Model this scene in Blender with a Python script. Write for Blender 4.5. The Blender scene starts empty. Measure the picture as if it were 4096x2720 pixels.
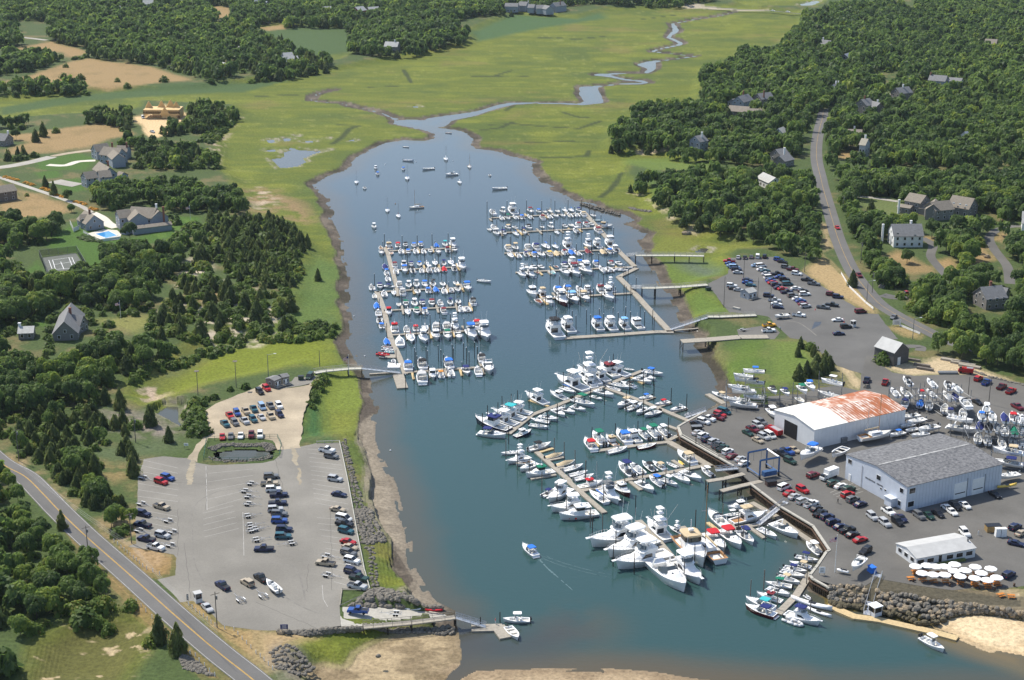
import bpy, math, random
import numpy as np
from math import radians as R, sin, cos, pi, hypot, atan2
random.seed(7); rng = np.random.default_rng(7)
scn = bpy.context.scene

# ---------------------------------------------------------------- camera, sky, sun, exposure
F, CX, CY, HC, TH = 6400.0, 2048.0, 1360.0, 198.0, R(18.3)
cam = bpy.data.objects.new('camera', bpy.data.cameras.new('camera'))
scn.collection.objects.link(cam)
cam.data.sensor_width = 36.0; cam.data.lens = F / 4096 * 36
cam.data.clip_start = 1.0; cam.data.clip_end = 60000.0
cam.location = (0, 0, HC); cam.rotation_euler = (pi/2 - TH, 0, 0)
scn.camera = cam
SUN_EL, SHX, SHY = R(52), 0.74, -0.67           # shadows fall to the right and towards the camera
SUN_AZ = atan2(-SHX, -SHY)                      # compass angle from +Y of the direction towards the sun
w = bpy.data.worlds.new('World'); scn.world = w; w.use_nodes = True
nt = w.node_tree; bg = nt.nodes['Background']
sky = nt.nodes.new('ShaderNodeTexSky'); sky.sky_type = 'NISHITA'; sky.sun_disc = False
sky.sun_elevation = SUN_EL; sky.sun_rotation = SUN_AZ; sky.air_density = 1.0; sky.dust_density = 1.2
nt.links.new(sky.outputs[0], bg.inputs[0]); bg.inputs[1].default_value = 0.13
sun = bpy.data.objects.new('sun', bpy.data.lights.new('sun', 'SUN'))
scn.collection.objects.link(sun)
sun.data.energy = 4.1; sun.data.angle = R(0.5); sun.data.color = (1.0, 0.94, 0.83)
sun.rotation_euler = (pi/2 - SUN_EL, 0, pi - SUN_AZ)
scn.view_settings.view_transform = 'Standard'; scn.view_settings.look = 'None'
scn.view_settings.gamma = 1.0; scn.view_settings.exposure = 0.42
scn.cycles.max_bounces = 6; scn.cycles.diffuse_bounces = 3; scn.cycles.glossy_bounces = 3
scn.cycles.transmission_bounces = 2; scn.cycles.transparent_max_bounces = 4
scn.cycles.use_denoising = True; scn.cycles.denoiser = 'OPENIMAGEDENOISE'; scn.cycles.denoising_prefilter = 'ACCURATE'; scn.cycles.denoising_input_passes = 'RGB_ALBEDO_NORMAL'; scn.cycles.use_adaptive_sampling = False
scn.cycles.sample_clamp_indirect = 4.0

UP = 3.4                                         # height of the dry land above low water
ST, CT = sin(TH), cos(TH)
def P(u, v, z=0.0):                              # photo pixel -> point of the real horizontal plane at height z
    dx = (u - CX) / F; dy = -(v - CY) / F
    t = (z - HC) / (-ST + dy * CT)
    return (dx * t, (CT + dy * ST) * t, z)
ZO = {'A':(1460,920,4.3556),'B':(1460,1240,4.3556),'C':(1920,780,4.3556),'D':(2080,1020,4.3556),'E':(1880,1560,4.3556),
      'G':(2220,1400,4.3556),'H':(2120,1820,4.3556),'I':(2300,1640,4.3556),'J':(2320,1980,4.3556),'K':(2780,1960,4.3556),
      'L':(2940,2180,4.3556),'M':(3540,2180,4.3556),'m':(2840,1440,2.489),'n':(3440,1480,2.489),'o':(3700,1600,3.394),
      'p':(2700,1600,2.489),'q':(2880,1000,2.489),'r':(3080,1860,2.489),'V':(0,0,.57641),'S':(0,0,1.0)}
def px(code, x, y):
    if len(code) == 2: return (1024*int(code[0]) + x/2.3057, 680*int(code[1]) + y/2.3057)
    a, b, s = ZO[code]; return (a + x/s, b + y/s)
def pl(s):                                       # "code x,y x,y code x,y" -> list of photo pixels
    out = []; code = 'S'
    for t in s.split():
        if ',' in t: out.append(px(code, *[float(q) for q in t.split(',')[:2]]))
        else: code = t
    return out
def wl(s, z=0.0): return [P(u, v, z) for u, v in pl(s)]
def W1(code, x, y, z=0.0): return P(*px(code, x, y), z)

# ---------------------------------------------------------------- materials
MATS = {}
def mat(name, col, rough=0.6, metal=0.0, noise=0.0, nscale=1.0, spec=0.4, bump=0.0, col2=None, emis=None):
    if name in MATS: return MATS[name]
    m = bpy.data.materials.new(name); m.use_nodes = True; n = m.node_tree; b = n.nodes['Principled BSDF']
    b.inputs['Roughness'].default_value = rough; b.inputs['Metallic'].default_value = metal
    b.inputs['Specular IOR Level'].default_value = spec
    c = (*col, 1)
    b.inputs['Base Color'].default_value = c
    if noise > 0 or col2:
        tc = n.nodes.new('ShaderNodeTexCoord'); tx = n.nodes.new('ShaderNodeTexNoise')
        tx.inputs['Scale'].default_value = nscale; tx.inputs['Detail'].default_value = 5; tx.inputs['Roughness'].default_value = .65
        n.links.new(tc.outputs['Object'], tx.inputs['Vector'])
        rp = n.nodes.new('ShaderNodeValToRGB'); rp.color_ramp.elements[0].position = .3; rp.color_ramp.elements[1].position = .7
        lo = tuple(x*(1-noise) for x in col) if not col2 else col; hi = tuple(min(1, x*(1+noise)) for x in col) if not col2 else col2
        rp.color_ramp.elements[0].color = (*lo, 1); rp.color_ramp.elements[1].color = (*hi, 1)
        n.links.new(tx.outputs['Fac'], rp.inputs[0]); n.links.new(rp.outputs[0], b.inputs['Base Color'])
        if bump:
            bp = n.nodes.new('ShaderNodeBump'); bp.inputs['Strength'].default_value = bump; bp.inputs['Distance'].default_value = .1
            n.links.new(tx.outputs['Fac'], bp.inputs['Height']); n.links.new(bp.outputs[0], b.inputs['Normal'])
    MATS[name] = m; return m
PAINT = {'w':(.78,.78,.76),'s':(.42,.43,.44),'g':(.13,.135,.14),'k':(.012,.012,.014),'n':(.012,.018,.06),'b':(.02,.075,.3),
         't':(.02,.10,.13),'r':(.42,.012,.015),'m':(.14,.012,.02),'y':(.42,.35,.25),'G':(.015,.05,.035),'Y':(.75,.38,.01),'l':(.25,.38,.55),
         'o':(.65,.22,.02)}
CNAME = {'w':'white','s':'silver','g':'grey','k':'black','n':'navy','b':'blue','t':'teal','r':'red','m':'maroon','y':'tan','G':'dark green',
         'Y':'yellow','l':'pale blue','o':'orange'}
def paint(c): return mat('paint_'+CNAME[c].replace(' ','_'), PAINT[c], .3, 0, 0.05, 1.5, .5)
CANV = {'w':(.82,.82,.82),'b':(.03,.17,.62),'n':(.02,.03,.14),'r':(.5,.02,.03),'g':(.16,.17,.18),'k':(.02,.02,.022),'t':(.04,.42,.45),
        'G':(.01,.17,.10),'y':(.55,.44,.28),'m':(.2,.03,.04),'Y':(.8,.55,.12),'l':(.2,.45,.75),'o':(.6,.25,.05),'s':(.5,.5,.5)}
def canvas(c): return mat('canvas_'+CNAME[c].replace(' ','_'), CANV[c], .8, 0, .12, 2.0, .2)
M_GEL = mat('white_gelcoat', (.86,.86,.85), .3, 0, .05, 1.2, .5)
M_GELHULL = mat('hull_gelcoat', (.76,.77,.78), .3, 0, .08, .8, .5)
M_NONSKID = mat('cream_nonskid', (.72,.70,.64), .7, 0, .1, 3)
M_GLASS = mat('tinted_glass', (.012,.014,.018), .08, 0, 0, 1, .7)
M_CLEAR = mat('grey_windscreen', (.09,.11,.12), .1, 0, 0, 1, .7)
M_BLACK = mat('black_plastic', (.015,.015,.017), .4)
M_TYRE = mat('tyre_rubber', (.015,.015,.015), .8)
M_ALU = mat('aluminium', (.55,.56,.57), .35, .6, .1, 4)
M_STEEL = mat('dull_steel', (.22,.23,.24), .5, .5, .2, 3)
M_TEAK = mat('teak', (.38,.2,.08), .6, 0, .25, 4)
M_WOODDOCK = mat('weathered_planks', (.33,.30,.25), .85, 0, .22, 1.3, .2, .2)
M_WOODNEW = mat('fresh_planks', (.52,.40,.22), .8, 0, .2, 1.5, .2)
M_PILE = mat('tarred_piling', (.035,.03,.026), .85, 0, .4, 1.2, .2)
M_PILEGREY = mat('bleached_piling', (.17,.15,.13), .9, 0, .35, 1.0, .2)
M_WHITE = mat('white_paint', (.8,.8,.79), .5, 0, .06, 1.0)
M_CONC = mat('concrete', (.42,.40,.35), .85, 0, .15, .8, .2)
M_RED = mat('red_plastic', (.6,.03,.02), .4)

# ---------------------------------------------------------------- mesh building
class MB:
    def __init__(s): s.v = []; s.f = []
    def add(s, vs, fs):
        n = len(s.v); s.v += [tuple(q) for q in vs]; s.f += [tuple(i+n for i in q) for q in fs]; return s
    def box(s, c, d, rz=0.0, taper=1.0, tapy=None):
        x, y, z = d[0]/2, d[1]/2, d[2]/2; ty = taper if tapy is None else tapy
        vs = [(-x,-y,-z),(x,-y,-z),(x,y,-z),(-x,y,-z),(-x*taper,-y*ty,z),(x*taper,-y*ty,z),(x*taper,y*ty,z),(-x*taper,y*ty,z)]
        cr, sr = cos(rz), sin(rz)
        vs = [(c[0]+a*cr-b*sr, c[1]+a*sr+b*cr, c[2]+h) for a, b, h in vs]
        return s.add(vs, [(3,2,1,0),(4,5,6,7),(0,1,5,4),(1,2,6,5),(2,3,7,6),(3,0,4,7)])
    def tube(s, a, b, r, n=6, r2=None, cap=True):
        r2 = r if r2 is None else r2
        d = np.array(b, float)-np.array(a, float); L = np.linalg.norm(d); d /= (L or 1)
        u = np.cross(d, (0,0,1) if abs(d[2]) < .9 else (1,0,0)); u /= np.linalg.norm(u); q = np.cross(d, u)
        vs = []
        for p, rr in ((a, r), (b, r2)):
            for k in range(n):
                t = 2*pi*k/n; vs.append(tuple(np.array(p)+rr*(cos(t)*u+sin(t)*q)))
        fs = [(k, (k+1)%n, n+(k+1)%n, n+k) for k in range(n)]
        if cap: fs += [tuple(range(n-1,-1,-1)), tuple(range(n, 2*n))]
        return s.add(vs, fs)
    def loft(s, rings, closed=True, cap0=True, cap1=True):
        n = len(rings[0]); vs = [p for r in rings for p in r]; fs = []
        for i in range(len(rings)-1):
            for k in range(n if closed else n-1):
                fs.append((i*n+k, i*n+(k+1)%n, (i+1)*n+(k+1)%n, (i+1)*n+k))
        if cap0: fs.append(tuple(range(n-1,-1,-1)))
        if cap1: fs.append(tuple(range((len(rings)-1)*n, len(rings)*n)))
        return s.add(vs, fs)
    def prism(s, poly, z0, z1):                  # a flat outline with a thickness
        n = len(poly); a = sum(poly[i][0]*poly[(i+1)%n][1]-poly[(i+1)%n][0]*poly[i][1] for i in range(n))
        if a < 0: poly = poly[::-1]
        return s.loft([[(p[0],p[1],z0) for p in poly], [(p[0],p[1],z1) for p in poly]])
    def ball(s, c, r, n=8, m=5, sz=1.0):
        rings = []
        for i in range(m+1):
            t = pi*i/m; rr = max(r*sin(t), r*.02); rings.append([(c[0]+rr*cos(2*pi*k/n), c[1]+rr*sin(2*pi*k/n), c[2]-r*sz*cos(t)) for k in range(n)])
        return s.loft(rings)
    def mesh(s, name, m=None, smooth=False):
        me = bpy.data.meshes.new(name); me.from_pydata(s.v, [], s.f); me.update()
        if m: me.materials.append(m)
        if smooth: me.polygons.foreach_set('use_smooth', [True]*len(me.polygons))
        return me
COL = scn.collection
def link(name, me, parent=None, loc=None):
    o = bpy.data.objects.new(name, me); COL.objects.link(o)
    if parent: o.parent = parent
    if loc: o.location = loc
    return o
def part(name, mb, m, parent, smooth=False): return link(name, mb.mesh(name, m, smooth), parent)
def tag(o, label, cat, group=None):
    o['label'] = ' '.join(label.split()[:16]); o['category'] = cat
    if group: o['group'] = group
    return o
def thing(name, label, cat, loc=(0,0,0), rz=0.0, group=None, sc=1.0):
    o = bpy.data.objects.new(name, None); COL.objects.link(o); o.empty_display_size = .3
    o.location = loc; o.rotation_euler = (0,0,rz); o.scale = (sc,)*3 if not isinstance(sc, tuple) else sc
    return tag(o, label, cat, group)
def single(name, mb, m, label, cat, group=None, smooth=False, loc=None, rz=0.0):
    o = link(name, mb.mesh(name, m, smooth), None, loc); o.rotation_euler[2] = rz; return tag(o, label, cat, group)
def struct(name, me):
    o = link(name, me); o['kind'] = 'structure'; return o
def stuff(name, me):
    o = link(name, me); o['kind'] = 'stuff'; return o
ORD = ('first second third fourth fifth sixth seventh eighth ninth tenth eleventh twelfth thirteenth fourteenth fifteenth sixteenth '
       'seventeenth eighteenth nineteenth twentieth').split()
def nth(i):
    if i < 20: return ORD[i]
    n = i+1; sf = 'th' if 10 <= n % 100 <= 20 else {1:'st',2:'nd',3:'rd'}.get(n % 10, 'th')
    return f'{n}{sf}'
# ---------------------------------------------------------------- terrain: one sheet from underfoot to the horizon
WATER = (wl('13 1690,1600 1750,1510 1850,1430 1865,1330 1845,1200 1838,1150 1800,930 1750,905 1640,850 1590,800 1530,690 1490,620 1450,560 1425,480 1415,400 1420,320 1410,230 1380,150 1350,80 1325,0 '
  '12 1300,1450 1270,1340 1230,1240 1180,1150 1140,1060 1100,1000 1080,940 1080,800 1090,700 1115,610 1100,560 1060,500 1040,440 1040,380 1015,310 985,270 930,180 890,100 850,30 '
  '11 840,1540 890,1500 880,1420 860,1340 850,1270 830,1230 855,1190 835,1110 845,1030 860,950 840,890 800,830 800,740 800,660 760,620 735,560 700,490 680,450 710,400 690,350 660,310 680,270 640,235 580,200 540,160 535,130 600,90 680,55 760,25 '
  '10 850,1560 890,1500 940,1450 1020,1400 1100,1360 1180,1320 1280,1305 1380,1290 1450,1298 1560,1298 1640,1275 1640,1240 1540,1200 1450,1180 1350,1160 1280,1145 1300,1110 1400,1103 1560,1105 1690,1097 1635,1140 1640,1170 1700,1185 1800,1195 1880,1210 1950,1240 2020,1280 1990,1340 2020,1370 2100,1380 2200,1390 2270,1410 '
  '20 0,1445 100,1465 210,1500 190,1530 21 170,0 240,60 270,110 370,150 360,180 450,220 520,240 600,290 660,300 740,310 800,350 870,385 1000,400 1110,460 1040,500 1140,550 1240,590 1170,650 1220,720 1200,760 1260,860 1300,920 1320,980 1360,1060 1440,1130 1500,1250 1560,1390 1570,1470 1700,1530 '
  '22 1700,60 1770,130 1775,220 1840,330 1870,400 1920,470 1990,500 1960,560 1830,640')
  + wl('22 1750,680 1600,760 1530,800 1555,885 1900,1080 2040,1160 S 3042,1965 3120,2024 3251,2102 3317,2199 3305,2205 3271,2256 3238,2299 3248,2315 3316,2350', UP)
  + wl('33 560,880 700,920 900,930 1050,960 1240,1000 1400,1040 1500,1100 1740,1170 2000,1290 2361,1360 2700,1420 3000,1600 23 2500,1650 1700,1575 1300,1510 900,1480 400,1475 0,1490 13 2050,1500 1930,1568 1880,1600'))
CREEKS = [(wl('10 1620,1150 1690,1105 1800,1085 1950,1060 2080,1030 2230,985 2361,955 20 200,950 450,955 640,962 760,940 720,870 700,810 800,795 1000,775 1170,772 1240,765 1180,745 1050,735 930,710 830,690 900,682 1100,675 1240,672 1290,640 1240,595 1290,570 1500,545 1690,520 1560,505 1400,488 1290,478 1330,460 1420,440 1540,415 1560,400 1500,370 1440,345 1470,315 1510,290 1500,250 1480,220 1600,195 1750,170 1900,150 2060,110'),
   [14,13,11,9,8,8,8,6,6,8,9.5,11,9,5,5,5,6,8,6,6,9,7,5,5,7,11,8,3,4,4,3,3,3,4,5,5,4,4,5,7,6,4,4,3,3,3], 6.5),
  (wl('10 1290,1100 1250,1085 1150,1040 1000,1005 880,985 780,950 650,945 570,935 510,930 520,890 600,860 720,830'), [7,2,1,.6,.6,.5,.5,.5,1,.8,.5,.3], 3.5)]
PONDS = [wl('10 130,1475 240,1460 250,1410 330,1390 450,1390 550,1400 690,1390 560,1420 440,1470 480,1495 380,1545 210,1560')]
for cx, cy, a, b in ((135,1310,60,16),(280,1295,52,17),(490,1310,62,10),(330,1380,45,13),(885,1302,45,8),(150,1395,60,12),(375,1262,20,6),(655,1287,18,8),(1470,990,40,7)):
    PONDS.append([W1('10', cx+a*cos(t*pi/5)*random.uniform(.7,1.2), cy+b*sin(t*pi/5)*random.uniform(.7,1.2)) for t in range(10)])
PONDS.append(wl('02 1410,700 1540,615 1670,620 1670,750 1730,830 1700,850 1590,790 1470,730'))
LOTPOND = wl('V 498,1044 560,1036 628,1042 622,1058 560,1063 503,1060', 2.4)
PONDS.append(wl('21 1660,770 1740,725 1830,735 1800,770'))
PONDS.append(wl('30 250,55 330,35 440,10 500,15 430,45 330,60'))
MARSH = [wl('V 0,232 140,212 440,205 560,190 640,180 780,160 900,137 1080,103 1085,70 1180,32 1330,40 1400,22 1700,15 1850,30 1856,60 1800,108 1720,122 1680,152 1622,182 1612,238 1570,252 1500,262 1430,292 1405,335 1412,352 1500,350 1640,378 1570,388 1450,382 1442,412 1505,452 1512,482 1560,522 1640,545 1760,580 1690,587 1672,602 1682,640 1622,657 1600,682 1682,722 1560,760 1200,800 960,900 960,1380 875,1380 862,1282 845,1120 790,1016 692,1026 702,930 742,868 700,848 590,878 470,903 400,932 370,945 330,952 290,930 300,890 380,840 440,803 450,790 560,762 640,730 680,690 670,650 690,600 690,560 640,512 600,510 560,490 545,450 530,420 500,390 500,340 470,320 480,300 545,262 540,250 330,240 320,258 230,268 140,272 0,282 -200,290 -200,235'),
  wl('V 85,1500 160,1462 260,1436 330,1440 350,1480 330,1530 280,1600 60,1600'),
  wl('13 310,1230 600,1160 1000,1130 1300,1140 1050,1250 900,1340 850,1440 780,1470 500,1360'),
  wl('V 580,60 700,50 860,62 868,104 780,145 660,150 610,120'), wl('V 1650,-40 1990,-40 1880,20 1700,18')]
UPPATCH = [wl('V 1300,1000 1300,1001 1301,1000')]

def inpoly(X, Y, poly):
    c = np.zeros(X.shape, bool); n = len(poly)
    for i in range(n):
        x0, y0 = poly[i][:2]; x1, y1 = poly[i-1][:2]
        if y0 == y1: continue
        c ^= ((y0 > Y) != (y1 > Y)) & (X < (x1-x0)*(Y-y0)/(y1-y0)+x0)
    return c
def segdist(X, Y, pts, ws=None, closed=False):
    d = np.full(X.shape, 1e9); n = len(pts)
    for i in range(n if closed else n-1):
        a, b = pts[i], pts[(i+1) % n]; dx, dy = b[0]-a[0], b[1]-a[1]; L = dx*dx+dy*dy
        if L == 0: continue
        t = np.clip(((X-a[0])*dx+(Y-a[1])*dy)/L, 0, 1)
        q = np.hypot(X-a[0]-t*dx, Y-a[1]-t*dy)
        if ws: q = q-(ws[i]*(1-t)+ws[(i+1) % n]*t)
        np.minimum(d, q, out=d)
    return d
def sdist(X, Y, poly, m=40.0):                   # signed distance, positive outside; far points just get m
    xs = [p[0] for p in poly]; ys = [p[1] for p in poly]
    k = (X > min(xs)-m) & (X < max(xs)+m) & (Y > min(ys)-m) & (Y < max(ys)+m)
    out = np.full(X.shape, m); a, b = X[k], Y[k]
    d = segdist(a, b, poly, None, True); d[inpoly(a, b, poly)] *= -1; out[k] = np.minimum(d, m); return out
_perm = rng.random((256, 256)).astype(np.float32)
def vnoise(X, Y, s, o=4, sy=1.0):                # value noise, 0..1
    r = np.zeros(X.shape, np.float32); tot = 0; a = 1.0
    for k in range(o):
        x = X/s*2**k + 17.3*k; y = Y/(s*sy)*2**k + 9.1*k; xi = np.floor(x).astype(int); yi = np.floor(y).astype(int)
        fx = (x-xi); fy = (y-yi); fx = fx*fx*(3-2*fx); fy = fy*fy*(3-2*fy)
        g = lambda i, j: _perm[(xi+i) & 255, (yi+j) & 255]
        r += a*((g(0,0)*(1-fx)+g(1,0)*fx)*(1-fy)+(g(0,1)*(1-fx)+g(1,1)*fx)*fy); tot += a; a *= .55
    return r/tot
def ss(x, a, b): t = np.clip((x-a)/(b-a), 0, 1); return t*t*(3-2*t)

us = np.concatenate([np.linspace(-1500,-160,30), np.arange(-100,4200,5.0), np.linspace(4260,5600,30)])
vs_ = np.concatenate([np.array([-742,-730,-700,-640,-560]), np.linspace(-480,-70,42), np.arange(-60,2800,5.0), np.linspace(2830,3700,22)])
U, V = np.meshgrid(us, vs_)
_t = HC/(ST+((V-CY)/F)*CT); X = (U-CX)/F*_t; Y = (CT-((V-CY)/F)*ST)*_t
NR, NC = X.shape
# how far each point lies from water (positive on land)
wob = (vnoise(X, Y, 9, 3)-.5)*5
dw = sdist(X, Y, WATER, 60)
cmud = np.full(X.shape, 1e9)
for pts, ws, mud in CREEKS:
    d = segdist(X, Y, pts, [(.72 if q > 8.5 else .42)*q for q in ws]); dw = np.minimum(dw, d)
dp = np.full(X.shape, 60.0)
for p in PONDS: dp = np.minimum(dp, sdist(X, Y, p, 30))
dl = sdist(X, Y, LOTPOND, 30)
dwn = dw + wob*.45
dm = np.full(X.shape, -60.0)
for p in MARSH: dm = np.maximum(dm, -sdist(X, Y, p, 60))
SAND_A = wl('13 560,1600 480,1500 640,1440 780,1480 850,1440 900,1340 1050,1250 1300,1140 1840,1140 1900,1300 1800,1600')      # tidal flat
SAND_B = wl('23 -500,1440 400,1470 900,1475 1300,1505 1700,1570 2600,1700 2600,2600 -1200,2600 -800,1600')                          # bar in front
SAND_C = wl('33 1490,1100 1620,960 1900,960 2361,1030 3000,1100 3000,1650 2300,1400 1740,1175')                                    # beach
SAND_D = wl('33 1050,640 1300,640 1600,700 1900,760 2361,740 2361,960 1900,860 1700,820 1000,720', UP)                              # sandy bank top
SAND_W = wl('12 1080,700 1000,760 960,900 960,990 1020,1150 1040,1300 1010,1568 13 1060,0 1080,120 1160,250 1330,400 1440,560 1490,640 1420,760 1330,830 1700,910 1560,700 1440,400 1360,0 12 1200,1150')
dA, dB, dC, dW = [sdist(X, Y, p, 30) for p in (SAND_A, SAND_B, SAND_C, SAND_W)]
dD = sdist(X, Y, SAND_D, 30)
ROCKZ = wl('33 560,880 600,720 920,700 1300,760 1700,830 2361,930 2361,1020 1640,975 1500,1060 1240,1010 900,940')
dR = sdist(X, Y, ROCKZ, 30)
sandy = (np.minimum(np.minimum(dA, dB), np.minimum(dC, dW)) < 0)
mudw = 1.6 + 4.0*vnoise(X, Y, 22, 2)
beach_w = np.where(dW < 2, 14.0, 0)
h = UP - 2.5*ss(dm, -3, 9) + (vnoise(X, Y, 22, 2)-.55)*.3
# the bank: mud slope then a step up to the grass
mw = np.maximum(mudw, np.where(dW < 0, 9+4*vnoise(X, Y, 30, 2), 0))
prof = np.where(dwn < mw, .02+.075*dwn, .02+.075*mw+(dwn-mw)*1.1)
h = np.where(dwn > 0, np.minimum(h, prof), h)
hA = np.minimum(.05+.02*np.clip(-dA, 0, 12)+.02*np.clip(dwn, 0, 8), .5); h = np.where(dwn > 0, h+(np.minimum(hA, h)-h)*ss(-dA, -7, 2), h)
h = np.where(dB < 0, .02+.03*np.clip(-dB, 0, 30), h)
h = np.where(dC < 0, np.minimum(.02+.09*np.clip(dwn, 0, 30), 1.2), h)
h = np.where(dwn <= 0, np.maximum(-.02+.12*dwn, -3.0), h)
pondz = np.where(dm > 0, .45, 1.4)
h = np.where(dp < 1.5, np.minimum(h, .5+dp*.6), h)
_top = wl('33 560,720 700,690 920,715 1300,770 1700,840 2000,880 2361,940 2700,1000', UP); _bot = wl('33 560,880 700,925 900,940 1240,1010 1500,1080 1640,985 1900,975 2361,1030 2700,1090', .5)
_dt = segdist(X, Y, _top); _db = segdist(X, Y, _bot); _k = (X > _top[0][0]-3) & (Y > 340) & (np.minimum(_dt, _db) < 12) & (Y < _top[0][1]+25)
_f = np.clip(_dt/(_dt+_db+1e-6), 0, 1); _in = inpoly(X, Y, _top+_bot[::-1]); h = np.where(_in & _k, UP-.35-(UP-.35-np.clip((X-_bot[3][0])/25, -.3, 1.1))*_f, h)
h = np.where(dl < 3, np.minimum(h, 2.45+np.clip(dl, -2, 3)*.32), h)
RAMPS = [(wl('13 765,900 1000,905 1400,905 1750,912 1840,975 1400,1030 1000,1060 785,1070', 1.7))]
dramp = sdist(X, Y, wl('13 760,895 1300,885 1760,905 1860,985 1400,1045 1000,1080 780,1080', 1.2), 20)
def rampz(x): return UP-.02-np.clip((x-W1('13', 775, 985, UP)[0])/(W1('13', 1760, 950, 0)[0]-W1('13', 775, 985, UP)[0]), 0, 1.25)*(UP+.1)
h = np.where(dramp < 0, np.minimum(h, rampz(X)-.25), h)
RAMP2 = wl('21 1540,1482 2361,1350 2361,1440 2060,1520 1800,1540', 1.5)
dramp2 = sdist(X, Y, RAMP2, 20)
h = np.minimum(h, UP-.02)
h[(V > 2700)] = np.minimum(h[(V > 2700)], UP)

# ground cover: the colour each place has by itself
def mix(c, col, a): c += (np.array(col, np.float32)-c)*np.clip(a, 0, 1)[..., None]
n1, n2, n3 = vnoise(X, Y, 60, 5), vnoise(X, Y, 13, 4), vnoise(X, Y, 5, 3)
n4 = vnoise(X, Y, 25, 4, .6)
C = np.empty(X.shape+(3,), np.float32); C[:] = (.065, .095, .03)
mix(C, (.17, .14, .065), ss(n2, .5, .75)*.8); mix(C, (.05, .075, .025), ss(n3, .55, .8)*.6)
marsh = ss(dm, -4, 2)
CM = np.empty_like(C); CM[:] = (.112, .136, .02)
mix(CM, (.15, .172, .024), ss(n4, .5, .72)); mix(CM, (.07, .10, .02), ss(n1, .52, .7)*.8); mix(CM, (.17, .14, .045), ss(vnoise(X+900, Y, 45, 4), .6, .78)*.6)
mix(CM, (.33, .33, .10), ss(vnoise(X, Y+500, 4.5, 3, .5), .64, .75)*ss(vnoise(X+300, Y, 70, 2), .45, .65)*.25)
mix(CM, (.075, .115, .03), ss(14-dwn, 0, 14)*ss(n2, .3, .6)*.75)
nb = vnoise(X*.6+Y*.5, Y, 16, 4, .35); mix(CM, (.085,.118,.022), ss(nb, .52, .66)*.55); mix(CM, (.17,.185,.03), ss(1-nb, .55, .7)*.4)
DITCH = [wl(s, .9) for s in ('20 -200,1150 0,1140 280,1165 620,1185 810,1120', '20 130,1310 330,1308 560,1300', '20 270,1450 500,1448 690,1440 710,1390', '10 0,890 200,880 480,870 600,850 740,825', '10 1050,805 1200,800 1350,790', '20 250,350 400,345 600,362 900,330', '20 -300,700 0,710 120,705 240,712', '20 -60,1020 20,965', '10 2000,705 2200,700 2361,650', '10 1360,640 1390,690 1430,760', '20 480,1040 620,1080 700,1085', '20 1180,180 1500,140', '10 700,1330 800,1260 860,1190 950,1160 760,1155', '21 820,250 900,190 960,120 1010,50', '10 2361,1130 2250,1180 2080,1200')]
dd_ = np.full(X.shape, 60.0)
for q in DITCH: dd_ = np.minimum(dd_, segdist(X, Y, q))
mix(CM, (.035,.05,.018), ss(2.6+wob*.3-dd_, 0, 1.6)*.85)
C += (CM-C)*marsh[..., None]
def zone(s, col, soft=3.0, amt=1.0, z=UP, n=None):
    d = sdist(X, Y, wl(s, z), 30); a = ss(-d+wob*.5, -soft, soft)*amt
    if n is not None: a = a*n
    mix(C, col, a)
REED, LAWN, DRY, SAND = (.06, .10, .032), (.06, .12, .02), (.30, .205, .095), (.50, .43, .33)
zone('V 0,240 150,215 430,190 560,185 640,178 700,170 560,205 440,208 200,225 0,258', REED)
zone('V 585,62 700,52 860,64 868,104 700,130 640,110', REED, 8)
zone('V 1085,70 1180,28 1330,38 1385,22 1400,36 1250,58 1100,90', (.06,.11,.038), 6)
zone('11 250,1568 700,1350 800,1100 780,900 700,850 560,800 380,980 350,1250 130,1500', (.085,.14,.035), 5, .8, 1)
zone('11 0,1500 400,1440 700,1350 780,1500 500,1568 0,1568', (.075,.125,.04), 5, .8, 1)
zone('V 520,480 560,440 620,430 700,470 730,510 690,520 620,500 560,490', (.28,.18,.10), 6, .75, 1, ss(n2,.42,.6))
zone('V 575,420 640,445 640,480 590,490', (.42,.33,.24), 5, 1, 1, ss(vnoise(X,Y,9,3,.5),.5,.66))
zone('V 490,310 545,280 560,270 520,320 500,400 480,330', (.36,.29,.2), 3, 1, 1, ss(n3,.5,.7))
zone('V 330,905 370,895 400,915 345,945', (.40,.31,.22), 3, 1, 1, ss(n3,.42,.65))
zone('V 540,790 700,760 760,800 740,850 600,870 480,895 380,930 400,880', (.16,.19,.02), 5, .8, 1)
zone('V 290,920 420,830 560,775 660,750 680,770 520,810 430,850 350,900', (.10,.125,.045), 3, .85, 1, ss(n3,.3,.6))
zone('12 450,900 420,960 660,970 640,700 590,560 510,410 660,320 540,400 460,600 405,880', (.045,.115,.035), 4, 1, 1)
zone('12 610,360 880,300 1000,420 1060,520 1040,620 860,660 600,640', (.15,.19,.03), 4, .9, 1)
zone('12 640,680 950,680 900,800 960,930 860,930 690,930', (.16,.18,.03), 4, .9, 1)
zone('02 1290,540 1290,480 1340,440 1460,430 1380,500 1340,600', (.4,.31,.23), 2, 1, 1, ss(n3,.4,.6))
zone('02 960,720 1100,700 1400,780 1650,900 1640,970 1250,950 1000,860', (.26,.21,.19), 6, .9, 1, ss(n3,.3,.6))
zone('02 830,1000 1100,980 1600,900 1650,1000 1350,1070 1200,1150 850,1080', (.09,.12,.055), 5, .9)
zone('02 850,1110 1200,1160 1260,1420 1190,1300 1000,1320 880,1230', (.24,.18,.08), 4, .9, UP, ss(n3,.3,.6))
zone('22 1860,280 2000,80 2150,0 2361,0 2361,250 2050,400 1900,360', (.095,.15,.025), 6, .9)
zone('32 0,0 330,0 450,180 300,400 0,420', (.12,.17,.035), 4, .9)
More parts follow.
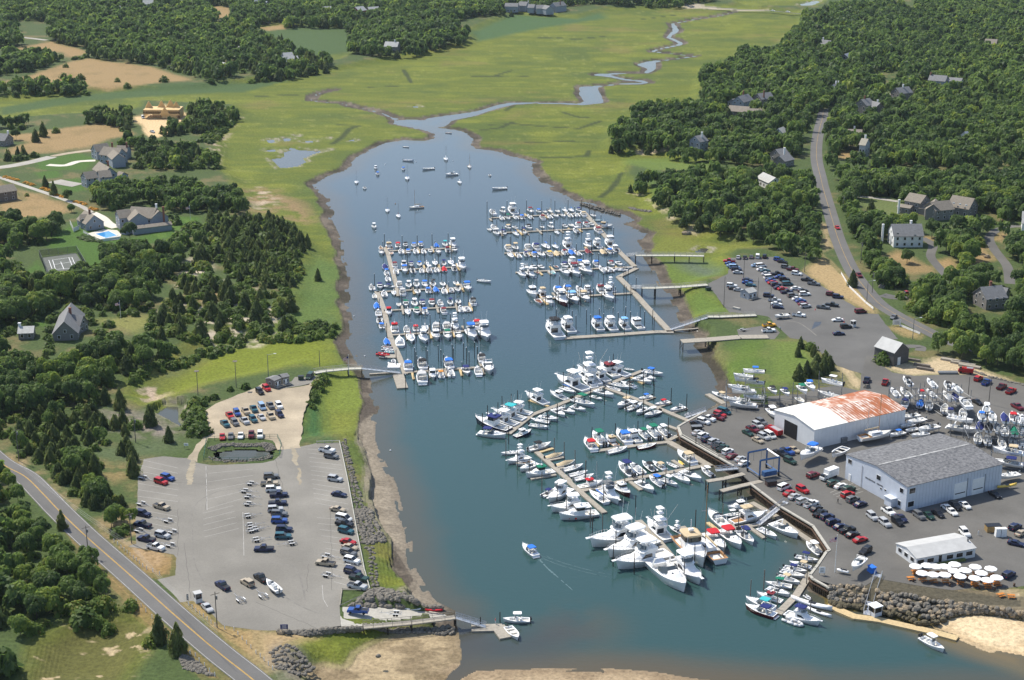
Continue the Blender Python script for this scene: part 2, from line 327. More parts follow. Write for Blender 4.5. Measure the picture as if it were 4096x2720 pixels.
zone('21 1290,880 1500,830 1800,830 1990,950 1900,1020 1560,1050 1400,1000', (.11,.16,.03), 4, .9, 1)
zone('21 1480,850 1700,830 1900,930 1850,1000 1600,930', (.10,.13,.085), 6, .9, 1)
zone('21 1620,1130 1760,1100 2000,1250 2050,1330 1650,1300', (.10,.155,.03), 4, .9)
zone('21 1200,760 1400,600 1700,650 2361,740 2200,760 1950,780 1830,720 1660,760', (.15,.165,.03), 3, .9, 1)
for s in ('00 135,450 480,380 590,420 690,440 790,470 800,500 640,530 560,480 430,490', '00 0,765 300,690 640,570 830,535 940,560 1400,615 1780,740 1500,760 1000,810 830,800 700,740 480,770 220,740 0,770',
          '00 440,1200 900,1140 1110,1140 1230,1240 1020,1280 830,1350 500,1400 60,1430 100,1360 300,1310 90,1290 90,1240 300,1230', '01 -20,100 220,280 180,190 350,220 620,330 640,390 300,450 -20,440',
          '10 30,230 240,205 280,240 100,260', '31 1080,800 1200,740 1480,900 1500,940 1330,960 1200,880', '31 1530,850 1680,800 1800,930 1690,1000', '31 1880,720 2000,690 2090,830 1880,870', '31 2060,640 2150,560 2250,610 2150,660', '31 1420,610 1570,620 1540,650 1430,640',
          '30 1030,920 1170,870 1130,940 1050,950', '30 640,1400 800,1410 780,1470 660,1470', '00 1930,50 2120,70 2160,200 2000,180 1940,120', '31 910,560 1010,520 960,600'):
    zone(s, DRY, 3, .95)
    zone(s, (.22,.16,.07), 3, .7, UP, ss(n2,.5,.75))
for s in ('01 560,560 720,450 1090,560 1110,640 1330,600 1560,430 1850,430 1830,520 1500,650 1350,680 1100,680 930,870 830,900 740,790 430,700 450,620', '01 160,970 350,830 410,930', '01 530,100 730,70 800,180 560,220', '01 280,1390 450,1400 440,1450 260,1440', '00 330,1500 700,1400 900,1460 800,1568 350,1568', '01 280,20 560,0 560,60 400,80'):
    zone(s, LAWN, 1.5, 1)
zone('01 1350,610 1560,450 1840,440 1800,520 1450,640', (.095,.165,.03), 1, .6, UP, ((X*.8+Y*.4)%9 < 4.5)*1.0)
zone('01 820,1380 1330,1345 1410,1410 1260,1510 1130,1470', (.20,.20,.06), 3, .9)
zone('31 830,250 1260,290 1290,400 1080,460 1000,400 840,310', (.12,.15,.05), 3, .9)
zone('20 1050,1430 1450,1420 1500,1490 1830,1510 1800,1568 1300,1568 1050,1500', (.12,.17,.035), 3, .9)
zone('21 1270,80 1320,90 1330,240 1300,240', (.10,.16,.03), 1, .9)
zone('V 85,1500 160,1462 260,1436 330,1440 350,1480 330,1530 280,1600 60,1600', (.10,.095,.03), 4, .85, 1); zone('V 85,1500 160,1462 260,1436 330,1440 350,1480 330,1530 280,1600 60,1600', (.42,.33,.2), 3, .9, 1, ss(vnoise(X+50, Y, 5, 3, .5), .66, .72))
sandscrub = ss(vnoise(X, Y, 11, 4), .5, .6)
zone('01 1660,1100 1700,880 1880,690 1950,1000 2361,1150 2361,1568 1700,1568 1500,1300', SAND, 4, 1, UP, sandscrub)
zone('01 1660,1200 1800,1100 2000,1060 2000,1200 1700,1220', DRY, 3, .9)
zone('11 0,1100 200,1150 350,1250 150,1500 0,1568', SAND, 4, .9, UP, sandscrub)
zone('V 380,240 430,262 418,300 350,320 330,290 310,280', (.6,.44,.24), 2, 1)
zone('00 1210,1080 1380,1060 1500,1130 1730,1060 1720,1100 1480,1200 1450,1270 1390,1270 1300,1140', (.62,.45,.25), 2, 1)
zone('03 1120,340 1260,330 1620,430 1600,600 1450,620 1330,580', (.26,.17,.07), 1.5, .95)
zone('02 0,1010 200,1110 450,1300 640,1450 880,1568 03 900,0 1050,300 1500,600 1640,0 700,0 02 640,1540 300,1250 0,1040', (.36,.25,.14), 3, .8, UP, ss(n3,.35,.6))
zone('03 600,150 800,360 1200,750 1400,1000 1750,1300 2100,1568 1900,1568 1550,1150 1300,950 1100,750 850,500 690,280', (.30,.19,.085), 2, .9)
zone('03 1680,850 1850,850 2050,1060 2361,1110 2361,1400 2050,1200', (.32,.22,.10), 2, .9)
zone('13 0,1110 230,1110 600,1100 300,1250 200,1450 100,1500 0,1400', (.36,.26,.14), 3, .95)
zone('13 110,1320 230,1230 380,1300 560,1500 600,1568 250,1568', (.22,.19,.15), 3, .9, UP, ss(n3,.25,.5))
zone('31 330,930 500,780 680,950 850,1120 1010,1310 960,1330 700,1190 500,1070 400,1000', (.36,.26,.13), 2, .95)
zone('31 480,480 560,500 600,700 500,760 500,600', (.33,.25,.14), 2, .9)
zone('31 1110,1450 1200,1430 1420,1510 1390,1560 1280,1530', (.30,.22,.10), 2, .9)
zone('32 630,250 760,240 900,400 850,470 760,430', (.46,.36,.22), 2, .9)
zone('32 930,150 1010,140 1350,220 1600,150 1900,240 2361,420 2361,520 1850,330 1300,320 1000,230', (.48,.38,.24), 2, .95)
zone('21 1030,200 1180,230 1320,330 1420,400 1530,490 1740,570 1700,600 1450,480 1250,300', (.42,.35,.24), 1.5, .8, 1, ss(n3,.4,.6))
zone('20 1090,1420 1250,1385 1450,1410 1250,1425', (.45,.36,.24), 1.5, .9, 1)
zone('20 1440,55 1560,45 2080,85 2361,95 2361,105 1900,90 1560,70', (.42,.36,.28), 1, .9, 1)
# bare banks, mud, sand and the stony shore
mudm = ss(mw+1.6-dwn, 0, 1.5)*ss(dwn, -1.0, .2)
cm = np.empty_like(C); cm[:] = (.085, .07, .055); mix(cm, (.15,.125,.095), ss(n3,.45,.7)); mix(cm, (.04,.036,.022), ss(n2,.55,.7)*.8)
C += (cm-C)*mudm[..., None]
for d, c1, c2 in ((dW, (.27,.23,.175), (.20,.17,.13)), (dA, (.36,.28,.17), (.21,.16,.095)), (dB, (.36,.275,.175), (.25,.185,.115)), (dC, (.62,.49,.31), (.48,.35,.2)), (dD, (.50,.40,.26), (.30,.22,.12))):
    a = ss(-d+wob*.3, -1.5, 1.5); mix(C, c1, a); mix(C, c2, a*ss(vnoise(X, Y, 8, 4, .5), .42, .68))
    if d is not dD: mix(C, c2, a*ss(4-dwn, 0, 4)*.8)
mix(C, (.10,.075,.03), ss(-dA, -2, 4)*ss(vnoise(X, Y, 20, 3), .58, .72)*.7)
mix(C, (.10,.15,.02), ss(dm, 0, 4)*ss(-dA, -8, -1)*0)
mix(C, (.09,.08,.055), ss(-dR, -2, 1)); mix(C, (.11,.085,.02), ss(-dR, -4, 1)*ss(2.5-dwn, 0, 2))
mix(C, (.28,.25,.19), ss(3.5-dp, 0, 3)*ss(dp, -.3, .4)*ss(n3, .35, .6))
far = ss(Y, 1700, 3500); mix(C, (.035,.055,.028), far)

def gridmesh(name, keep, Z, attrs, m):
    q = keep[:-1,:-1] | keep[1:,:-1] | keep[:-1,1:] | keep[1:,1:]
    if keep.dtype == bool and name != 'water': q = keep[:-1,:-1]
    idx = np.arange(NR*NC).reshape(NR, NC)
    quads = np.stack([idx[:-1,:-1], idx[1:,:-1], idx[1:,1:], idx[:-1,1:]], -1)[q]
    used = np.unique(quads); remap = np.zeros(NR*NC, np.int32); remap[used] = np.arange(len(used))
    co = np.stack([X.ravel()[used], Y.ravel()[used], Z.ravel()[used]], -1).astype(np.float32)
    return fastmesh(name, co, remap[quads], m, {k: a.reshape(NR*NC, -1)[used] for k, a in attrs.items()}, True)
def fastmesh(name, co, quads, m, attrs=None, smooth=False):
    me = bpy.data.meshes.new(name); n = len(quads)
    me.vertices.add(len(co)); me.vertices.foreach_set('co', np.ascontiguousarray(co, np.float32).ravel())
    me.loops.add(n*4); me.loops.foreach_set('vertex_index', np.ascontiguousarray(quads, np.int32).ravel())
    me.polygons.add(n); me.polygons.foreach_set('loop_start', np.arange(0, n*4, 4, dtype=np.int32))
    if smooth: me.polygons.foreach_set('use_smooth', np.ones(n, bool))
    me.update(calc_edges=True)
    for k, a in (attrs or {}).items():
        if a.shape[1] == 3:
            at = me.color_attributes.new(k, 'FLOAT_COLOR', 'POINT'); b = np.ones((len(a), 4), np.float32); b[:, :3] = a; at.data.foreach_set('color', b.ravel())
        else:
            at = me.attributes.new(k, 'FLOAT', 'POINT'); at.data.foreach_set('value', a.astype(np.float32).ravel())
    me.materials.append(m); return me

def gh(x, y):                                    # height of the built terrain under a point
    f = y*CT+HC*ST; u = CX+F*x/f; v = CY-F*(y*ST-HC*CT)/f
    j = int(np.clip(np.searchsorted(us, u), 1, NC-1)); i = int(np.clip(np.searchsorted(vs_, v), 1, NR-1)); a = min(max((u-us[j-1])/(us[j]-us[j-1]), 0), 1); c = min(max((v-vs_[i-1])/(vs_[i]-vs_[i-1]), 0), 1)
    return float((h[i-1,j-1]*(1-a)+h[i-1,j]*a)*(1-c)+(h[i,j-1]*(1-a)+h[i,j]*a)*c)
def ground_mat():
    m = bpy.data.materials.new('ground_cover'); m.use_nodes = True; n = m.node_tree; b = n.nodes['Principled BSDF']
    b.inputs['Roughness'].default_value = .9; b.inputs['Specular IOR Level'].default_value = .15
    ca = n.nodes.new('ShaderNodeAttribute'); ca.attribute_name = 'cover'
    ge = n.nodes.new('ShaderNodeNewGeometry'); t1 = n.nodes.new('ShaderNodeTexNoise'); t1.inputs['Scale'].default_value = .9; t1.inputs['Detail'].default_value = 6; t1.inputs['Roughness'].default_value = .7
    n.links.new(ge.outputs['Position'], t1.inputs['Vector'])
    mr = n.nodes.new('ShaderNodeMapRange'); mr.inputs[1].default_value = .3; mr.inputs[2].default_value = .7; mr.inputs[3].default_value = .62; mr.inputs[4].default_value = 1.38
    n.links.new(t1.outputs['Fac'], mr.inputs[0])
    mx = n.nodes.new('ShaderNodeVectorMath'); mx.operation = 'SCALE'; n.links.new(ca.outputs['Color'], mx.inputs[0]); n.links.new(mr.outputs[0], mx.inputs['Scale'])
    n.links.new(mx.outputs[0], b.inputs['Base Color'])
    bp = n.nodes.new('ShaderNodeBump'); bp.inputs['Strength'].default_value = .6; bp.inputs['Distance'].default_value = .5
    n.links.new(t1.outputs['Fac'], bp.inputs['Height']); n.links.new(bp.outputs[0], b.inputs['Normal'])
    return m
M_GROUND = ground_mat()
clsW = dwn < .3
isMud = (mudm > .45) | (dW < 0) | (dR < 0)
isSand = (dA < 0) | (dB < 0) | (dC < 0)
isMarsh = (dm > -1) & ~isMud & ~isSand
isGround = ~(isMud | isSand | isMarsh)
for nm, k in (('ground', isGround), ('marsh', isMarsh), ('mudflat', isMud & ~isSand), ('beach', isSand)):
    struct(nm, gridmesh(nm, k, h, {'cover': C}, M_GROUND))

# ---------------------------------------------------------------- water
def water_mat():
    m = bpy.data.materials.new('harbour_water'); m.use_nodes = True; n = m.node_tree; b = n.nodes['Principled BSDF']
    b.inputs['Roughness'].default_value = .07; b.inputs['IOR'].default_value = 1.333; b.inputs['Specular IOR Level'].default_value = .5
    at = n.nodes.new('ShaderNodeAttribute'); at.attribute_name = 'bed'; n.links.new(at.outputs['Color'], b.inputs['Base Color'])
    ge = n.nodes.new('ShaderNodeNewGeometry'); t = n.nodes.new('ShaderNodeTexNoise'); t.inputs['Scale'].default_value = .42; t.inputs['Detail'].default_value = 4; t.inputs['Roughness'].default_value = .6
    mp = n.nodes.new('ShaderNodeMapping'); mp.inputs['Scale'].default_value = (1, 2.2, 1); mp.inputs['Rotation'].default_value = (0, 0, .3)
    n.links.new(ge.outputs['Position'], mp.inputs['Vector']); n.links.new(mp.outputs[0], t.inputs['Vector'])
    bp = n.nodes.new('ShaderNodeBump'); bp.inputs['Strength'].default_value = .3; bp.inputs['Distance'].default_value = .14
    n.links.new(t.outputs['Fac'], bp.inputs['Height']); n.links.new(bp.outputs[0], b.inputs['Normal'])
    return m
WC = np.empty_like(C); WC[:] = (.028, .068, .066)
mix(WC, (.032,.062,.075), ss(Y, 480, 640)); mix(WC, (.055,.075,.088), ss(Y, 620, 950))  # distant paling by sky reflection is mixed into the base colour
sh = ss(-dwn, 14, 1); mix(WC, (.085,.07,.045), sh*.65)
mix(WC, (.08,.07,.045), ss(np.hypot((X-W1('23',620,1080)[0])/16, (Y-W1('23',620,1080)[1])/16), 1.2, .2)*.5*ss(n2, .3, .7))
shB = ss(sdist(X, Y, wl('23 -900,1450 400,1400 900,1360 1700,1420 2600,1500 2600,1900 -900,1900'), 25), 10, -8); mix(WC, (.10,.075,.04), shB*.7)
shD = ss(sdist(X, Y, wl('13 1700,1150 1900,1000 2361,1150 23 500,1000 700,1150 300,1350 13 2000,1400 1800,1568 1600,1500'), 25), 8, -8); mix(WC, (.05,.052,.048), shD*.8)
shE = ss(sdist(X, Y, wl('33 1240,1000 1740,1170 2361,1360 2361,1480 1700,1250 1300,1060'), 25), 6, -4); mix(WC, (.17,.125,.055), shE*.8)
mix(WC, (.05,.05,.02), ss(1.5-dl, 0, 1)*ss(n3, .45, .6)); mix(WC, (.07,.085,.10), ss(dw-dwn*0, -200, 1)*0)
ZW = np.zeros_like(X)
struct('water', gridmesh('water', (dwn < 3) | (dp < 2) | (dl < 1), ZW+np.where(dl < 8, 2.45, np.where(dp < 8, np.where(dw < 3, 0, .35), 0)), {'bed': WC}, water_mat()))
# ---------------------------------------------------------------- houses: ridge lines (pixel pairs at ridge height), width, eave and ridge heights; and ground kept free of trees
SH, WH, BRW = 'grey_shingle_wall', 'white_clapboard_wall', 'weathered_brown_wall'
HOUSES = [  # label, wall, roof, wings [(code, x1,y1,x2,y2, width, eave, ridge)], chimneys [(code,x,y,z)]
 ('big grey house with front gables and porch beside the pool', 'blue_grey_wall', 'taupe_shingle_roof', [('01',1078,374,1186,362,8,5.8,8.8),('01',1215,338,1440,352,10.5,5.8,9.6),('01',1235,345,1277,400,9,5.6,8.8),('01',1405,348,1468,378,9,5.6,8.8),('01',1130,525,1200,505,4,2.8,3.7),('01',1215,520,1570,478,4.5,2.8,3.7)], [('01',1440,325,11),('01',1505,352,11)], 'big_house'),
 ('grey gabled pool house between the lawn and the swimming pool', 'blue_grey_wall', 'taupe_shingle_roof', [('01',868,418,785,372,9,3.4,7.2),('01',740,412,842,408,5,4.5,6.4)], [('01',825,375,9)], 'house'),
 ('grey house with several steep gables and white terrace at upper left', 'blue_grey_wall', 'taupe_shingle_roof', [('00',862,1336,985,1320,8,5,8.4),('00',960,1352,1120,1372,9,5,8.8),('00',1035,1372,1092,1418,7.5,5,8),('00',1085,1342,1185,1345,7,4.5,7.4)], [('00',1033,1325,10.5),('00',1167,1322,9.5)], 'house'),
 ('grey house with garden pavilion below the many gabled house', 'blue_grey_wall', 'taupe_shingle_roof', [('01',768,22,870,8,7.5,5,8),('00',915,1492,1010,1545,8,5,8.6),('01',905,10,1010,0,8,4.5,7.4),('01',1100,14,1140,22,6,2.8,4.6)], [('00',995,1495,10)], 'house'),
 ('brown two storey house at the left edge above the dry field', BRW, 'taupe_shingle_roof', [('01',-90,160,118,130,9,5,7.6)], [], 'house'),
 ('low grey house at the left edge beside the dry meadow', SH, 'dark_shingle_roof', [('00',-120,1222,76,1236,9,3.6,7)], [('00',72,1215,8)], 'house'),
 ('grey gabled cottage half hidden by the lower left wood', SH, 'dark_shingle_roof', [('01',655,1228,590,1400,9.5,2.8,7.6),('01',625,1330,765,1345,6,3,6.4)], [('01',645,1285,9)], 'house'),
 ('small pale roofed shed with cupola in the lower left wood', SH, 'pale_roof', [('01',175,1446,310,1440,7,2.6,4.2)], [('01',180,1425,5.5)], 'shed'),
 ('white house with two pale roofs in the dark conifers at top', WH, 'pale_roof', [('10',248,488,330,482,8,3.4,6.4),('10',290,520,382,515,8,3,5.8)], [], 'house'),
 ('red barn with greenish roof in the woods at the top', 'red_barn_wall', 'pale_roof', [('10',915,66,985,56,10,5.5,9)], [], 'barn'),
 ('pale grey house right beside the red barn', SH, 'pale_roof', [('10',1030,66,1128,60,9,4.5,7.6)], [('10',1090,50,9)], 'house'),
 ('grey house with brick chimney at the marsh edge near the top', SH, 'pale_roof', [('10',1195,384,1315,388,9,5,8.4)], [('10',1280,374,10)], 'house'),
 ('small pale house left of the red barn', SH, 'pale_roof', [('10',618,62,688,58,9,4.5,7.6)], [], 'house'), ('long blue grey roofed house at the top left of the photo', SH, 'blue_grey_roof', [('10',-10,4,105,12,10,4.5,8)], [], 'house'),
 ('tiny white house among trees right of the red barn', WH, 'pale_roof', [('10',1430,302,1478,305,6,3,5)], [], 'house'), ('small grey roofed house in the top left forest', WH, 'pale_roof', [('00',1060,50,1112,56,9,4,7.5)], [], 'house'),
 ('white gabled house at the top edge left of centre', WH, 'pale_roof', [('00',1318,2,1412,0,9,4.5,8)], [], 'house'), ('white low house in the trees behind the upper meadow', WH, 'pale_roof', [('00',2205,428,2330,445,8,2.6,4.4)], [], 'house'),
 ('white cottage at the right end of the upper meadow wood', WH, 'pale_roof', [('00',2010,560,2100,588,7,2.6,4.6)], [], 'house'),
 ('row of joined grey townhouses at the top of the marsh', 'blue_grey_wall', 'dark_shingle_roof', [('20',-60,28,58,30,9,5.5,8.4),('20',72,14,146,18,9,5.5,9),('20',155,38,212,40,9,5,8),('20',225,46,290,46,9,5,8),('20',300,46,350,56,9,5,8),('20',375,26,472,14,9,6,9.4)], [('20',150,12,10),('20',445,12,11)], 'townhouses'),
 ('grey house with white cupola in the right hand forest', 'blue_grey_wall', 'dark_shingle_roof', [('20',2085,890,2175,866,9,5,8.6),('20',2030,915,2070,905,7,3,5)], [('20',2135,845,11)], 'house'), ('white trimmed grey house beside the cupola house', SH, 'dark_shingle_roof', [('20',2265,864,2380,850,9,5,8.4)], [('20',2325,845,10.5)], 'house'),
 ('long low brown roofed house in the right hand forest', BRW, 'taupe_shingle_roof', [('20',2010,972,2190,985,11,3,5.8),('20',2180,1000,2300,1005,9,3,5.4)], [], 'house'), ('pale grey cottage standing alone in the trees by the right marsh', 'blue_grey_wall', 'dark_shingle_roof', [('20',1688,1256,1762,1242,8.5,6,9)], [('20',1752,1228,11)], 'house'),
 ('house with brown chimney in the far right forest', BRW, 'dark_shingle_roof', [('30',490,366,580,374,9,3.5,6.4)], [('30',510,352,8)], 'house'), ('blue grey roofed house on the far right slope', SH, 'blue_grey_roof', [('30',705,500,842,456,10,3.5,7)], [], 'house'),
 ('brown roofed house near the top right corner', BRW, 'taupe_shingle_roof', [('30',2008,358,2115,364,11,3.5,7)], [], 'house'), ('large grey house of two blocks deep in the right forest', 'blue_grey_wall', 'dark_shingle_roof', [('30',1498,688,1652,700,10,6,9.4),('30',1676,714,1792,722,10,6,8)], [('30',1503,675,11)], 'house'),
 ('grey house with white chimney beside the sandy clearing', SH, 'dark_shingle_roof', [('30',1180,812,1295,798,9,5.5,9)], [('30',1248,785,11)], 'house'), ('shingled house with white deck beside the right road', SH, 'dark_shingle_roof', [('30',860,918,935,905,10,6,9.6),('30',935,925,1035,950,8,5,8)], [('30',893,893,11.5),('30',1012,930,9)], 'house'),
 ('house with twin white chimneys in the right forest', WH, 'dark_shingle_roof', [('30',605,776,685,768,8,4,7)], [('30',628,756,8.4),('30',652,756,8.4)], 'house'), ('low taupe roofed house behind the tall pale house', BRW, 'taupe_shingle_roof', [('30',740,1192,865,1196,9,3,5)], [('30',798,1172,6)], 'house'),
 ('tall pale grey house with white windows and steep roof', 'pale_shingle_wall', 'tan_roof', [('30',922,1282,868,1276,8,7.5,10.6)], [('30',900,1255,12.5)], 'house'), ('grey house with two roofs beside the right road bend', SH, 'dark_shingle_roof', [('30',72,1378,155,1366,9,4,7),('30',105,1440,192,1420,8,3.5,6)], [('30',152,1372,8.4)], 'house'),
 ('small white gabled house left of the right road', WH, 'pale_roof', [('30',95,1186,140,1170,6,3.6,6)], [], 'house'), ('narrow white house peeping out of the right forest', WH, 'blue_grey_roof', [('30',1812,1216,1838,1212,5,5.5,7.5)], [], 'house'),
 ('white shed with grey roof in the wood above the upper car park', WH, 'pale_roof', [('31',-42,22,70,72,8,3.6,6.2)], [], 'shed'),
 ('shingled house of three gabled blocks with white trim on the right', SH, 'taupe_shingle_roof', [('31',1312,210,1455,236,9.5,5.6,8.8),('31',1215,312,1330,330,5.5,3,3.9),('31',1500,296,1672,280,9.5,5.2,8.6),('31',1545,268,1525,318,7,5.2,8),('31',1420,318,1500,330,6,3,4.4)], [('31',1210,285,7)], 'house'),
 ('taupe roofed garage block with three skylights beside the shingled house', SH, 'taupe_shingle_roof', [('31',1708,232,1902,264,10.5,4.2,8.8)], [], 'garage'),
 ('white house with skylights, balconies and long grey roof', WH, 'dark_shingle_roof', [('31',1142,500,1412,498,11,5.4,9.8)], [('31',1062,512,9),('31',1320,478,11)], 'house'),
 ('white house with pale roof and deck at the right edge', WH, 'pale_roof', [('31',2352,382,2560,395,11,3.6,8.2)], [], 'house'),
 ('shingled house with white dormers and brick chimney at lower right', SH, 'dark_shingle_roof', [('31',1962,1082,2150,1064,10,4.6,8.4),('31',2150,1080,2210,1090,7,3.6,6.2)], [('31',2055,1040,10)], 'house'),
]
CLEAR = []
for _h in HOUSES:
    for wg in _h[3]:
        a = W1(wg[0], wg[1], wg[2], UP+wg[7]); b = W1(wg[0], wg[3], wg[4], UP+wg[7]); L = hypot(b[0]-a[0], b[1]-a[1]); n = max(1, int(L/6))
        for i in range(n+1):
            x, y = a[0]+(b[0]-a[0])*i/n, a[1]+(b[1]-a[1])*i/n; CLEAR.append((x, y, wg[5]/2+(1.0 if 'lower left wood' in _h[0] else 3.0))); k_ = 3 if y < 800 else 2 if y < 1150 else 1
            for dd in (9, 18, 27)[:k_]: CLEAR.append((x*(1-dd/y), y-dd, wg[5]/2+1.5))
for cd, x, y, r in (('01',540,960,9),('01',660,960,9),('01',1110,1400,6),('01',1760,470,7),('00',1480,1080,16),('00',1420,1130,9),('00',1320,1080,8),('32',1150,120,12),('32',1150,200,8),('12',220,400,9),('q',280,440,9),('01',580,870,17),('01',1000,610,15),('01',900,640,8)): CLEAR.append((*W1(cd, x, y, UP)[:2], r))
CLEARLINES = [(wl('S -200,1660 0,1850 100,1906 173,1976 234,2040 347,2148 520,2300 694,2456 867,2604 1010,2717 1200,2880', UP), 7.0),
  (wl('30 500,1090 470,1200 445,1300 440,1420 450,1568 31 470,10 510,180 580,420 650,650 760,900 870,1060 1000,1210 1140,1310 1400,1450 1700,1568', UP), 8.0),
  (wl('31 1420,620 1540,700 1500,800 1690,1020', UP), 5), (wl('31 2361,500 2150,545 2040,620 2130,800 2220,1000 2220,1120', UP), 5), (wl('31 820,245 1000,260 1200,290', UP), 4),
  (wl('00 0,1540 300,1490 480,1440 830,1390', UP), 5), (wl('01 0,70 300,170 560,260 760,340 850,400 1000,500', UP), 5), (wl('30 850,900 700,930 1060,860 1200,700', UP), 5), (wl('30 680,960 520,1060 480,1150', UP), 4), (wl('00 1400,1120 1420,1260', UP), 5)]
CLEARPOLY = [[p[:2] for p in wl(s, UP)] for s in ('31 1080,780 1200,740 1480,900 1500,940 1330,960 1200,880', '31 1530,850 1680,800 1800,930 1690,1000', '31 1880,720 2000,690 2090,830 1880,870', '31 830,250 1260,290 1290,400 1080,460 1000,400 840,310', '31 1090,1120 1340,1110 1340,1170 1120,1190',
  '30 1030,920 1170,870 1130,940 1050,950', '30 640,1400 800,1410 780,1480 660,1480', '01 820,1370 1330,1345 1410,1410 1260,1510 1130,1470', '01 280,1390 450,1400 440,1450 260,1440', '01 160,970 350,830 430,800 430,950', '01 360,760 720,700 800,900 420,960', '00 150,200 470,200 470,370 170,380', '00 1930,50 2120,70 2160,200 2000,180', '10 30,230 240,205 280,240 100,260', '30 1020,650 1200,690 1190,760 1050,740')]
# ---------------------------------------------------------------- trees and shrubs
def foliage(name, dark, light, dry=None, trans=.25):
    m = bpy.data.materials.new(name); m.use_nodes = True; n = m.node_tree; b = n.nodes['Principled BSDF']; out = n.nodes['Material Output']
    b.inputs['Roughness'].default_value = .55; b.inputs['Specular IOR Level'].default_value = .25
    a = n.nodes.new('ShaderNodeAttribute'); a.attribute_name = 'tint'
    rp = n.nodes.new('ShaderNodeValToRGB'); e = rp.color_ramp.elements; e[0].position = 0; e[0].color = (*dark, 1); e[1].position = .85; e[1].color = (*light, 1)
    if dry: q = e.new(1.0); q.color = (*dry, 1)
    n.links.new(a.outputs['Fac'], rp.inputs[0]); n.links.new(rp.outputs[0], b.inputs['Base Color'])
    tr = n.nodes.new('ShaderNodeBsdfTranslucent'); n.links.new(rp.outputs[0], tr.inputs['Color'])
    mx = n.nodes.new('ShaderNodeMixShader'); mx.inputs[0].default_value = trans
    n.links.new(b.outputs[0], mx.inputs[1]); n.links.new(tr.outputs[0], mx.inputs[2]); n.links.new(mx.outputs[0], out.inputs['Surface'])
    return m
M_LEAF = foliage('broad_leaves', (.072,.122,.042), (.20,.295,.064), (.30,.36,.06), .55)
M_CEDAR = foliage('cedar_needles', (.066,.10,.038), (.17,.215,.065), (.21,.22,.08), .55)
M_SHRUB = foliage('shrub_leaves', (.07,.125,.032), (.19,.275,.048), (.27,.28,.065), .55)
M_BARK = mat('grey_bark', (.09,.075,.06), .9, 0, .3, 3)
M_FLOWER = mat('orange_blossom', (.75,.27,.01), .7, 0, .4, 2, .2, 0, (.35,.25,.03))

def crown(kind, n, size, r):
    """leaf clumps spread over the lobes of a crown of unit radius and unit height; returns corner points and one tint per clump"""
    if kind == 'leaf':
        k = 9; c = np.zeros((k, 3)); rad = np.zeros(k)
        c[0] = (0, 0, .56); rad[0] = .62
        for i in range(1, k):
            a = 2*pi*i/(k-1)*1.62+r.uniform(0, 1); d = r.uniform(.3, .66); c[i] = (d*cos(a), d*sin(a), r.uniform(.32, .78)); rad[i] = r.uniform(.28, .44)
        i = r.integers(0, k, n*3); v = r.normal(size=(n*3, 3)); v /= np.linalg.norm(v, axis=1)[:, None]; v[:, 2] = np.where((v[:, 2] < -.3), -v[:, 2], v[:, 2])
        p = c[i]+v*rad[i][:, None]*np.array((1, 1, .62))*r.uniform(.86, 1.04, (n*3, 1))
        ins = np.zeros(n*3, bool)
        for j in range(k): ins |= (np.linalg.norm((p-c[j])/np.array((1, 1, .62)), axis=1) < rad[j]*.8)
        o = np.where(~ins)[0][:n]; p, v = p[o], v[o]; lobe = i[o]
        lt = r.uniform(-.18, .18, k)[lobe]
    elif kind == 'cedar':
        z = 1-np.sqrt(r.uniform(0, 1, n)); z = z*.97+.03*r.uniform(0, 1, n); a = r.uniform(0, 2*pi, n)
        prof = np.where(z < .18, .75+z*1.2, (1-z)**.7*1.05)*(1+.32*np.sin(a*3+z*9+r.uniform(0,6))*r.uniform(.3, 1, n))*r.uniform(.55, 1.1, n)
        p = np.stack([prof*np.cos(a), prof*np.sin(a), z], 1); v = np.stack([np.cos(a), np.sin(a), np.full(n, .55)], 1); v /= np.linalg.norm(v, axis=1)[:, None]
        lt = .1*np.sin(a*4+z*14)
    else:
        v = r.normal(size=(n, 3)); v[:, 2] = np.abs(v[:, 2]); v /= np.linalg.norm(v, axis=1)[:, None]
        a = np.arctan2(v[:, 1], v[:, 0]); q = 1+.25*np.sin(a*3+r.uniform(0, 6))+.15*np.sin(a*5+1)
        p = v*np.stack([q, q, np.ones(n)], 1)*np.array((1, 1, .95))*r.uniform(.72, 1.05, (n, 1)); lt = .1*np.sin(a*4+v[:, 2]*5)
    m = len(p)
    nn = v+r.normal(size=(m, 3))*.42+np.array((0, 0, .75)); nn /= np.linalg.norm(nn, axis=1)[:, None]
    t = np.cross(nn, r.normal(size=(m, 3))); t /= np.linalg.norm(t, axis=1)[:, None]; b = np.cross(nn, t)
    s = size*r.uniform(.55, 1.25, (m, 1)); s2 = s*r.uniform(.6, 1.0, (m, 1))
    q = np.stack([p-t*s-b*s2*.5, p+t*s*.7-b*s2, p+t*s+b*s2*.5, p-t*s*.7+b*s2], 1)
    tint = np.clip(r.beta(2, 2.4, m)*.62+lt+.12, 0, 1)
    return q, tint
def crown_mesh(name, kind, n, size, m, seed, tree=0.0):
    r = np.random.default_rng(seed); q, t = crown(kind, n, size, r)
    me = fastmesh(name, q.reshape(-1, 3), np.arange(len(q)*4).reshape(-1, 4), m, {'tint': np.repeat(np.clip(t+tree, 0, 1), 4)[:, None]}); return me
def trunk_mesh(name, kind):
    b = MB(); b.tube((0,0,-.05), (.02,.01,.5), .035, 6, .022, False); 
    for k in range(4):
        a = k*1.6+.4; b.tube((.02,.01,.32+.05*k), (.35*cos(a), .35*sin(a), .6+.04*k), .018, 5, .006, False)
    return b.mesh(name, M_BARK)

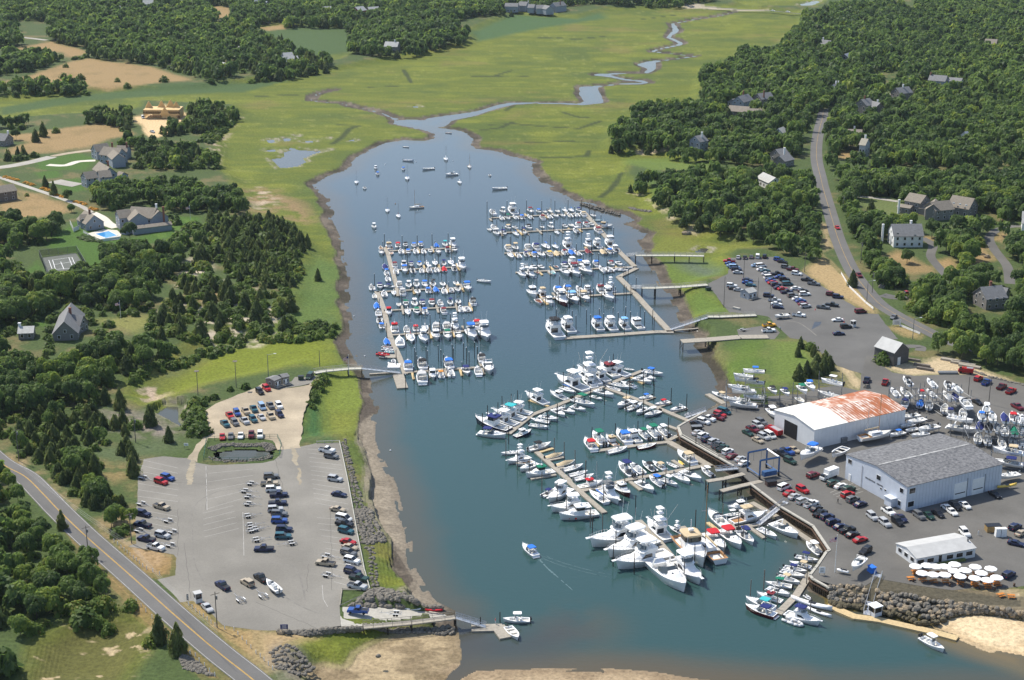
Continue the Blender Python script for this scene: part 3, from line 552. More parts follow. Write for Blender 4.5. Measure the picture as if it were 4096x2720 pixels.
# zones: (kind mix, spacing, outline, landmark phrase). L broadleaf, C cedar, S shrub
TZ = []
def tz(mixs, sp, s, hs=1.0): TZ.append((mixs, sp, wl(s, UP), hs))
tz('LLLLCS', 7.2, '00 -150,430 130,450 200,390 480,378 590,425 690,430 790,450 830,530 940,555 1400,605 1790,715 1900,780 2361,640 2361,-160 -150,-160')
tz('LLS', 6, '00 -100,560 130,450 350,455 540,490 640,540 560,575 330,655 0,705 -100,720')
tz('LLSS', 6, '00 -100,790 260,745 480,765 700,745 830,800 820,850 400,862 80,880 -100,870')
tz('SS', 4, '00 640,555 800,515 810,535 660,560')
tz('LLLC', 7.4, '10 -50,-160 2400,-160 2361,100 2361,130 1950,170 1800,215 1960,280 1965,385 1700,450 1400,515 1100,535 760,480 870,420 880,330 830,250 560,240 280,240 240,190 -50,225')
tz('LCCS', 6, '10 -50,330 120,320 260,330 250,360 350,420 430,480 650,530 720,635 300,715 -50,740')
tz('LLS', 7, '20 -50,-160 1900,-160 1900,10 1560,50 1500,62 690,45 480,60 450,100 -50,130')
tz('LLLCSL', 7.0, '20 1730,640 1960,590 2070,495 2180,430 2361,440 30 0,440 130,395 160,330 320,225 330,130 760,15 1300,30 1320,90 1370,90 1370,-150 2700,-150 2700,1568 2361,1568 520,1568 440,1400 400,1350 380,1440 230,1500 200,1568 20 2361,1568 1830,1510 1500,1490 1450,1405 1180,1385 905,1400 895,1300 950,1150 1100,1010 1600,935 1720,965 1770,800')
tz('LLCL', 6.6, '21 1055,60 1080,190 1250,240 1290,80 1330,90 1320,330 1410,395 1510,480 1740,555 1950,615 2361,690 31 0,760 240,810 430,870 470,640 505,500 480,300 520,250 460,100 440,-10 21 2361,0 1830,-20 1500,20 1050,10')
tz('LLLS', 6.4, '31 540,-10 2700,-10 2700,1568 1420,1568 1440,1480 1290,1380 1120,1230 1150,1190 1340,1165 1450,1020 1330,960 1190,870 1090,800 900,760 840,830 900,960 1000,1080 880,960 700,650 640,400 560,140')
tz('SSL', 4.2, '31 890,750 1080,720 1200,870 1340,960 1330,1040 1200,1090 1010,1090 930,930')
tz('LLL', 6.6, '32 1390,-10 1400,100 1530,180 1650,150 1900,235 2361,400 2700,520 2700,-20')
tz('LLS', 5.4, '01 760,250 830,130 1000,40 1200,100 1600,60 2100,140 2210,260 2160,400 1850,395 1550,415 1530,345 1380,320 1200,325 1030,380 900,330')
tz('CCSS', 3.4, '01 1930,430 2361,470 11 200,480 330,530 430,690 410,950 300,1130 0,1060 01 2361,1080 2180,1020 2010,880 1960,700 1900,560')
tz('LSSCSL', 4.6, '01 930,870 1100,700 1340,690 1550,640 1830,580 1870,690 1720,760 1650,900 1620,1020 1480,1070 1330,1100 1000,1000 900,950')
tz('LLLLC', 6.2, '01 -300,1000 350,965 900,890 1480,1080 1510,1200 1300,1290 780,1310 710,1220 520,1220 380,1390 -300,1520')
tz('LLS', 5.6, '01 -300,1520 160,1500 380,1450 520,1490 700,1470 830,1400 1150,1450 1200,1568 -300,1568')
tz('SSC', 4.4, '01 1300,1370 1420,1320 1500,1220 1650,1080 1700,1300 1800,1568 1150,1568')
tz('SSSC', 6.2, '01 1660,1080 1700,880 1900,700 1960,1000 2361,1150 11 370,1130 350,1400 130,1500 0,1540 01 2361,1568 1760,1568 1700,1320')
tz('LLS', 6, '01 -300,430 280,430 400,380 600,480 560,560 430,640 330,720 -300,720')
tz('SSL', 4.5, '01 -300,700 370,830 300,850 160,960 30,1000 -300,1000')
tz('CSS', 5, '00 20,1420 160,1380 340,1380 560,1360 640,1410 830,1370 830,1390 500,1440 300,1480 30,1490')
tz('CCLS', 4.6, '00 900,1000 1180,1000 1210,1110 1180,1230 960,1140 720,1150 780,1080'), tz('CCLS', 4.6, '00 1600,960 1900,940 2190,1000 2190,1060 1950,1200 1880,1230 1480,1270 1430,1180 1500,1150 1720,1110 1740,1020')
tz('LSCSS', 4.8, '00 1020,1290 1250,1240 1400,1290 1800,1300 1990,1450 2050,1568 1080,1568 1250,1420')
tz('SSL', 5, '00 -50,1120 230,1100 270,1160 200,1200 -50,1190')
tz('LLLLC', 5.8, '02 -300,-10 1780,-10 1650,120 1500,220 1250,250 1080,390 900,540 850,620 700,600 500,600 330,700 -300,800')
tz('CCSL', 4.6, '02 -300,800 200,760 400,600 850,620 960,700 1010,960 800,1000 850,1100 830,1280 1000,1300 1250,1500 1150,1568 870,1568 620,1450 480,1290 200,1090 0,990 -300,850')
tz('CC', 5.5, '02 1080,860 1190,900 1290,1080 1290,1180 1190,1130 1090,1000')
tz('SS', 4.2, '02 1700,600 1800,570 2361,380 2361,430 2000,560 1880,640 1890,880 1800,900 1700,830 1680,720')
tz('LSSLC', 4.1, '03 -300,-10 420,-10 620,160 690,210 830,430 1000,640 1020,830 700,900 520,1000 300,1150 -300,1150', .78)
tz('SSL', 4, '03 850,60 1000,-10 1240,0 1250,310 1010,280'), tz('LS', 4.5, '02 -300,1150 0,1150 290,1440 340,1568 -300,1568')
tz('SC', 5, '03 1340,1060 1560,1060 1560,1240 1500,1330 1380,1250'), tz('SL', 4, '03 -100,1320 40,1310 180,1430 190,1568 -100,1568')
tz('SS', 3.2, '12 510,400 620,340 670,330 640,440 560,560 500,640 480,560'), 
tz('CC', 4.5, '32 230,260 400,230 460,170 560,140 650,280 560,350 400,360 250,380')
tz('LL', 5, '31 500,760 640,720 710,880 640,940 560,900'), tz('SC', 4.5, '21 1770,770 1990,830 1980,880 1850,840')
tz('SSS', 4.2, '01 1480,560 1560,440 1850,425 1860,560 1700,640 1550,650'), tz('SSS', 3.6, '00 1880,1240 2060,1090 2190,1070 2050,1230 1950,1330 1800,1300'), tz('SSL', 4.0, '01 1800,250 2000,130 2200,150 2260,260 2230,420 2100,400')
tz('SSS', 3.4, '02 1150,350 1300,240 1650,140 2000,20 2361,-10 2100,60 1700,200 1350,300 1180,420'), tz('SC', 6, '02 1000,600 1250,680 1300,900 1000,900'), tz('SSS', 4, '11 130,1500 360,1380 700,1360 780,1480 500,1540 100,1568'), tz('SSL', 4.6, '21 1330,80 1700,100 1500,300 1330,300')
tz('SSL', 4.4, '31 640,400 700,380 900,420 1080,430 1400,400 1430,440 1100,480 1000,560 900,560 760,640'), tz('SSL', 4.4, '31 1140,1190 1340,1180 1500,1300 1900,1400 2361,1450 2361,1568 1500,1568 1400,1450'), tz('SS', 4.5, '03 520,930 700,880 1000,870 1100,920 1050,1060 800,1090 560,1010')
tz('SSSSS', 5.2, '01 -300,900 350,900 900,880 1340,1100 1480,1330 1300,1568 -300,1568', .75), tz('SSSSS', 5.2, '02 -300,-10 1700,60 1400,250 1060,420 880,640 1010,1000 860,1300 1240,1500 700,1480 -300,880', .75), tz('SSSSS', 5.5, '31 640,300 900,200 1300,420 1100,600 1000,700 1500,1000 1700,1050 2361,1100 2361,1568 1500,1568 1150,1230 1000,1100 800,800', .8)
SINGLES = [('C',*pl('31 780,1075')[0],8),('C',*pl('31 950,395')[0],8),('C',*pl('32 300,75')[0],5),('C',*pl('32 275,150')[0],5),('C',*pl('32 420,150')[0],5),
  ('S',*pl('32 390,90')[0],3.5),('S',*pl('32 1060,215')[0],5),('C',*pl('02 970,590')[0],7),('C',*pl('02 1110,640')[0],8),('C',*pl('02 1390,790')[0],8.5),('C',*pl('02 1560,940')[0],6),
  ('C',*pl('02 1230,1250')[0],8),('C',*pl('02 880,1250')[0],8),('C',*pl('03 1470,1220')[0],8),('C',*pl('03 1640,1320')[0],8.5),('C',*pl('03 570,170')[0],6),('S',*pl('03 1210,910')[0],3),
  ('L',*pl('01 480,640')[0],9.5),('L',*pl('01 1200,640')[0],9),('L',*pl('31 1280,860')[0],7),('L',*pl('31 1240,700')[0],6),('L',*pl('31 1510,620')[0],9),('C',*pl('22 1840,640')[0],2),
  ('C',*pl('00 330,1310')[0],9),('C',*pl('00 400,1260')[0],10),('L',*pl('00 150,1290')[0],7),('S',*pl('00 515,1225')[0],4),('S',*pl('00 610,620')[0],3.5),('S',*pl('00 590,725')[0],5),('S',*pl('00 740,735')[0],5),
  ('S',*pl('00 1085,755')[0],3.5),('S',*pl('00 1170,795')[0],4),('S',*pl('00 1515,755')[0],5),('C',*pl('01 1800,1160')[0],7),('C',*pl('01 1730,1140')[0],6),('C',*pl('01 1855,1115')[0],5),('C',*pl('11 475,690')[0],7),('C',*pl('11 570,970')[0],6),
  ('C',*pl('01 1810,1070')[0],5),('S',*pl('01 250,240')[0],2),('C',*pl('01 1600,1240')[0],8),('L',*pl('01 660,390')[0],5),('L',*pl('01 630,280')[0],6),('C',*pl('01 500,230')[0],8),('C',*pl('01 420,160')[0],7),
  ('L',*pl('01 560,1190')[0],12.5),('L',*pl('01 150,1400')[0],11)]
TREES = []      # kind, x, y, height, radius
def tree_ok(x, y, buf):
    for (hx, hy, hr) in CLEAR:
        if (x-hx)**2+(y-hy)**2 < (hr+buf*.6)**2: return False
    return True
cl_arr = np.array(CLEAR)
for mixs, sp, poly, hs in TZ:
    xs = [p[0] for p in poly]; ys = [p[1] for p in poly]
    gx, gy = np.meshgrid(np.arange(min(xs), max(xs), sp), np.arange(min(ys), max(ys), sp))
    gx = gx.ravel()+rng.uniform(-.42, .42, gx.size)*sp; gy = gy.ravel()+rng.uniform(-.42, .42, gy.size)*sp
    k = inpoly(gx, gy, poly)
    for hx, hy, hr in CLEAR: k &= ((gx-hx)**2+(gy-hy)**2) > hr*hr
    for q, r_, in CLEARLINES: k[k] &= segdist(gx[k], gy[k], q) > r_
    fc = (HC-UP)/(HC-UP-4.5)
    for q in CLEARPOLY: k[k] &= ~(inpoly(gx[k], gy[k], q) | inpoly(gx[k]*fc, gy[k]*fc, q))
    k &= np.abs(gx) < gy*.42+60
    if sp > 3.9 and 'L' in mixs or 'C' in mixs and 'L' not in mixs and len(mixs) < 4:
        hh_ = (5.6 if mixs.count('L')*2 > len(mixs) else 3.6)*hs; f_ = (HC-UP)/(HC-UP-hh_); k[k] &= inpoly(gx[k]*f_, gy[k]*f_, poly)
    gx, gy = gx[k], gy[k]; pick = rng.integers(0, len(mixs), gx.size); big = vnoise(gx, gy, 35, 2)
    for x, y, c, bg_ in zip(gx, gy, pick, big):
        c = mixs[c]; q = rng.uniform(.8, 1.25)*(.75+.55*bg_)
        if c == 'L': hh = 8.4*q*(sp/6.6)**.5; rr = hh*rng.uniform(.42, .58)
        elif c == 'C': hh = 5.8*q*(sp/5)**.4; rr = hh*rng.uniform(.28, .42)
        else: hh = 2.9*q*(sp/4.5)**.5; rr = hh*rng.uniform(.6, .85)
        TREES.append((c, x, y, hh*hs, rr*hs))
NS = len(SINGLES)
for c, u, v, hh in SINGLES:
    x, y, _ = P(u, v, UP); TREES.append((c, x, y, hh, hh*{'L':.5,'C':.28,'S':.65}[c]))
def gz(x, y):
    return gh(x, y)-.1
LAND = [(n_, *W1(*a)[:2]) for n_, a in (('the tennis court', ('01',580,840)), ('the swimming pool', ('01',990,600)), ('the grey gabled cottage', ('01',640,1350)), ('the osprey pole', ('02',1820,500)),
  ('the marsh pool', ('02',1570,700)), ('the lower road bend', ('02',250,1280)), ('the lower car park gate', ('03',1700,830)), ('the fenced stone pond', ('02',2250,1050)), ('the timber house frame', ('00',1480,1060)),
  ('the red truck driveway', ('31',1280,1140)), ('the white house with skylights', ('31',1280,640)), ('the shingled house at right', ('31',2060,1170)), ('the grey barn', ('32',1200,180)), ('the upper car park booth', ('q',280,440)),
  ('the cottage in the trees', ('20',1720,1300)), ('the tall pale house', ('30',890,1360)), ('the big grey waterside house', ('01',1300,500)), ('the white shed', ('31',10,60)), ('the twin gabled house', ('00',1050,1430)),
  ('the orange flower bed', ('01',600,240)), ('the lower marsh', ('03',900,1250)), ('the upper meadow', ('00',1000,680)), ('the marsh creek bend', ('20',700,900)), ('the red barn', ('10',950,130)), ('the lower left corner shrubs', ('03',200,900)),
  ('the far left flagpole', ('01',1110,1370)), ('the lawn flagpole', ('01',1755,450)), ('the west marina gangway', ('12',900,250)), ('the rust roofed shed', ('32',700,680)), ('the dirt car park', ('12',100,620)))]
KN = {'L':('broadleaf_tree','tree','broadleaf trees on the dry land','broadleaf tree'), 'C':('cedar_tree','cedar','cedars on the dry land','cedar'), 'S':('shrub','shrub','shrubs on the dry land','shrub')}
LOOKS = {'L':('dark green','mid green','fresh green','yellow-green'), 'C':('dark','dull green','olive','greyish'), 'S':('dark green','green','bright green','olive')}
NVAR = 12
CM_ = {}
for c, kind, m, n_, s_ in (('L','leaf',M_LEAF,1150,.08), ('C','cedar',M_CEDAR,700,.13), ('S','bush',M_SHRUB,300,.16)):
    CM_[c] = [crown_mesh(KN[c][0]+'_crown', kind, n_, s_, m, 100+i, (-.18,-.02,.16,.42)[i//3]+rng.uniform(-.04,.04)) for i in range(NVAR)]
TRUNK = trunk_mesh('trunk', 0)
# the trees that show largest stand as things of their own; the rest of the woods is one mass per kind
lab_count = {}
arr = np.array([(t[1], t[2], t[3], t[4]) for t in TREES]); depth = arr[:, 1]*CT
inview = (arr[:, 1] > 335) & (np.abs(arr[:, 0]) < arr[:, 1]*.345)
landxy = np.array([l[1:] for l in LAND])
for c in 'LCS':
    ids = np.array([i for i, t in enumerate(TREES) if t[0] == c]); size = arr[ids, 2]*arr[ids, 3]/depth[ids]**2*inview[ids]+(ids >= len(TREES)-NS)*1.0
    order = ids[np.argsort(-size)]; own = order[:{'L':290,'C':290,'S':200}[c]]; rest = order[len(own):]
    # labels: the landmark each stands nearest to, and its rank by distance from it
    near = {}
    for i in own:
        d = np.hypot(landxy[:, 0]-arr[i, 0], landxy[:, 1]-arr[i, 1]); l = int(np.argmin(d)); near.setdefault(l, []).append((d[l], i))
    for l, lst in near.items():
        cnt = {}
        for r_, (d, i) in enumerate(sorted(lst)):
            var = int(rng.integers(0, NVAR)); look = LOOKS[c][var//3]
            if c != 'C' and arr[i, 1] < 480 and arr[i, 0] < -95 and rng.random() < .6: var = int(rng.integers(6, 12)); look = LOOKS[c][var//3]
            if c == 'L' and i >= len(TREES)-2: var = 9 if i == len(TREES)-2 else 4; look = LOOKS[c][var//3]
            k = cnt[look] = cnt.get(look, -1)+1
            _, x, y, hh, rr = TREES[i]
            t = thing(KN[c][0], f'{look} {KN[c][3]}, {nth(k)} nearest of its shade to {LAND[l][0]}', KN[c][1], (x, y, gz(x, y)), rng.uniform(0, 6.28), KN[c][2], (rr, rr, hh))
            link('crown', CM_[c][var], t)
            if c != 'S': link('trunk', TRUNK, t)
    # the mass
    qs, ts = [], []
    protos = {}
    for lod, (n_, s_) in enumerate({'L':((420,.125),(190,.18),(85,.26)), 'C':((240,.19),(120,.26),(60,.36)), 'S':((110,.26),(55,.37),(28,.52))}[c]):
        protos[lod] = [crown({'L':'leaf','C':'cedar','S':'bush'}[c], n_, s_, np.random.default_rng(500+10*lod+j)) for j in range(8)]
    dens = vnoise(arr[:, 0]+77, arr[:, 1], 40, 3)
    for i in rest:
        _, x, y, hh, rr = TREES[i]; lod = 0 if depth[i] < 620 else 1 if depth[i] < 1050 else 2
        if not inview[i]: lod = 2
        q, t = protos[lod][rng.integers(0, 8)]; a = rng.uniform(0, 6.28); ca, sa = cos(a), sin(a)
        M = np.array(((ca*rr, sa*rr, 0), (-sa*rr, ca*rr, 0), (0, 0, hh))); qs.append(q@M+np.array((x, y, gz(x, y))))
        ts.append(np.clip(t+(rng.choice([-.2,-.08,.05,.2,.45], p=[.25,.27,.25,.16,.07])+(dens[i]-.5)*.4), 0, 1))
    if qs:
        q = np.concatenate(qs); t = np.concatenate(ts)
        nm = {'L':'woodland','C':'cedar_woodland','S':'scrub'}[c]
        o = stuff(nm, fastmesh(nm, q.reshape(-1, 3), np.arange(len(q)*4).reshape(-1, 4), {'L':M_LEAF,'C':M_CEDAR,'S':M_SHRUB}[c], {'tint': np.repeat(t, 4)[:, None]}))
        o['label'] = {'L':'leafy green woodland spreading behind the harbour','C':'dark cedar woodland around the marsh edges','S':'low green scrub between the trees'}[c]; o['category'] = {'L':'woodland','C':'woodland','S':'scrub'}[c]
    print(c, len(own), len(rest), sum(len(a) for a in qs))
# ---------------------------------------------------------------- roads, lots, drives (sheets laid on the land)
def surf_mat(name, col, n1=.18, s1=.12, n2=.12, s2=2.5, stain=None):
    m = bpy.data.materials.new(name); m.use_nodes = True; n = m.node_tree; b = n.nodes['Principled BSDF']; b.inputs['Roughness'].default_value = .85; b.inputs['Specular IOR Level'].default_value = .25
    ge = n.nodes.new('ShaderNodeNewGeometry'); last = None
    for sc_, am in ((s1, n1), (s2, n2), (.035, n1)):
        t = n.nodes.new('ShaderNodeTexNoise'); t.inputs['Scale'].default_value = sc_; t.inputs['Detail'].default_value = 5; n.links.new(ge.outputs['Position'], t.inputs['Vector'])
        mr = n.nodes.new('ShaderNodeMapRange'); mr.inputs[1].default_value = .3; mr.inputs[2].default_value = .7; mr.inputs[3].default_value = 1-am; mr.inputs[4].default_value = 1+am; n.links.new(t.outputs['Fac'], mr.inputs[0])
        if last is None: last = mr.outputs[0]
        else:
            k = n.nodes.new('ShaderNodeMath'); k.operation = 'MULTIPLY'; n.links.new(last, k.inputs[0]); n.links.new(mr.outputs[0], k.inputs[1]); last = k.outputs[0]
    v = n.nodes.new('ShaderNodeVectorMath'); v.operation = 'SCALE'; v.inputs[0].default_value = col; n.links.new(last, v.inputs['Scale']); n.links.new(v.outputs[0], b.inputs['Base Color'])
    return m
M_LOT = surf_mat('sunbleached_asphalt', (.215,.203,.178), .14, .06, .08)
M_ROAD = surf_mat('road_asphalt', (.13,.127,.122), .07, .1, .06)
M_YARD = surf_mat('yard_asphalt', (.125,.12,.11), .12, .09, .08)
M_UPLOT = surf_mat('dark_asphalt', (.125,.122,.115), .1, .1, .07)
M_DIRT = surf_mat('sandy_dirt', (.36,.30,.215), .16, .12, .12)
M_GRAVEL = surf_mat('pale_gravel', (.36,.34,.30), .1, .2, .15)
M_SHELL = surf_mat('shell_drive', (.60,.56,.48), .06, .2, .05)
M_LINEW = mat('worn_white_line', (.42,.41,.385), .8, 0, .25, .6)
M_LINEY = mat('yellow_line', (.50,.30,.05), .8, 0, .2, .5)
M_DARK = mat('dark_tyre_marks', (.185,.175,.155), .9, 0, .2, .5)
M_WET = mat('wet_patch', (.05,.055,.065), .35, 0, .2, .5)
def sheet(name, s, m, dz=.0, kind=True, rag=0.0):
    p = wl(s, UP)
    if rag:                                       # a broken edge where sand meets tarmac
        q = []
        for i in range(len(p)):
            a, b = p[i], p[(i+1) % len(p)]; n = max(1, int(hypot(b[0]-a[0], b[1]-a[1])/2.5))
            for k in range(n): q.append((a[0]+(b[0]-a[0])*k/n+random.uniform(-rag, rag), a[1]+(b[1]-a[1])*k/n+random.uniform(-rag, rag)))
        p = q
    b = MB(); b.prism([(x[0], x[1]) for x in p], UP-.3, UP+dz); return struct(name, b.mesh(name, m))
def strip(name, pts, wd, m, z, kind=True):
    vs, fs = [], []; n = len(pts)
    for i in range(n):
        a = pts[max(0, i-1)]; c = pts[min(n-1, i+1)]; dx, dy = c[0]-a[0], c[1]-a[1]; L = hypot(dx, dy) or 1
        ww = wd if not isinstance(wd, list) else wd[i]
        vs += [(pts[i][0]-dy/L*ww/2, pts[i][1]+dx/L*ww/2, z), (pts[i][0]+dy/L*ww/2, pts[i][1]-dx/L*ww/2, z)]
    fs = [(2*i, 2*i+1, 2*i+3, 2*i+2) for i in range(n-1)]
    return struct(name, MB().add(vs, fs).mesh(name, m))
def smooth(pts, k=8):                             # Catmull-Rom through the points
    out = []; n = len(pts)
    for i in range(n-1):
        p0, p1, p2, p3 = [np.array(pts[j][:2]) for j in (max(0, i-1), i, i+1, min(n-1, i+2))]
        for q in range(k):
            t = q/k; out.append(tuple(.5*(2*p1+(p2-p0)*t+(2*p0-5*p1+4*p2-p3)*t*t+(3*p1-p0-3*p2+p3)*t**3)))
    return out+[tuple(pts[-1][:2])]
def off(pts, d):
    out = []; n = len(pts)
    for i in range(n):
        a = pts[max(0, i-1)]; c = pts[min(n-1, i+1)]; dx, dy = c[0]-a[0], c[1]-a[1]; L = hypot(dx, dy) or 1
        out.append((pts[i][0]-dy/L*d, pts[i][1]+dx/L*d))
    return out
sheet('parking_lot', '02 1330,1098 1500,1072 1640,1085 1735,1088 1800,1125 1850,1140 1950,1155 2100,1150 12 60,1135 160,1110 225,1060 240,985 410,985 560,950 770,945 800,1040 850,1300 895,1568 13 895,0 935,250 1005,600 1050,745 800,735 770,890 785,1070 560,1100 230,1110 03 2361,1110 2050,1060 1850,850 1760,840 1665,850 1590,760 1450,640 1620,600 1625,440 1600,410 1180,335 1260,310 1250,0 02 1270,1480 1275,1300 1300,1180', M_LOT, .0, True, .15)
sheet('dirt_lot', '02 1720,1100 1790,1000 1870,900 1890,820 1880,660 1980,590 2150,520 2361,440 12 60,400 200,450 330,440 500,410 500,340 560,325 590,345 520,400 480,560 440,700 405,960 420,1000 200,1010 150,930 0,900 02 1920,905 1850,1010 1810,1130', M_DIRT, .004, True, .35)
sheet('hut_apron', '12 150,430 330,380 360,340 440,345 560,330 600,330 520,395 420,420 200,455', M_LOT, .008)
sheet('upper_parking_lot', '21 2000,810 2361,800 31 60,800 160,860 330,950 470,1050 700,1200 900,1320 1020,1330 1080,1420 1110,1450 1200,1560 32 1035,0 990,60 985,180 930,140 900,150 870,310 640,240 480,110 340,0 31 200,1550 140,1490 80,1435 0,1350 21 2300,1340 2000,1310 1900,1180 1800,1050 1990,960 2010,870 1960,830', M_UPLOT, .0, True, .2)
sheet('boatyard_lot', '22 1750,675 1600,757 1528,800 1555,887 1900,1082 2040,1162 S 3042,1967 3120,2026 3251,2104 3317,2201 3305,2207 3271,2258 3238,2301 3250,2313 33 600,690 900,700 1050,590 1350,650 1700,700 2050,740 2361,700 2700,680 32 2900,400 2361,400 1900,320 1600,320 1350,330 1150,300 1000,200 930,140 900,150 860,300 850,470 640,420 480,440 300,500 0,520 22 2361,600 2200,560 1950,590', M_YARD, -.004, True, .1)
road_l = smooth(wl('S -300,1600 -120,1745 0,1850 100,1906 173,1976 234,2040 347,2148 520,2300 694,2456 867,2604 1010,2717 1200,2880 1300,2960', UP))
strip('road', road_l, 7.6, M_ROAD, UP+.012); strip('road_edge_line', off(road_l, 3.45), .12, M_LINEW, UP+.018); strip('road_edge_line', off(road_l, -3.45), .12, M_LINEW, UP+.018)
strip('road_centre_line', off(road_l, .1), .13, M_LINEY, UP+.018); strip('road_centre_line', off(road_l, -.1), .13, M_LINEY, UP+.018)
road_r = smooth(wl('30 510,1000 500,1090 470,1200 452,1300 445,1400 452,1500 31 482,60 510,180 580,420 650,650 760,900 870,1060 1000,1210 1140,1310 1400,1450 1700,1590 2100,1700', UP))
strip('road', road_r, 7.0, M_ROAD, UP+.012); strip('road_centre_line', off(road_r, .1), .12, M_LINEY, UP+.018)
for nm, s, wd, m in (('driveway','01 -100,40 0,70 300,170 560,260 760,340 850,400',3.2,M_GRAVEL), ('driveway','01 840,395 930,440 1000,500 1080,530',6,M_SHELL), ('driveway','00 480,1440 650,1410 840,1385',5,M_DIRT), ('driveway','00 -60,1550 100,1530 300,1490 480,1445',8,M_GRAVEL), ('driveway','00 440,1520 600,1525 720,1490 880,1480',5,M_SHELL),
    ('driveway','01 500,100 600,120 720,140',9,M_GRAVEL), ('driveway','31 1420,625 1520,690 1500,790 1560,880 1690,1020',4.2,M_YARD), ('driveway','31 2361,520 2250,520 2120,550 2040,620 2080,720 2140,800 2210,900 2230,1050',4.5,M_YARD), ('driveway','31 820,245 960,255 1200,290',4,M_GRAVEL), ('driveway','31 1050,1150 1180,1175 1330,1150',6,M_UPLOT),
    ('driveway','30 640,940 760,930 870,885',5,M_YARD), ('driveway','30 1060,855 1190,860 1200,720',4,M_GRAVEL), ('driveway','20 1780,60 2100,88 2361,97 30 200,117 340,132',3.2,M_YARD), ('driveway','00 180,340 300,355 430,370',5,M_GRAVEL), ('driveway','32 1130,60 1390,60 1400,100',4,M_YARD)):
    strip(nm, smooth(wl(s, UP), 5), wd, m, UP+.008)
sheet('pool_deck', '01 790,590 960,545 1080,555 1120,590 1100,640 900,660', M_SHELL, .01)
sheet('tennis_court', '01 395,808 700,765 790,905 430,945', mat('court_green', (.115,.125,.11), .9, 0, .12, .4), .01)
# parking bays, tyre tracks
bays = MB()
def bay(a, b, wd=.11): 
    dx, dy = b[0]-a[0], b[1]-a[1]; L = hypot(dx, dy); nx, ny = -dy/L*wd/2, dx/L*wd/2
    bays.add([(a[0]-nx,a[1]-ny,UP+.006),(b[0]-nx,b[1]-ny,UP+.006),(b[0]+nx,b[1]+ny,UP+.006),(a[0]+nx,a[1]+ny,UP+.006)], [(0,1,2,3)])
def bayrow(s, n):                                 # four corner pixels: first stripe a-b, last stripe c-d
    a, b, c, d = wl(s, UP)
    for i in range(n+1):
        t = i/n; bay([a[j]+(c[j]-a[j])*t for j in (0,1)], [b[j]+(d[j]-b[j])*t for j in (0,1)])
bayrow('12 480,1005 770,1030 540,1500 855,1560', 12); bayrow('13 560,70 900,95 720,660 1040,750', 10)
bayrow('02 1290,1100 1640,1180 1270,1440 1640,1490', 6); bayrow('03 1250,-10 1630,60 1290,260 1620,350', 5)
bayrow('02 1920,1230 2330,1190 1900,1560 2340,1430', 4); bayrow('03 1870,30 2150,-40 1880,250 2200,170', 4)
bayrow('p 540,612 600,590 250,420 300,400', 8); bayrow('r 640,250 700,225 900,410 980,380', 5); bayrow('r 600,275 830,180 690,340 930,260', 3)
bayrow('q 330,150 380,140 640,440 700,430', 10); bayrow('q 560,240 700,225 770,440 910,430', 6)
bay(*wl('02 1900,1160 1910,1568', UP), .15); bay(*wl('13 610,690 620,820', UP)), bay(*wl('13 620,820 660,890', UP)), bay(*wl('03 2240,20 2250,420', UP))
struct('parking_lines', bays.mesh('parking_lines', M_LINEW))
strip('tyre_tracks', smooth(wl('13 130,488 330,515 400,600 440,750 450,830', UP)), .5, M_DARK, UP+.0085); strip('tyre_tracks', smooth(wl('13 250,790 400,880 560,950', UP)), .5, M_DARK, UP+.0085)
strip('tyre_tracks', smooth(wl('02 1790,1568 1830,1490 2000,1400 2200,1370 2361,1330', UP)), .35, M_DARK, UP+.0085); strip('tyre_tracks', smooth(wl('03 1770,0 1780,300 1800,500 1900,700', UP)), .3, M_DARK, UP+.0085)
strip('tyre_tracks', smooth(wl('31 0,1375 250,1400 350,1450 450,1530', UP)), .5, M_DARK, UP+.0085)
sheet('wet_patch', '31 400,1470 430,1400 495,1400 480,1430', M_WET, .009)
sheet('pier_head', '21 2075,1470 2361,1430 31 60,1445 110,1500 60,1560 0,1562 21 2361,1562 2090,1530', M_YARD, .002)
sheet('gravel_terrace', '33 1060,590 1350,650 1700,690 1900,720 1700,740 1400,700 1050,640', M_YARD, .02)
M_SEAM = mat('tar_seam', (.10,.095,.085), .9, 0, .2, 1); M_DRIFT = mat('sand_drift', (.30,.26,.19), .95, 0, .2, .4)
def wander(a, b, n, amp): return [(a[0]+(b[0]-a[0])*i/n+random.uniform(-amp, amp), a[1]+(b[1]-a[1])*i/n+random.uniform(-amp, amp)) for i in range(n+1)]
for q in ('03 1640,-10 1640,420', '02 1905,1160 1900,1568', '13 690,0 700,740', '13 480,500 470,760', '12 180,1100 300,1560', '03 1700,300 1760,820', '13 0,850 560,1090', '02 1290,1290 1900,1330', '12 320,1000 700,985'):
    a, b_ = wl(q, UP); strip('asphalt_seam', wander(a, b_, 14, .25), .10, M_SEAM, UP+.0065)
for q, w_ in (('02 1800,1100 1770,1200 1740,1330', 3.2), ('12 330,985 340,1060 380,1160', 2.4), ('12 400,1180 380,1260 400,1330', 1.6)): strip('sand_drift', smooth(wander(*[wl(q, UP)[i] for i in (0, 2)], 6, .5)), [w_*random.uniform(.5,1)*(1-abs(i/48-.5)) for i in range(49)], M_DRIFT, UP+.0062)
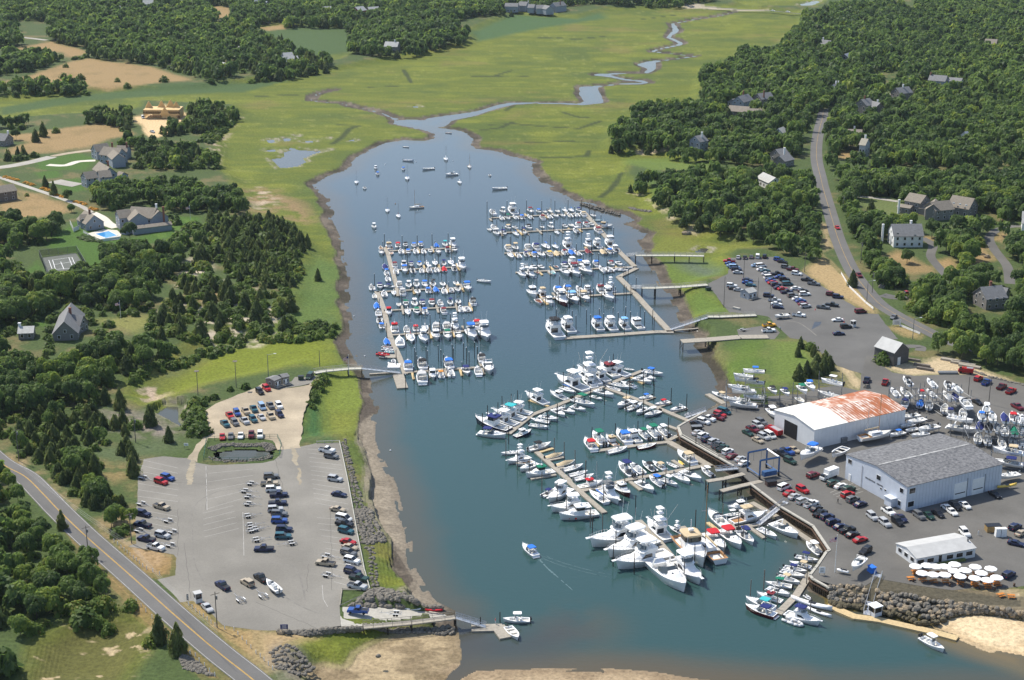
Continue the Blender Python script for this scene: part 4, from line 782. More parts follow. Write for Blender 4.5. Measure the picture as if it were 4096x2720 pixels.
# ramps
def quadsheet(name, pts, m, th=.25):
    b = MB(); n = len(pts); b.loft([[(p[0],p[1],p[2]-th) for p in pts], list(pts)]); 
    return struct(name, b.mesh(name, m))
def rp(code, x, y, z): return W1(code, x, y, z)
quadsheet('boat_ramp', [rp('13',765,893,UP-.02), rp('13',1000,895,2.6), rp('13',1400,903,1.0), rp('13',1740,905,-.3), rp('13',1850,985,-.3), rp('13',1420,1040,1.0), rp('13',1030,1070,2.6), rp('13',785,1072,UP-.02)][::-1], M_CONC)
quadsheet('boat_ramp', [rp('21',1560,1480,-.3), rp('21',2000,1400,1.4), rp('31',0,1345,UP-.02), rp('31',90,1440,UP-.02), rp('21',2070,1500,1.6), rp('21',1800,1540,-.3)][::-1], M_CONC)
# ---------------------------------------------------------------- sheet-pile seawall
M_SHEETPILE = mat('rusty_sheet_pile', (.03,.022,.016), .9, .1, 0, 1.6, .2, .3, (.17,.125,.075)); M_CAPW = mat('rusty_wale', (.10,.06,.04), .85, 0, .4, .8)
def seawall(s, label):
    pts = [(p[0], p[1]) for p in wl(s, UP)]; t = thing('seawall', label, 'seawall', (pts[0][0], pts[0][1], 0))
    fine = []; d = 0
    for a, b in zip(pts[:-1], pts[1:]):
        L = hypot(b[0]-a[0], b[1]-a[1]); n = max(2, int(L/.7)); nx, ny = (b[1]-a[1])/L, -(b[0]-a[0])/L
        for i in range(n):
            for q, o in ((0,.0),(.35,.0),(.5,.38),(.85,.38)):
                f = (i+q)/n; fine.append((a[0]+(b[0]-a[0])*f-nx*o, a[1]+(b[1]-a[1])*f-ny*o))
    x0, y0 = pts[0]
    b = MB(); n = len(fine); b.add([(p[0]-x0,p[1]-y0,-1.5) for p in fine]+[(p[0]-x0,p[1]-y0,UP-.15) for p in fine], [(i,i+1,n+i+1,n+i) for i in range(n-1)]); part('sheet_piling', b, M_SHEETPILE, t)
    c = MB(); wv = MB()
    for a, q in zip(pts[:-1], pts[1:]):
        L = hypot(q[0]-a[0], q[1]-a[1]); m_ = ((a[0]+q[0])/2-x0, (a[1]+q[1])/2-y0); rz = atan2(q[1]-a[1], q[0]-a[0]); nx, ny = (q[1]-a[1])/L, -(q[0]-a[0])/L
        c.box((m_[0]-nx*.1, m_[1]-ny*.1, UP+.02), (L+.2, .75, .34), rz); wv.box((m_[0]-nx*-.25, m_[1]-ny*-.25, UP-1.0), (L, .3, .3), rz)
    part('cap', c, M_CONC, t); part('wale', wv, M_CAPW, t); return t
seawall('22 1755,672 1600,757 1528,800', 'rusty sheet pile seawall on the short northern edge of the boatyard')
seawall('22 1528,800 1555,887 1900,1082 2040,1162', 'rusty sheet pile seawall below the row of cars facing the harbour')
seawall('S 3000,1935 3042,1967 3120,2026 3251,2104 3317,2201', 'tall rusty seawall behind the floating dock with the gangway')
seawall('S 3317,2201 3305,2207 3271,2258 3238,2301 3250,2316 3316,2352', 'rusty seawall corner beside the stone revetment')
# ---------------------------------------------------------------- floating docks
DOCKS = []
def dock(label, s, wd, fingers=(), zt=.45, m=None, group='floating docks'):
    pts = [(p[0], p[1]) for p in wl(s, zt)]; t = thing('floating_dock', label, 'dock', (pts[0][0], pts[0][1], 0), 0, group); x0, y0 = pts[0]
    b = MB()
    for i, (a, q) in enumerate(zip(pts[:-1], pts[1:])):
        L = hypot(q[0]-a[0], q[1]-a[1]); b.box(((a[0]+q[0])/2-x0, (a[1]+q[1])/2-y0, zt/2-.1+.003*(i%2)), (L+wd*.5, wd, zt+.2), atan2(q[1]-a[1], q[0]-a[0]))
    part('walkway', b, m or M_WOODDOCK, t)
    for (fx, fy, ex, ey, fw) in fingers:
        f = MB(); L = hypot(ex-fx, ey-fy); f.box(((fx+ex)/2-x0, (fy+ey)/2-y0, zt/2-.12), (L, fw, zt+.16), atan2(ey-fy, ex-fx)); part('finger_float', f, M_WOODNEW if random.random() < .3 else M_WOODDOCK, t)
    return t, pts
PILE_MB = MB(); PILE_MB.tube((0,0,-1.5), (0,0,6.4), .15, 7, .125); PILE_ME = PILE_MB.mesh('mooring_piling', M_PILE); PILE_ME2 = PILE_MB.mesh('mooring_piling', M_PILEGREY)
_c = MB(); _c.tube((0,0,6.4), (0,0,6.72), .21, 7, .05); PCAP = _c.mesh('cap', M_WHITE)
NPILE = {}
def piling(x, y, where, grey=False, sc=1.0, cap=True):
    k = NPILE[where] = NPILE.get(where, -1)+1
    o = link('mooring_piling', PILE_ME2 if grey else PILE_ME, None, (x, y, 0)); o.scale = (1, 1, sc)
    o.rotation_euler = (random.uniform(-.012,.012), random.uniform(-.012,.012), random.uniform(0, 6))
    tag(o, f'{"pale" if grey else "black"} wooden mooring piling, {nth(k)} {where}', 'piling', 'mooring pilings of the marina')
    if cap: link('cap', PCAP, o)
def pilings(where, s, grey=False, z=6.5, sc=1.0, cap=True):
    for u, v in pl(s):
        x, y, _ = P(u, v, z*sc); piling(x, y, where, grey, sc, cap)
WD = np.array(W1('11',1290,1100)[:2])-np.array(W1('11',1200,740)[:2]); WD /= np.linalg.norm(WD)      # left marina: pier direction towards the camera
WR = np.array((-WD[1], WD[0]))
ED = np.array((sin(R(14)), -cos(R(14)))); ER = np.array((-ED[1], ED[0]))
def fing(code, s, D, up=6.0, dn=6.0, fw=.9):     # 'x,y' pixels on the walkway; a 'u' or 'd' prefix keeps one side only
    out = []
    for t in s.split():
        sd = t[0] if t[0] in 'ud' else 'b'; x, y = [float(q) for q in t.lstrip('ud').split(',')]; a = W1(code, x, y, .45)
        if sd != 'd': out.append((a[0]-D[0]*.9, a[1]-D[1]*.9, a[0]-D[0]*up, a[1]-D[1]*up, fw))
        if sd != 'u': out.append((a[0]+D[0]*.9, a[1]+D[1]*.9, a[0]+D[0]*dn, a[1]+D[1]*dn, fw))
    return out
dock('grey plank main pier of the left marina, upper straight length', 'A 345,305 400,410 460,650 530,900 585,1140', 1.9)
dock('grey plank main pier of the left marina, lower length to the gangway', 'A 205,1070 265,1200 330,1380 B 390,270 440,460 520,640 600,820 680,1040 700,1100', 2.1)
dock('top cross walkway of the left marina', 'A 440,360 900,338 1490,312', 1.5, fing('A','u365,360 d690,350 930,338 1175,326 1490,314',WD,5,6))
dock('second cross walkway of the left marina', 'A 560,690 1100,665 1640,640', 1.5, fing('A','730,682 1040,668 1300,655 1620,641',WD,6,6))
dock('third cross walkway of the left marina', 'A 215,1075 800,1042 1700,1000', 1.5, fing('A','840,1042 1150,1026 1440,1012 1690,1000',WD,6,6))
dock('fourth cross walkway of the left marina', 'A 345,1400 1000,1365 1850,1330', 1.5, fing('A','655,1382 960,1368 1255,1355 1595,1340 1840,1330',WD,6,6.5))
dock('fifth cross walkway of the left marina', 'B 470,430 1100,395 1790,360', 1.6, fing('B','710,420 1130,394 1530,374 u1730,362',WD,7,7))
dock('lowest cross walkway of the left marina', 'B 680,1085 1300,1035 1900,1000', 1.8, fing('B','d820,1075 1110,1050 d1390,1030 d1650,1015 2030,990',WD,6,8))
dock('pale landing float below the left marina gangway', 'B 580,1130 650,1340', 4.0); dock('slim log float under the left marina gangway', 'B 90,1110 560,1080', 1.0)
dock('white square float beside the left pier foot', 'B 450,965 560,965', 4.5, (), .5, M_WHITE); dock('small tan float for jet skis by the left pier', 'B 400,800 500,800', 4.0, (), .4)
dock('tan main pier of the middle marina, upper length', '21 660,380 820,560 1000,760 1130,885', 2.3)
dock('tan angled link float of the middle marina', '21 1145,905 990,980', 2.4); dock('tan main pier of the middle marina, lower length', '21 985,985 1110,1110 1300,1320 1455,1485', 2.6)
dock('top cross walkway of the middle marina', 'C 210,395 900,358 1800,318', 1.5, fing('C','d160,395 u820,362 1130,350 u1290,340 1530,330',ED,5,6))
dock('second cross walkway of the middle marina', 'C 350,655 1000,625 2220,560', 1.6, fing('C','d350,655 690,638 800,634 1030,622 d1400,600 u1560,592 d1720,585',ED,5,6))
dock('third cross walkway of the middle marina', 'C 440,1010 1200,992 2352,950', 1.6, fing('C','580,1005 840,1000 1260,990 d1400,985 1640,975 1900,965 2210,955',ED,7,6))
dock('fourth cross walkway of the middle marina', 'D -60,300 500,270 1950,205', 1.7, fing('D','d120,290 330,280 d480,272 u590,262 870,250 u1010,240 u1690,215',ED,7,6))
dock('fifth cross walkway of the middle marina', 'D 330,765 1000,715 1945,662', 1.8, fing('D','400,765 650,742 850,728 1060,710 u1120,705 u1440,690',ED,8,8))
dock('broad lowest walkway of the middle marina', 'D 800,1440 1600,1390 2352,1335 21 1470,1490', 3.2)
dock('boatyard floating dock A with the longest row of yachts', 'S 2566,1483 2360,1565 2236,1617 2128,1658 2036,1732', 1.9, [(*W1('G',1330,470,.4)[:2],*W1('G',1540,580,.4)[:2],1.2),(*W1('E',1030,175,.4)[:2],*W1('E',1370,280,.4)[:2],1.2)])
dock('boatyard floating dock running from the seawall to the yacht row', 'G 900,660 1500,880 2352,1240', 2.0, [(*W1('G',a,b,.4)[:2],*W1('G',c,d,.4)[:2],1.1) for a,b,c,d in ((1540,885,1740,815),(1780,995,2025,915),(2040,1085,2300,1015))])
dock('boatyard floating dock with green topped boats', 'I 430,700 1100,610 1640,550', 1.9, [(*W1('I',a,b,.4)[:2],*W1('I',c,d,.4)[:2],1.0) for a,b,c,d in ((400,640,300,480),(870,590,720,440),(1620,530,1440,370))])
dock('wide float along the foot of the seawall by the car row', 'I 1650,560 1900,700 2330,960', 2.6); dock('small float north of the seawall corner', 'G 1980,1320 2140,1380', 1.6)
dock('boatyard floating dock between the seawall foot and the long dock', 'S 2326,1962 2522,1915 2680,1888 2835,1858', 1.9, [(*W1('I',a,b,.4)[:2],*W1('I',c,d,.4)[:2],1.3) for a,b,c,d in ((960,1240,1150,1390),(1580,1060,1400,930),(1880,990,1700,870))])
dock('longest sloping floating dock of the boatyard', 'E 1170,1080 1500,1370 1720,1560 H 700,480 1000,740 1290,990', 1.8, [(*W1('E',a,b,.4)[:2],*W1('E',c,d,.4)[:2],1.2) for a,b,c,d in ((1210,1080,1450,1010),(1370,1220,1640,1165),(1060,1545,1500,1470),(1520,1370,1640,1340))]+[(*W1('H',a,b,.4)[:2],*W1('H',c,d,.4)[:2],1.5) for a,b,c,d in ((880,600,1040,570),)])
dock('floating dock behind the three largest yachts', 'J 1030,450 1300,720 1640,1130', 2.2); dock('floating dock beside the old ketch', 'J 1780,560 2060,800', 2.4)
dock('floating dock at the foot of the seawall gangway', 'K 0,800 560,690 1100,590 1300,500', 2.0, [(*W1('K',a,b,.4)[:2],*W1('K',c,d,.4)[:2],1.3) for a,b,c,d in ((420,715,220,560),(680,650,570,540),(960,650,1210,830))])
dock('long float along the tall seawall', 'K 1000,220 1450,470 1800,740 2330,1090', 1.9); dock('floating dock of the small boats by the seawall corner', 'L 1310,490 1060,880 760,1180', 2.0)
dock('long tan landing dock in front of the stone revetment', 'L 1640,1050 2080,1240 33 1030,1010 1250,1060 1520,1120 1725,1175', 2.6, (), .5, M_WOODNEW)
dock('tan float at the yard edge with one cruiser', '22 1810,500 1950,580', 2.2); dock('small float at the end of the lower gangway', '13 2020,1085 2240,1080 2300,1160', 3.6)
pilings('along the top walkway of the left marina', 'A 335,65 312,195 645,97 908,88 1168,68 1445,50 705,240 968,235 1222,190 1505,190')
pilings('along the second walkway of the left marina', 'A 735,400 1040,380 1275,400 1565,460 762,570 1055,545 1330,560 1635,550')
pilings('along the third walkway of the left marina', 'A 160,760 825,840 1100,720 1410,720 1660,690 590,940 850,930 1165,870 1460,905 1718,900')
pilings('along the fourth walkway of the left marina', 'A 640,1040 938,1060 1218,1060 1550,1000 1798,1035 680,1265 985,1265 1300,1265 1615,1245 1880,1225 248,1190')
pilings('along the fifth walkway of the left marina', 'B 1135,80 1300,175 1485,65 1725,145 710,360 890,270 1125,250 1328,238 1353,315 1525,240 1570,310 1780,290 1965,310 2008,270 375,220')
pilings('along the lowest walkway of the left marina', 'B 862,655 885,718 908,800 1065,640 1092,705 1278,615 1322,685 1520,595 1543,660 1370,770 1715,575 1768,650 1812,725 1908,558 1955,635 850,985 1105,965 1425,940 1693,900 2075,850 705,1120 540,690')
pilings('along the top walkway of the middle marina', 'C 122,108 472,98 810,85 1077,95 1307,90 1535,80 1770,70 222,270 450,250 690,240 920,215 1165,225 1397,210 1648,200 1910,138 2003,240 2108,345')
pilings('along the second walkway of the middle marina', 'C 295,420 540,460 780,400 1030,380 1290,430 395,540 738,530 1087,510 1435,490 1770,480 2217,455 2330,565')
pilings('along the third walkway of the middle marina', 'C 527,715 862,705 1228,690 1605,670 632,890 893,880 1157,870 1407,855 1680,845 1945,770 2215,820 1955,890')
pilings('along the fourth walkway of the middle marina', 'C 1000,1110 1275,1020 1535,1020 1805,1020 2070,1020 850,1250 1225,1215 1605,1210 1972,1190 2220,1135 D 1525,90 1850,140 1885,240 1815,165')
pilings('along the fifth walkway of the middle marina', 'D 280,390 690,365 790,500 1070,340 1233,525 1282,578 1457,310 445,640 623,570 668,600 825,560 862,600 1025,540 1057,580 1430,500 1470,560 1632,505 1665,555 1815,510 1855,540 2025,390 1935,505')
pilings('along the lowest walkway of the middle marina', 'D 635,940 912,968 980,1050 1163,945 1385,935 1625,915 1845,905 1233,1035 1462,1020 1712,1000 1927,985 808,1160 1327,1130 1825,1120 2098,885 2175,980 2340,1070 2315,940')
pilings('around the longest yacht row', 'G 147,380 330,270 497,225 680,180 1017,60 345,700 620,650 868,645 1305,465 1545,370 1725,330 1240,710 1545,850 2028,655 2298,760 1730,590 40,960', False, 6.5, 1.0, False)
pilings('around the left end of the yacht row', 'E 560,100 715,60 825,0 483,210 218,400 1523,230 1350,370 675,620 1030,10 305,260', False, 6.5, 1.0, False)
pilings('along the long sloping dock', 'E 625,870 827,1050 1035,1190 1467,830 1645,900 1835,1040 2018,1220 H 210,290 475,470 637,690 1055,900 975,90 1285,500 1655,310 1270,1000 1090,1070', True, 6.5, 1.0, False)
pilings('along the docks below the seawall', 'I 297,295 707,225 1098,185 940,700 190,880 1183,980 1590,960 2005,810 872,1090 1630,120 2110,440', False, 6.5, 1.0, False)
pilings('around the largest yachts', 'J 630,620 838,600 583,870 953,1005 1825,1155 2008,850 975,0 2020,250 2183,830 217,380', False, 6.5, 1.0, False)
pilings('near the seawall gangway', 'K 490,230 768,380 855,560 1240,560 517,880 1215,1385 18,340 2060,1205 L 515,430 280,600 1265,360 750,790 2125,750 1330,900', True, 6.5, .9, False)
pilings('at the small dock by the ramp', '13 2070,985 2250,940', False, 6.5, .45, False)
# ---------------------------------------------------------------- boats. One unit-length set of meshes per kind and colour, copied for every boat
def hb(t, B, full=.45, e=2.3): return B/2*((.9+.1*min(1, t/.2)) if t < .2 else 1)*(1-max(0, (t-full)/(1-full))**e)
def hull_parts(B, h0, h1, full=.45, e=2.3, deck_from=.55, sole=.03, rim=.035, sheer=2.0, flare=.8):
    ts = [0, .12, .25, .38, .5, .6, .7, .79, .87, .93, .975, 1.0]
    top = lambda t: h0+(h1-h0)*t**sheer
    rings = []
    for t in ts:
        b = max(hb(t, B, full, e), .004); z = top(t); x = t-.5; fl = flare-.25*max(0, (t-.6)/.4); xx = x-.05*max(0, (t-.8)/.2)
        rings.append([(x, -b, z), (xx, -b*fl, .0), (xx, 0, -.04), (xx, b*fl, .0), (x, b, z)])
    H = MB(); H.loft(rings, False, False, False)
    H.add(rings[0], [(0,1,2,3,4)])
    G = MB(); D = MB()                             # gunwale and inner sides; foredeck
    ts2 = [t for t in ts if t <= deck_from]+[deck_from]
    o, i, k = [], [], []
    for t in ts2:
        b = hb(t, B, full, e); z = top(t); r = min(rim, b*.6); o.append((t-.5, b, z)); i.append((t-.5 if t > 0 else -.5+rim, b-r, z)); k.append((t-.5 if t > 0 else -.5+rim, b-r, sole))
    n = len(o); vs, fs = [], []
    for s_ in (1, -1):
        q = len(vs); vs += [(a[0], a[1]*s_, a[2]) for a in o+i+k]
        for j in range(n-1): fs += [(q+j, q+j+1, q+n+j+1, q+n+j), (q+n+j, q+n+j+1, q+2*n+j+1, q+2*n+j)]
    m = 3*n
    fs += [(0, n, m+n, m), (n, 2*n, m+2*n, m+n), (2*n-1, 3*n-1, m+3*n-1, m+2*n-1)]
    G.add(vs, fs)
    S = MB(); S.add([(a[0], a[1], sole) for a in k]+[(a[0], -a[1], sole) for a in k[::-1]], [tuple(range(2*n))])
    td = [deck_from]+[t for t in ts if t > deck_from]
    L = [[(t-.5, -max(hb(t, B, full, e), .004), top(t)), (t-.5, -hb(t, B, full, e)*.5, top(t)+.012), (t-.5, hb(t, B, full, e)*.5, top(t)+.012), (t-.5, max(hb(t, B, full, e), .004), top(t))] for t in td]
    D.loft(L, False, False, False)
    return H, G, S, D, top
def rail(t0, B, top, h, full=.45, e=2.3, r=.004):
    b = MB(); ts = [t0+(1-t0)*q/7 for q in range(8)]
    for s_ in (1, -1):
        p = [(t-.5, s_*max(hb(t, B, full, e)-.012, .004), top(t)) for t in ts]
        for j in range(7): b.tube((p[j][0], p[j][1], p[j][2]+h), (p[j+1][0], p[j+1][1], p[j+1][2]+h), r, 4)
        for j in range(0, 8, 1): b.tube(p[j], (p[j][0], p[j][1], p[j][2]+h), r*.8, 4)
    return b
def slab(x0, x1, w0, w1, z, th, bow=0.0):         # a rounded roof panel
    b = MB(); pl_ = []
    for t in np.linspace(0, 1, 7): pl_.append((x0+(x1-x0)*t, (w0+(w1-w0)*t)/2*(1 if 0 < t < 1 else .8)))
    o = [(x, y) for x, y in pl_]+[(x, -y) for x, y in pl_[::-1]]
    b.loft([[(x, y, z) for x, y in o], [(x, y, z+th) for x, y in o], [(x*.97+(x0+x1)/2*.03, y*.85, z+th+bow) for x, y in o]]); return b
def frust(x0, x1, w, z0, z1, f0, f1, tw, nose=.0):  # cabin block: rake f0 (aft), f1 (forward), top width factor tw
    b = MB(); a = [(x0, -w/2, z0), (x1-nose, -w/2, z0), (x1, -w*.3, z0), (x1, w*.3, z0), (x1-nose, w/2, z0), (x0, w/2, z0)]
    c = [(x0+f0, -w/2*tw, z1), (x1-nose-f1, -w/2*tw, z1), (x1-f1, -w*.28*tw, z1), (x1-f1, w*.28*tw, z1), (x1-nose-f1, w/2*tw, z1), (x0+f0, w/2*tw, z1)]
    b.loft([a, c]); return b
def posts(pts, z0, z1, r=.006):
    b = MB()
    for p in pts: b.tube((p[0], p[1], z0), (p[0]*1 if len(p) < 3 else p[2], p[1], z1), r, 4)
    return b
def outboards(n, z=.05, s=1.0):
    out = []
    for k in range(n):
        y = (k-(n-1)/2)*.085*s; b = MB(); b.box((-.535, y, z+.09*s), (.075*s, .055*s, .08*s), 0, .8); b.box((-.53, y, z), (.03*s, .03*s, .14*s)); out.append(b)
    return out
def boat_parts(k, c, hc='w'):
    """(part name, mesh builder, material, smooth) for one kind of boat of unit length"""
    out = []; A = lambda n, b, m, s=False: out.append((n, b, m, s)); cm = canvas(c)
    hm = M_GELHULL if hc == 'w' else paint(hc)
    if k in 'ctbkvLr':
        B = {'c':.35,'t':.35,'b':.36,'k':.38,'v':.36,'L':.34,'r':.42}[k]; dk = {'c':.78,'t':.76,'b':.62,'k':.86,'v':.5,'L':.66,'r':.86}[k]
        H, G, S, D, top = hull_parts(B, .09, .165, .42, 2.2, dk, .03)
        if k == 'r':
            R_ = MB(); p = [(-.5,.16),(-.2,.17),(.15,.165),(.35,.12),(.47,.03),(.47,-.03),(.35,-.12),(.15,-.165),(-.2,-.17),(-.5,-.16)]
            for a, q in zip(p[:-1], p[1:]): R_.tube((*a, .07), (*q, .07), .062, 8)
            A('tube', R_, canvas(c) if c != 'w' else mat('pale_hypalon', (.6,.61,.62), .6), True); F_ = MB(); F_.box((-.05, 0, .03), (.85, .3, .03)); A('floor', F_, M_STEEL)
            q = MB(); q.box((-.1, 0, .09), (.1, .14, .1), 0, .8); A('console', q, M_GEL)
            for b in outboards(1, .06): A('outboard', b, M_BLACK)
            return out
        A('hull', H, hm, True); A('gunwale', G, M_GEL); A('sole', S, M_NONSKID if k != 'k' or c == 'w' else cm); A('foredeck', D, M_GEL if not (k == 'k' and c != 'w') else cm, True)
        if k in 'ct':
            q = MB(); q.box((-.02, 0, .11), (.13, .12, .17), 0, .75); A('console', q, M_GEL); q = MB(); q.box((.03, 0, .22), (.03, .12, .07), 0, .8); A('windscreen', q, M_CLEAR)
            q = MB(); q.box((-.17, 0, .07), (.08, .15, .1)); q.box((-.2, 0, .14), (.02, .15, .07)); A('seat', q, M_GEL if c not in 'kn' else canvas('g'))
            for b in outboards(2 if k == 't' else 1): A('outboard', b, M_BLACK if random.random() < .6 else M_STEEL)
            if k == 't':
                A('canopy', slab(-.2, .12, .24, .22, .36, .012, .008), cm); A('canopy_frame', posts([(-.16,.1),(-.16,-.1),(.06,.09),(.06,-.09)], .05, .365), M_ALU)
            elif c != 'w':
                A('canopy', slab(-.22, .06, .26, .24, .27, .012, .01), cm); A('canopy_frame', posts([(-.2,.12),(-.2,-.12),(.04,.11),(.04,-.11)], .09, .275), M_ALU)
        if k == 'b':
            q = MB(); w_ = .29
            for s_ in (1, -1): q.add([(.02, s_*.15, .12), (.17, s_*.06, .15), (.13, s_*.05, .22), (0, s_*.14, .2)], [(0,1,2,3)])
            q.add([(.17, -.06, .15), (.17, .06, .15), (.13, .05, .22), (.13, -.05, .22)], [(0,1,2,3)]); A('windscreen', q, M_CLEAR)
            for y in (-.08, .08): q = MB(); q.box((-.06, y, .08), (.1, .08, .09)); q.box((-.1, y, .14), (.025, .08, .07)); A('seat', q, M_NONSKID)
            q = MB(); q.box((-.4, 0, .07), (.12, .27, .07)); A('engine_hatch', q, M_GEL)
            if c != 'w': A('canopy', slab(-.26, .08, .3, .26, .26, .012, .015), cm); A('canopy_frame', posts([(-.22,.14),(-.22,-.14),(.05,.13),(.05,-.13)], .09, .265), M_ALU)
            for b in outboards(1): A('outboard', b, M_BLACK)
        if k == 'k':
            for x in (-.3, -.02, .22): q = MB(); q.box((x, 0, .07), (.07, .28-.1*(x > .1), .02)); A('thwart', q, M_TEAK if c in 'mry' else M_NONSKID)
            for b in outboards(1, .05, .8): A('outboard', b, M_BLACK)
        if k == 'v':
            q = MB(); rr = []
            for t in np.linspace(0, .9, 8):
                b_ = hb(t, B, .42, 2.2)*1.02+.004; z = .1+.065*t**2; pk = z+.02+.10*math.exp(-((t-.5)/.25)**2); rr.append([(t-.5, -b_, z-.02), (t-.5, -b_*.55, pk*.55+z*.45), (t-.5, 0, pk), (t-.5, b_*.55, pk*.55+z*.45), (t-.5, b_, z-.02)])
            q.loft(rr, False, False, False); q.add(rr[0], [(0,1,2,3,4)]); A('cover', q, cm)
            for b in outboards(1): A('outboard', b, M_BLACK)
        if k == 'L':
            A('cabin', frust(-.02, .26, .26, .1, .21, 0, .1, .85, .06), M_GEL); A('windscreen', frust(-.03, .1, .25, .2, .31, 0, .035, .92, .02), M_GLASS); A('roof', slab(-.24, .1, .27, .24, .31, .014, .01), cm if c != 'w' else M_GEL)
            A('roof_post', posts([(-.22,.115),(-.22,-.115)], .05, .315, .008), M_ALU); q = MB(); q.box((-.12, .07, .08), (.08, .07, .1)); A('seat', q, M_GEL)
            q = MB(); q.tube((-.05, 0, .32), (-.05, 0, .5), .004, 4); A('aerial', q, M_WHITE); A('bow_rail', rail(.62, B, top, .05, .42, 2.2), M_ALU)
            for b in outboards(1 if c == 'w' else 2): A('outboard', b, M_BLACK)
    elif k == 'e':
        B = .34; H, G, S, D, top = hull_parts(B, .11, .17, .46, 2.3, .42, .05)
        A('hull', H, hm, True); A('gunwale', G, M_GEL); A('sole', S, M_NONSKID); A('foredeck', D, M_GEL, True)
        A('cabin', frust(.0, .36, .22, .13, .2, 0, .14, .7, .08), M_GEL)
        q = MB(); a = [(-.1,.15,.15),(.02,.145,.15),(.12,.08,.165),(.12,-.08,.165),(.02,-.145,.15),(-.1,-.15,.15)]; t_ = [(-.12,.135,.2),(-.03,.13,.235),(.03,.07,.245),(.03,-.07,.245),(-.03,-.13,.235),(-.12,-.135,.2)]
        q.loft([a, t_], False, False, False); A('windscreen', q, M_CLEAR)
        for y in (-.08, .08): q = MB(); q.box((-.1, y, .1), (.08, .08, .1)); A('seat', q, M_NONSKID)
        q = MB(); q.box((-.4, 0, .08), (.1, .28, .07)); A('bench', q, M_GEL)
        q = MB(); q.box((-.525, 0, .03), (.07, .26, .02)); A('swim_platform', q, M_GEL)
        for y in (-.05, .05): q = MB(); q.box((.18+.1*(y > 0), y, .2-.05*(y > 0)), (.03, .03, .012)); A('deck_hatch', q, M_GLASS)
        if c != 'w': A('canopy', slab(-.32, -.02, .29, .25, .29, .012, .015), cm); A('canopy_frame', posts([(-.28,.13),(-.28,-.13),(-.05,.12),(-.05,-.12)], .11, .295), M_ALU)
        q = MB(); q.loft([[(-.3,.16,.12),(-.26,.16,.12),(-.26,.15,.12),(-.3,.15,.12)],[(-.24,.14,.28),(-.21,.14,.28),(-.21,.13,.28),(-.24,.13,.28)],[(-.24,-.14,.28),(-.21,-.14,.28),(-.21,-.13,.28),(-.24,-.13,.28)],[(-.3,-.16,.12),(-.26,-.16,.12),(-.26,-.15,.12),(-.3,-.15,.12)]]); A('radar_arch', q, M_GEL)
        A('bow_rail', rail(.58, B, top, .035, .46, 2.3, .003), M_ALU)
    elif k in 'fw':
        B = .33; H, G, S, D, top = hull_parts(B, .075, .165, .5, 2.5, .34, .045, .03, 1.6)
        A('hull', H, hm, True); A('gunwale', G, M_GEL); A('sole', S, M_NONSKID if c != 'y' else M_TEAK); A('foredeck', D, M_GEL, True)
        A('cabin', frust(-.16, .3, .27, .08, .225, .0, .26, .88, .08), M_GEL)
        for s_ in (1, -1):
            q = MB(); q.add([(-.1, s_*.1335, .14), (.1, s_*.1335, .135), (.02, s_*.124, .195), (-.1, s_*.124, .195)], [(0,1,2,3)]); A('side_window', q, M_GLASS)
        q = MB(); q.box((-.163, .03, .13), (.006, .16, .11)); A('cabin_door', q, M_GLASS)
        A('flybridge', frust(-.2, .1, .25, .225, .275, -.01, .09, 1.02, .04), M_GEL); q = MB(); q.box((-.02, 0, .28), (.08, .12, .06), 0, .8); A('console', q, M_GEL); q = MB(); q.box((-.12, 0, .27), (.06, .1, .07)); A('seat', q, M_GEL)
        q = MB(); q.loft([[(.02,.12,.275),(.09,.05,.275),(.09,-.05,.275),(.02,-.12,.275)],[(0,.115,.33),(.05,.05,.335),(.05,-.05,.335),(0,-.115,.33)]], False, False, False); A('windscreen', q, M_CLEAR)
        A('hardtop', slab(-.21, .08, .26, .22, .385, .012, .01), cm if c != 'w' else M_GEL); A('hardtop_post', posts([(-.18,.115),(-.18,-.115),(.04,.1),(.04,-.1)], .27, .39, .006), M_ALU)
        A('bow_rail', rail(.6, B, top, .05, .5, 2.5, .0035), M_ALU); q = MB(); q.box((.52, 0, .165), (.09, .05, .012)); A('bow_pulpit', q, M_GEL)
        for y in (-.05, .05): q = MB(); q.tube((-.1, y, .4), (-.14, y*1.6, .68), .003, 4); A('aerial', q, M_WHITE)
        if k == 'w':
            A('tower_leg', posts([(-.2,.12,-.12),(-.2,-.12,-.12),(.05,.1,0),(.05,-.1,0)], .28, .62, .006), M_ALU); A('tower_platform', slab(-.14, .02, .15, .14, .53, .012, .0), M_GEL); A('tower_top', slab(-.15, .03, .17, .15, .64, .012, .01), M_GEL)
            for s_ in (1, -1): q = MB(); q.tube((-.05, s_*.14, .25), (-.25, s_*.34, .75), .0035, 4); A('outrigger', q, M_ALU)
    elif k == 'l':
        B = .33; H, G, S, D, top = hull_parts(B, .08, .19, .48, 2.2, .5, .045, .03, 1.8)
        A('hull', H, hm, True); A('gunwale', G, M_GEL if c != 'y' else M_TEAK); A('sole', S, M_NONSKID); A('foredeck', D, M_GEL, True)
        A('cabin', frust(.0, .3, .25, .1, .215, 0, .1, .82, .08), M_GEL); A('pilothouse', frust(-.13, .07, .25, .09, .225, .0, .02, .97, .02), M_GEL); A('window', frust(-.125, .075, .252, .225, .3, .0, .02, .97, .02), M_GLASS)
        A('roof', slab(-.2, .09, .28, .25, .3, .016, .01), cm if c != 'w' else M_GEL); A('bow_rail', rail(.66, B, top, .045, .48, 2.2), M_ALU)
        q = MB(); q.tube((-.06, 0, .31), (-.06, 0, .52), .006, 4); q.box((-.06, 0, .36), (.05, .07, .03)); A('radar_mast', q, M_GEL)
        q = MB(); q.box((-.33, 0, .07), (.12, .12, .05)); A('engine_box', q, M_NONSKID)
    elif k == 's':
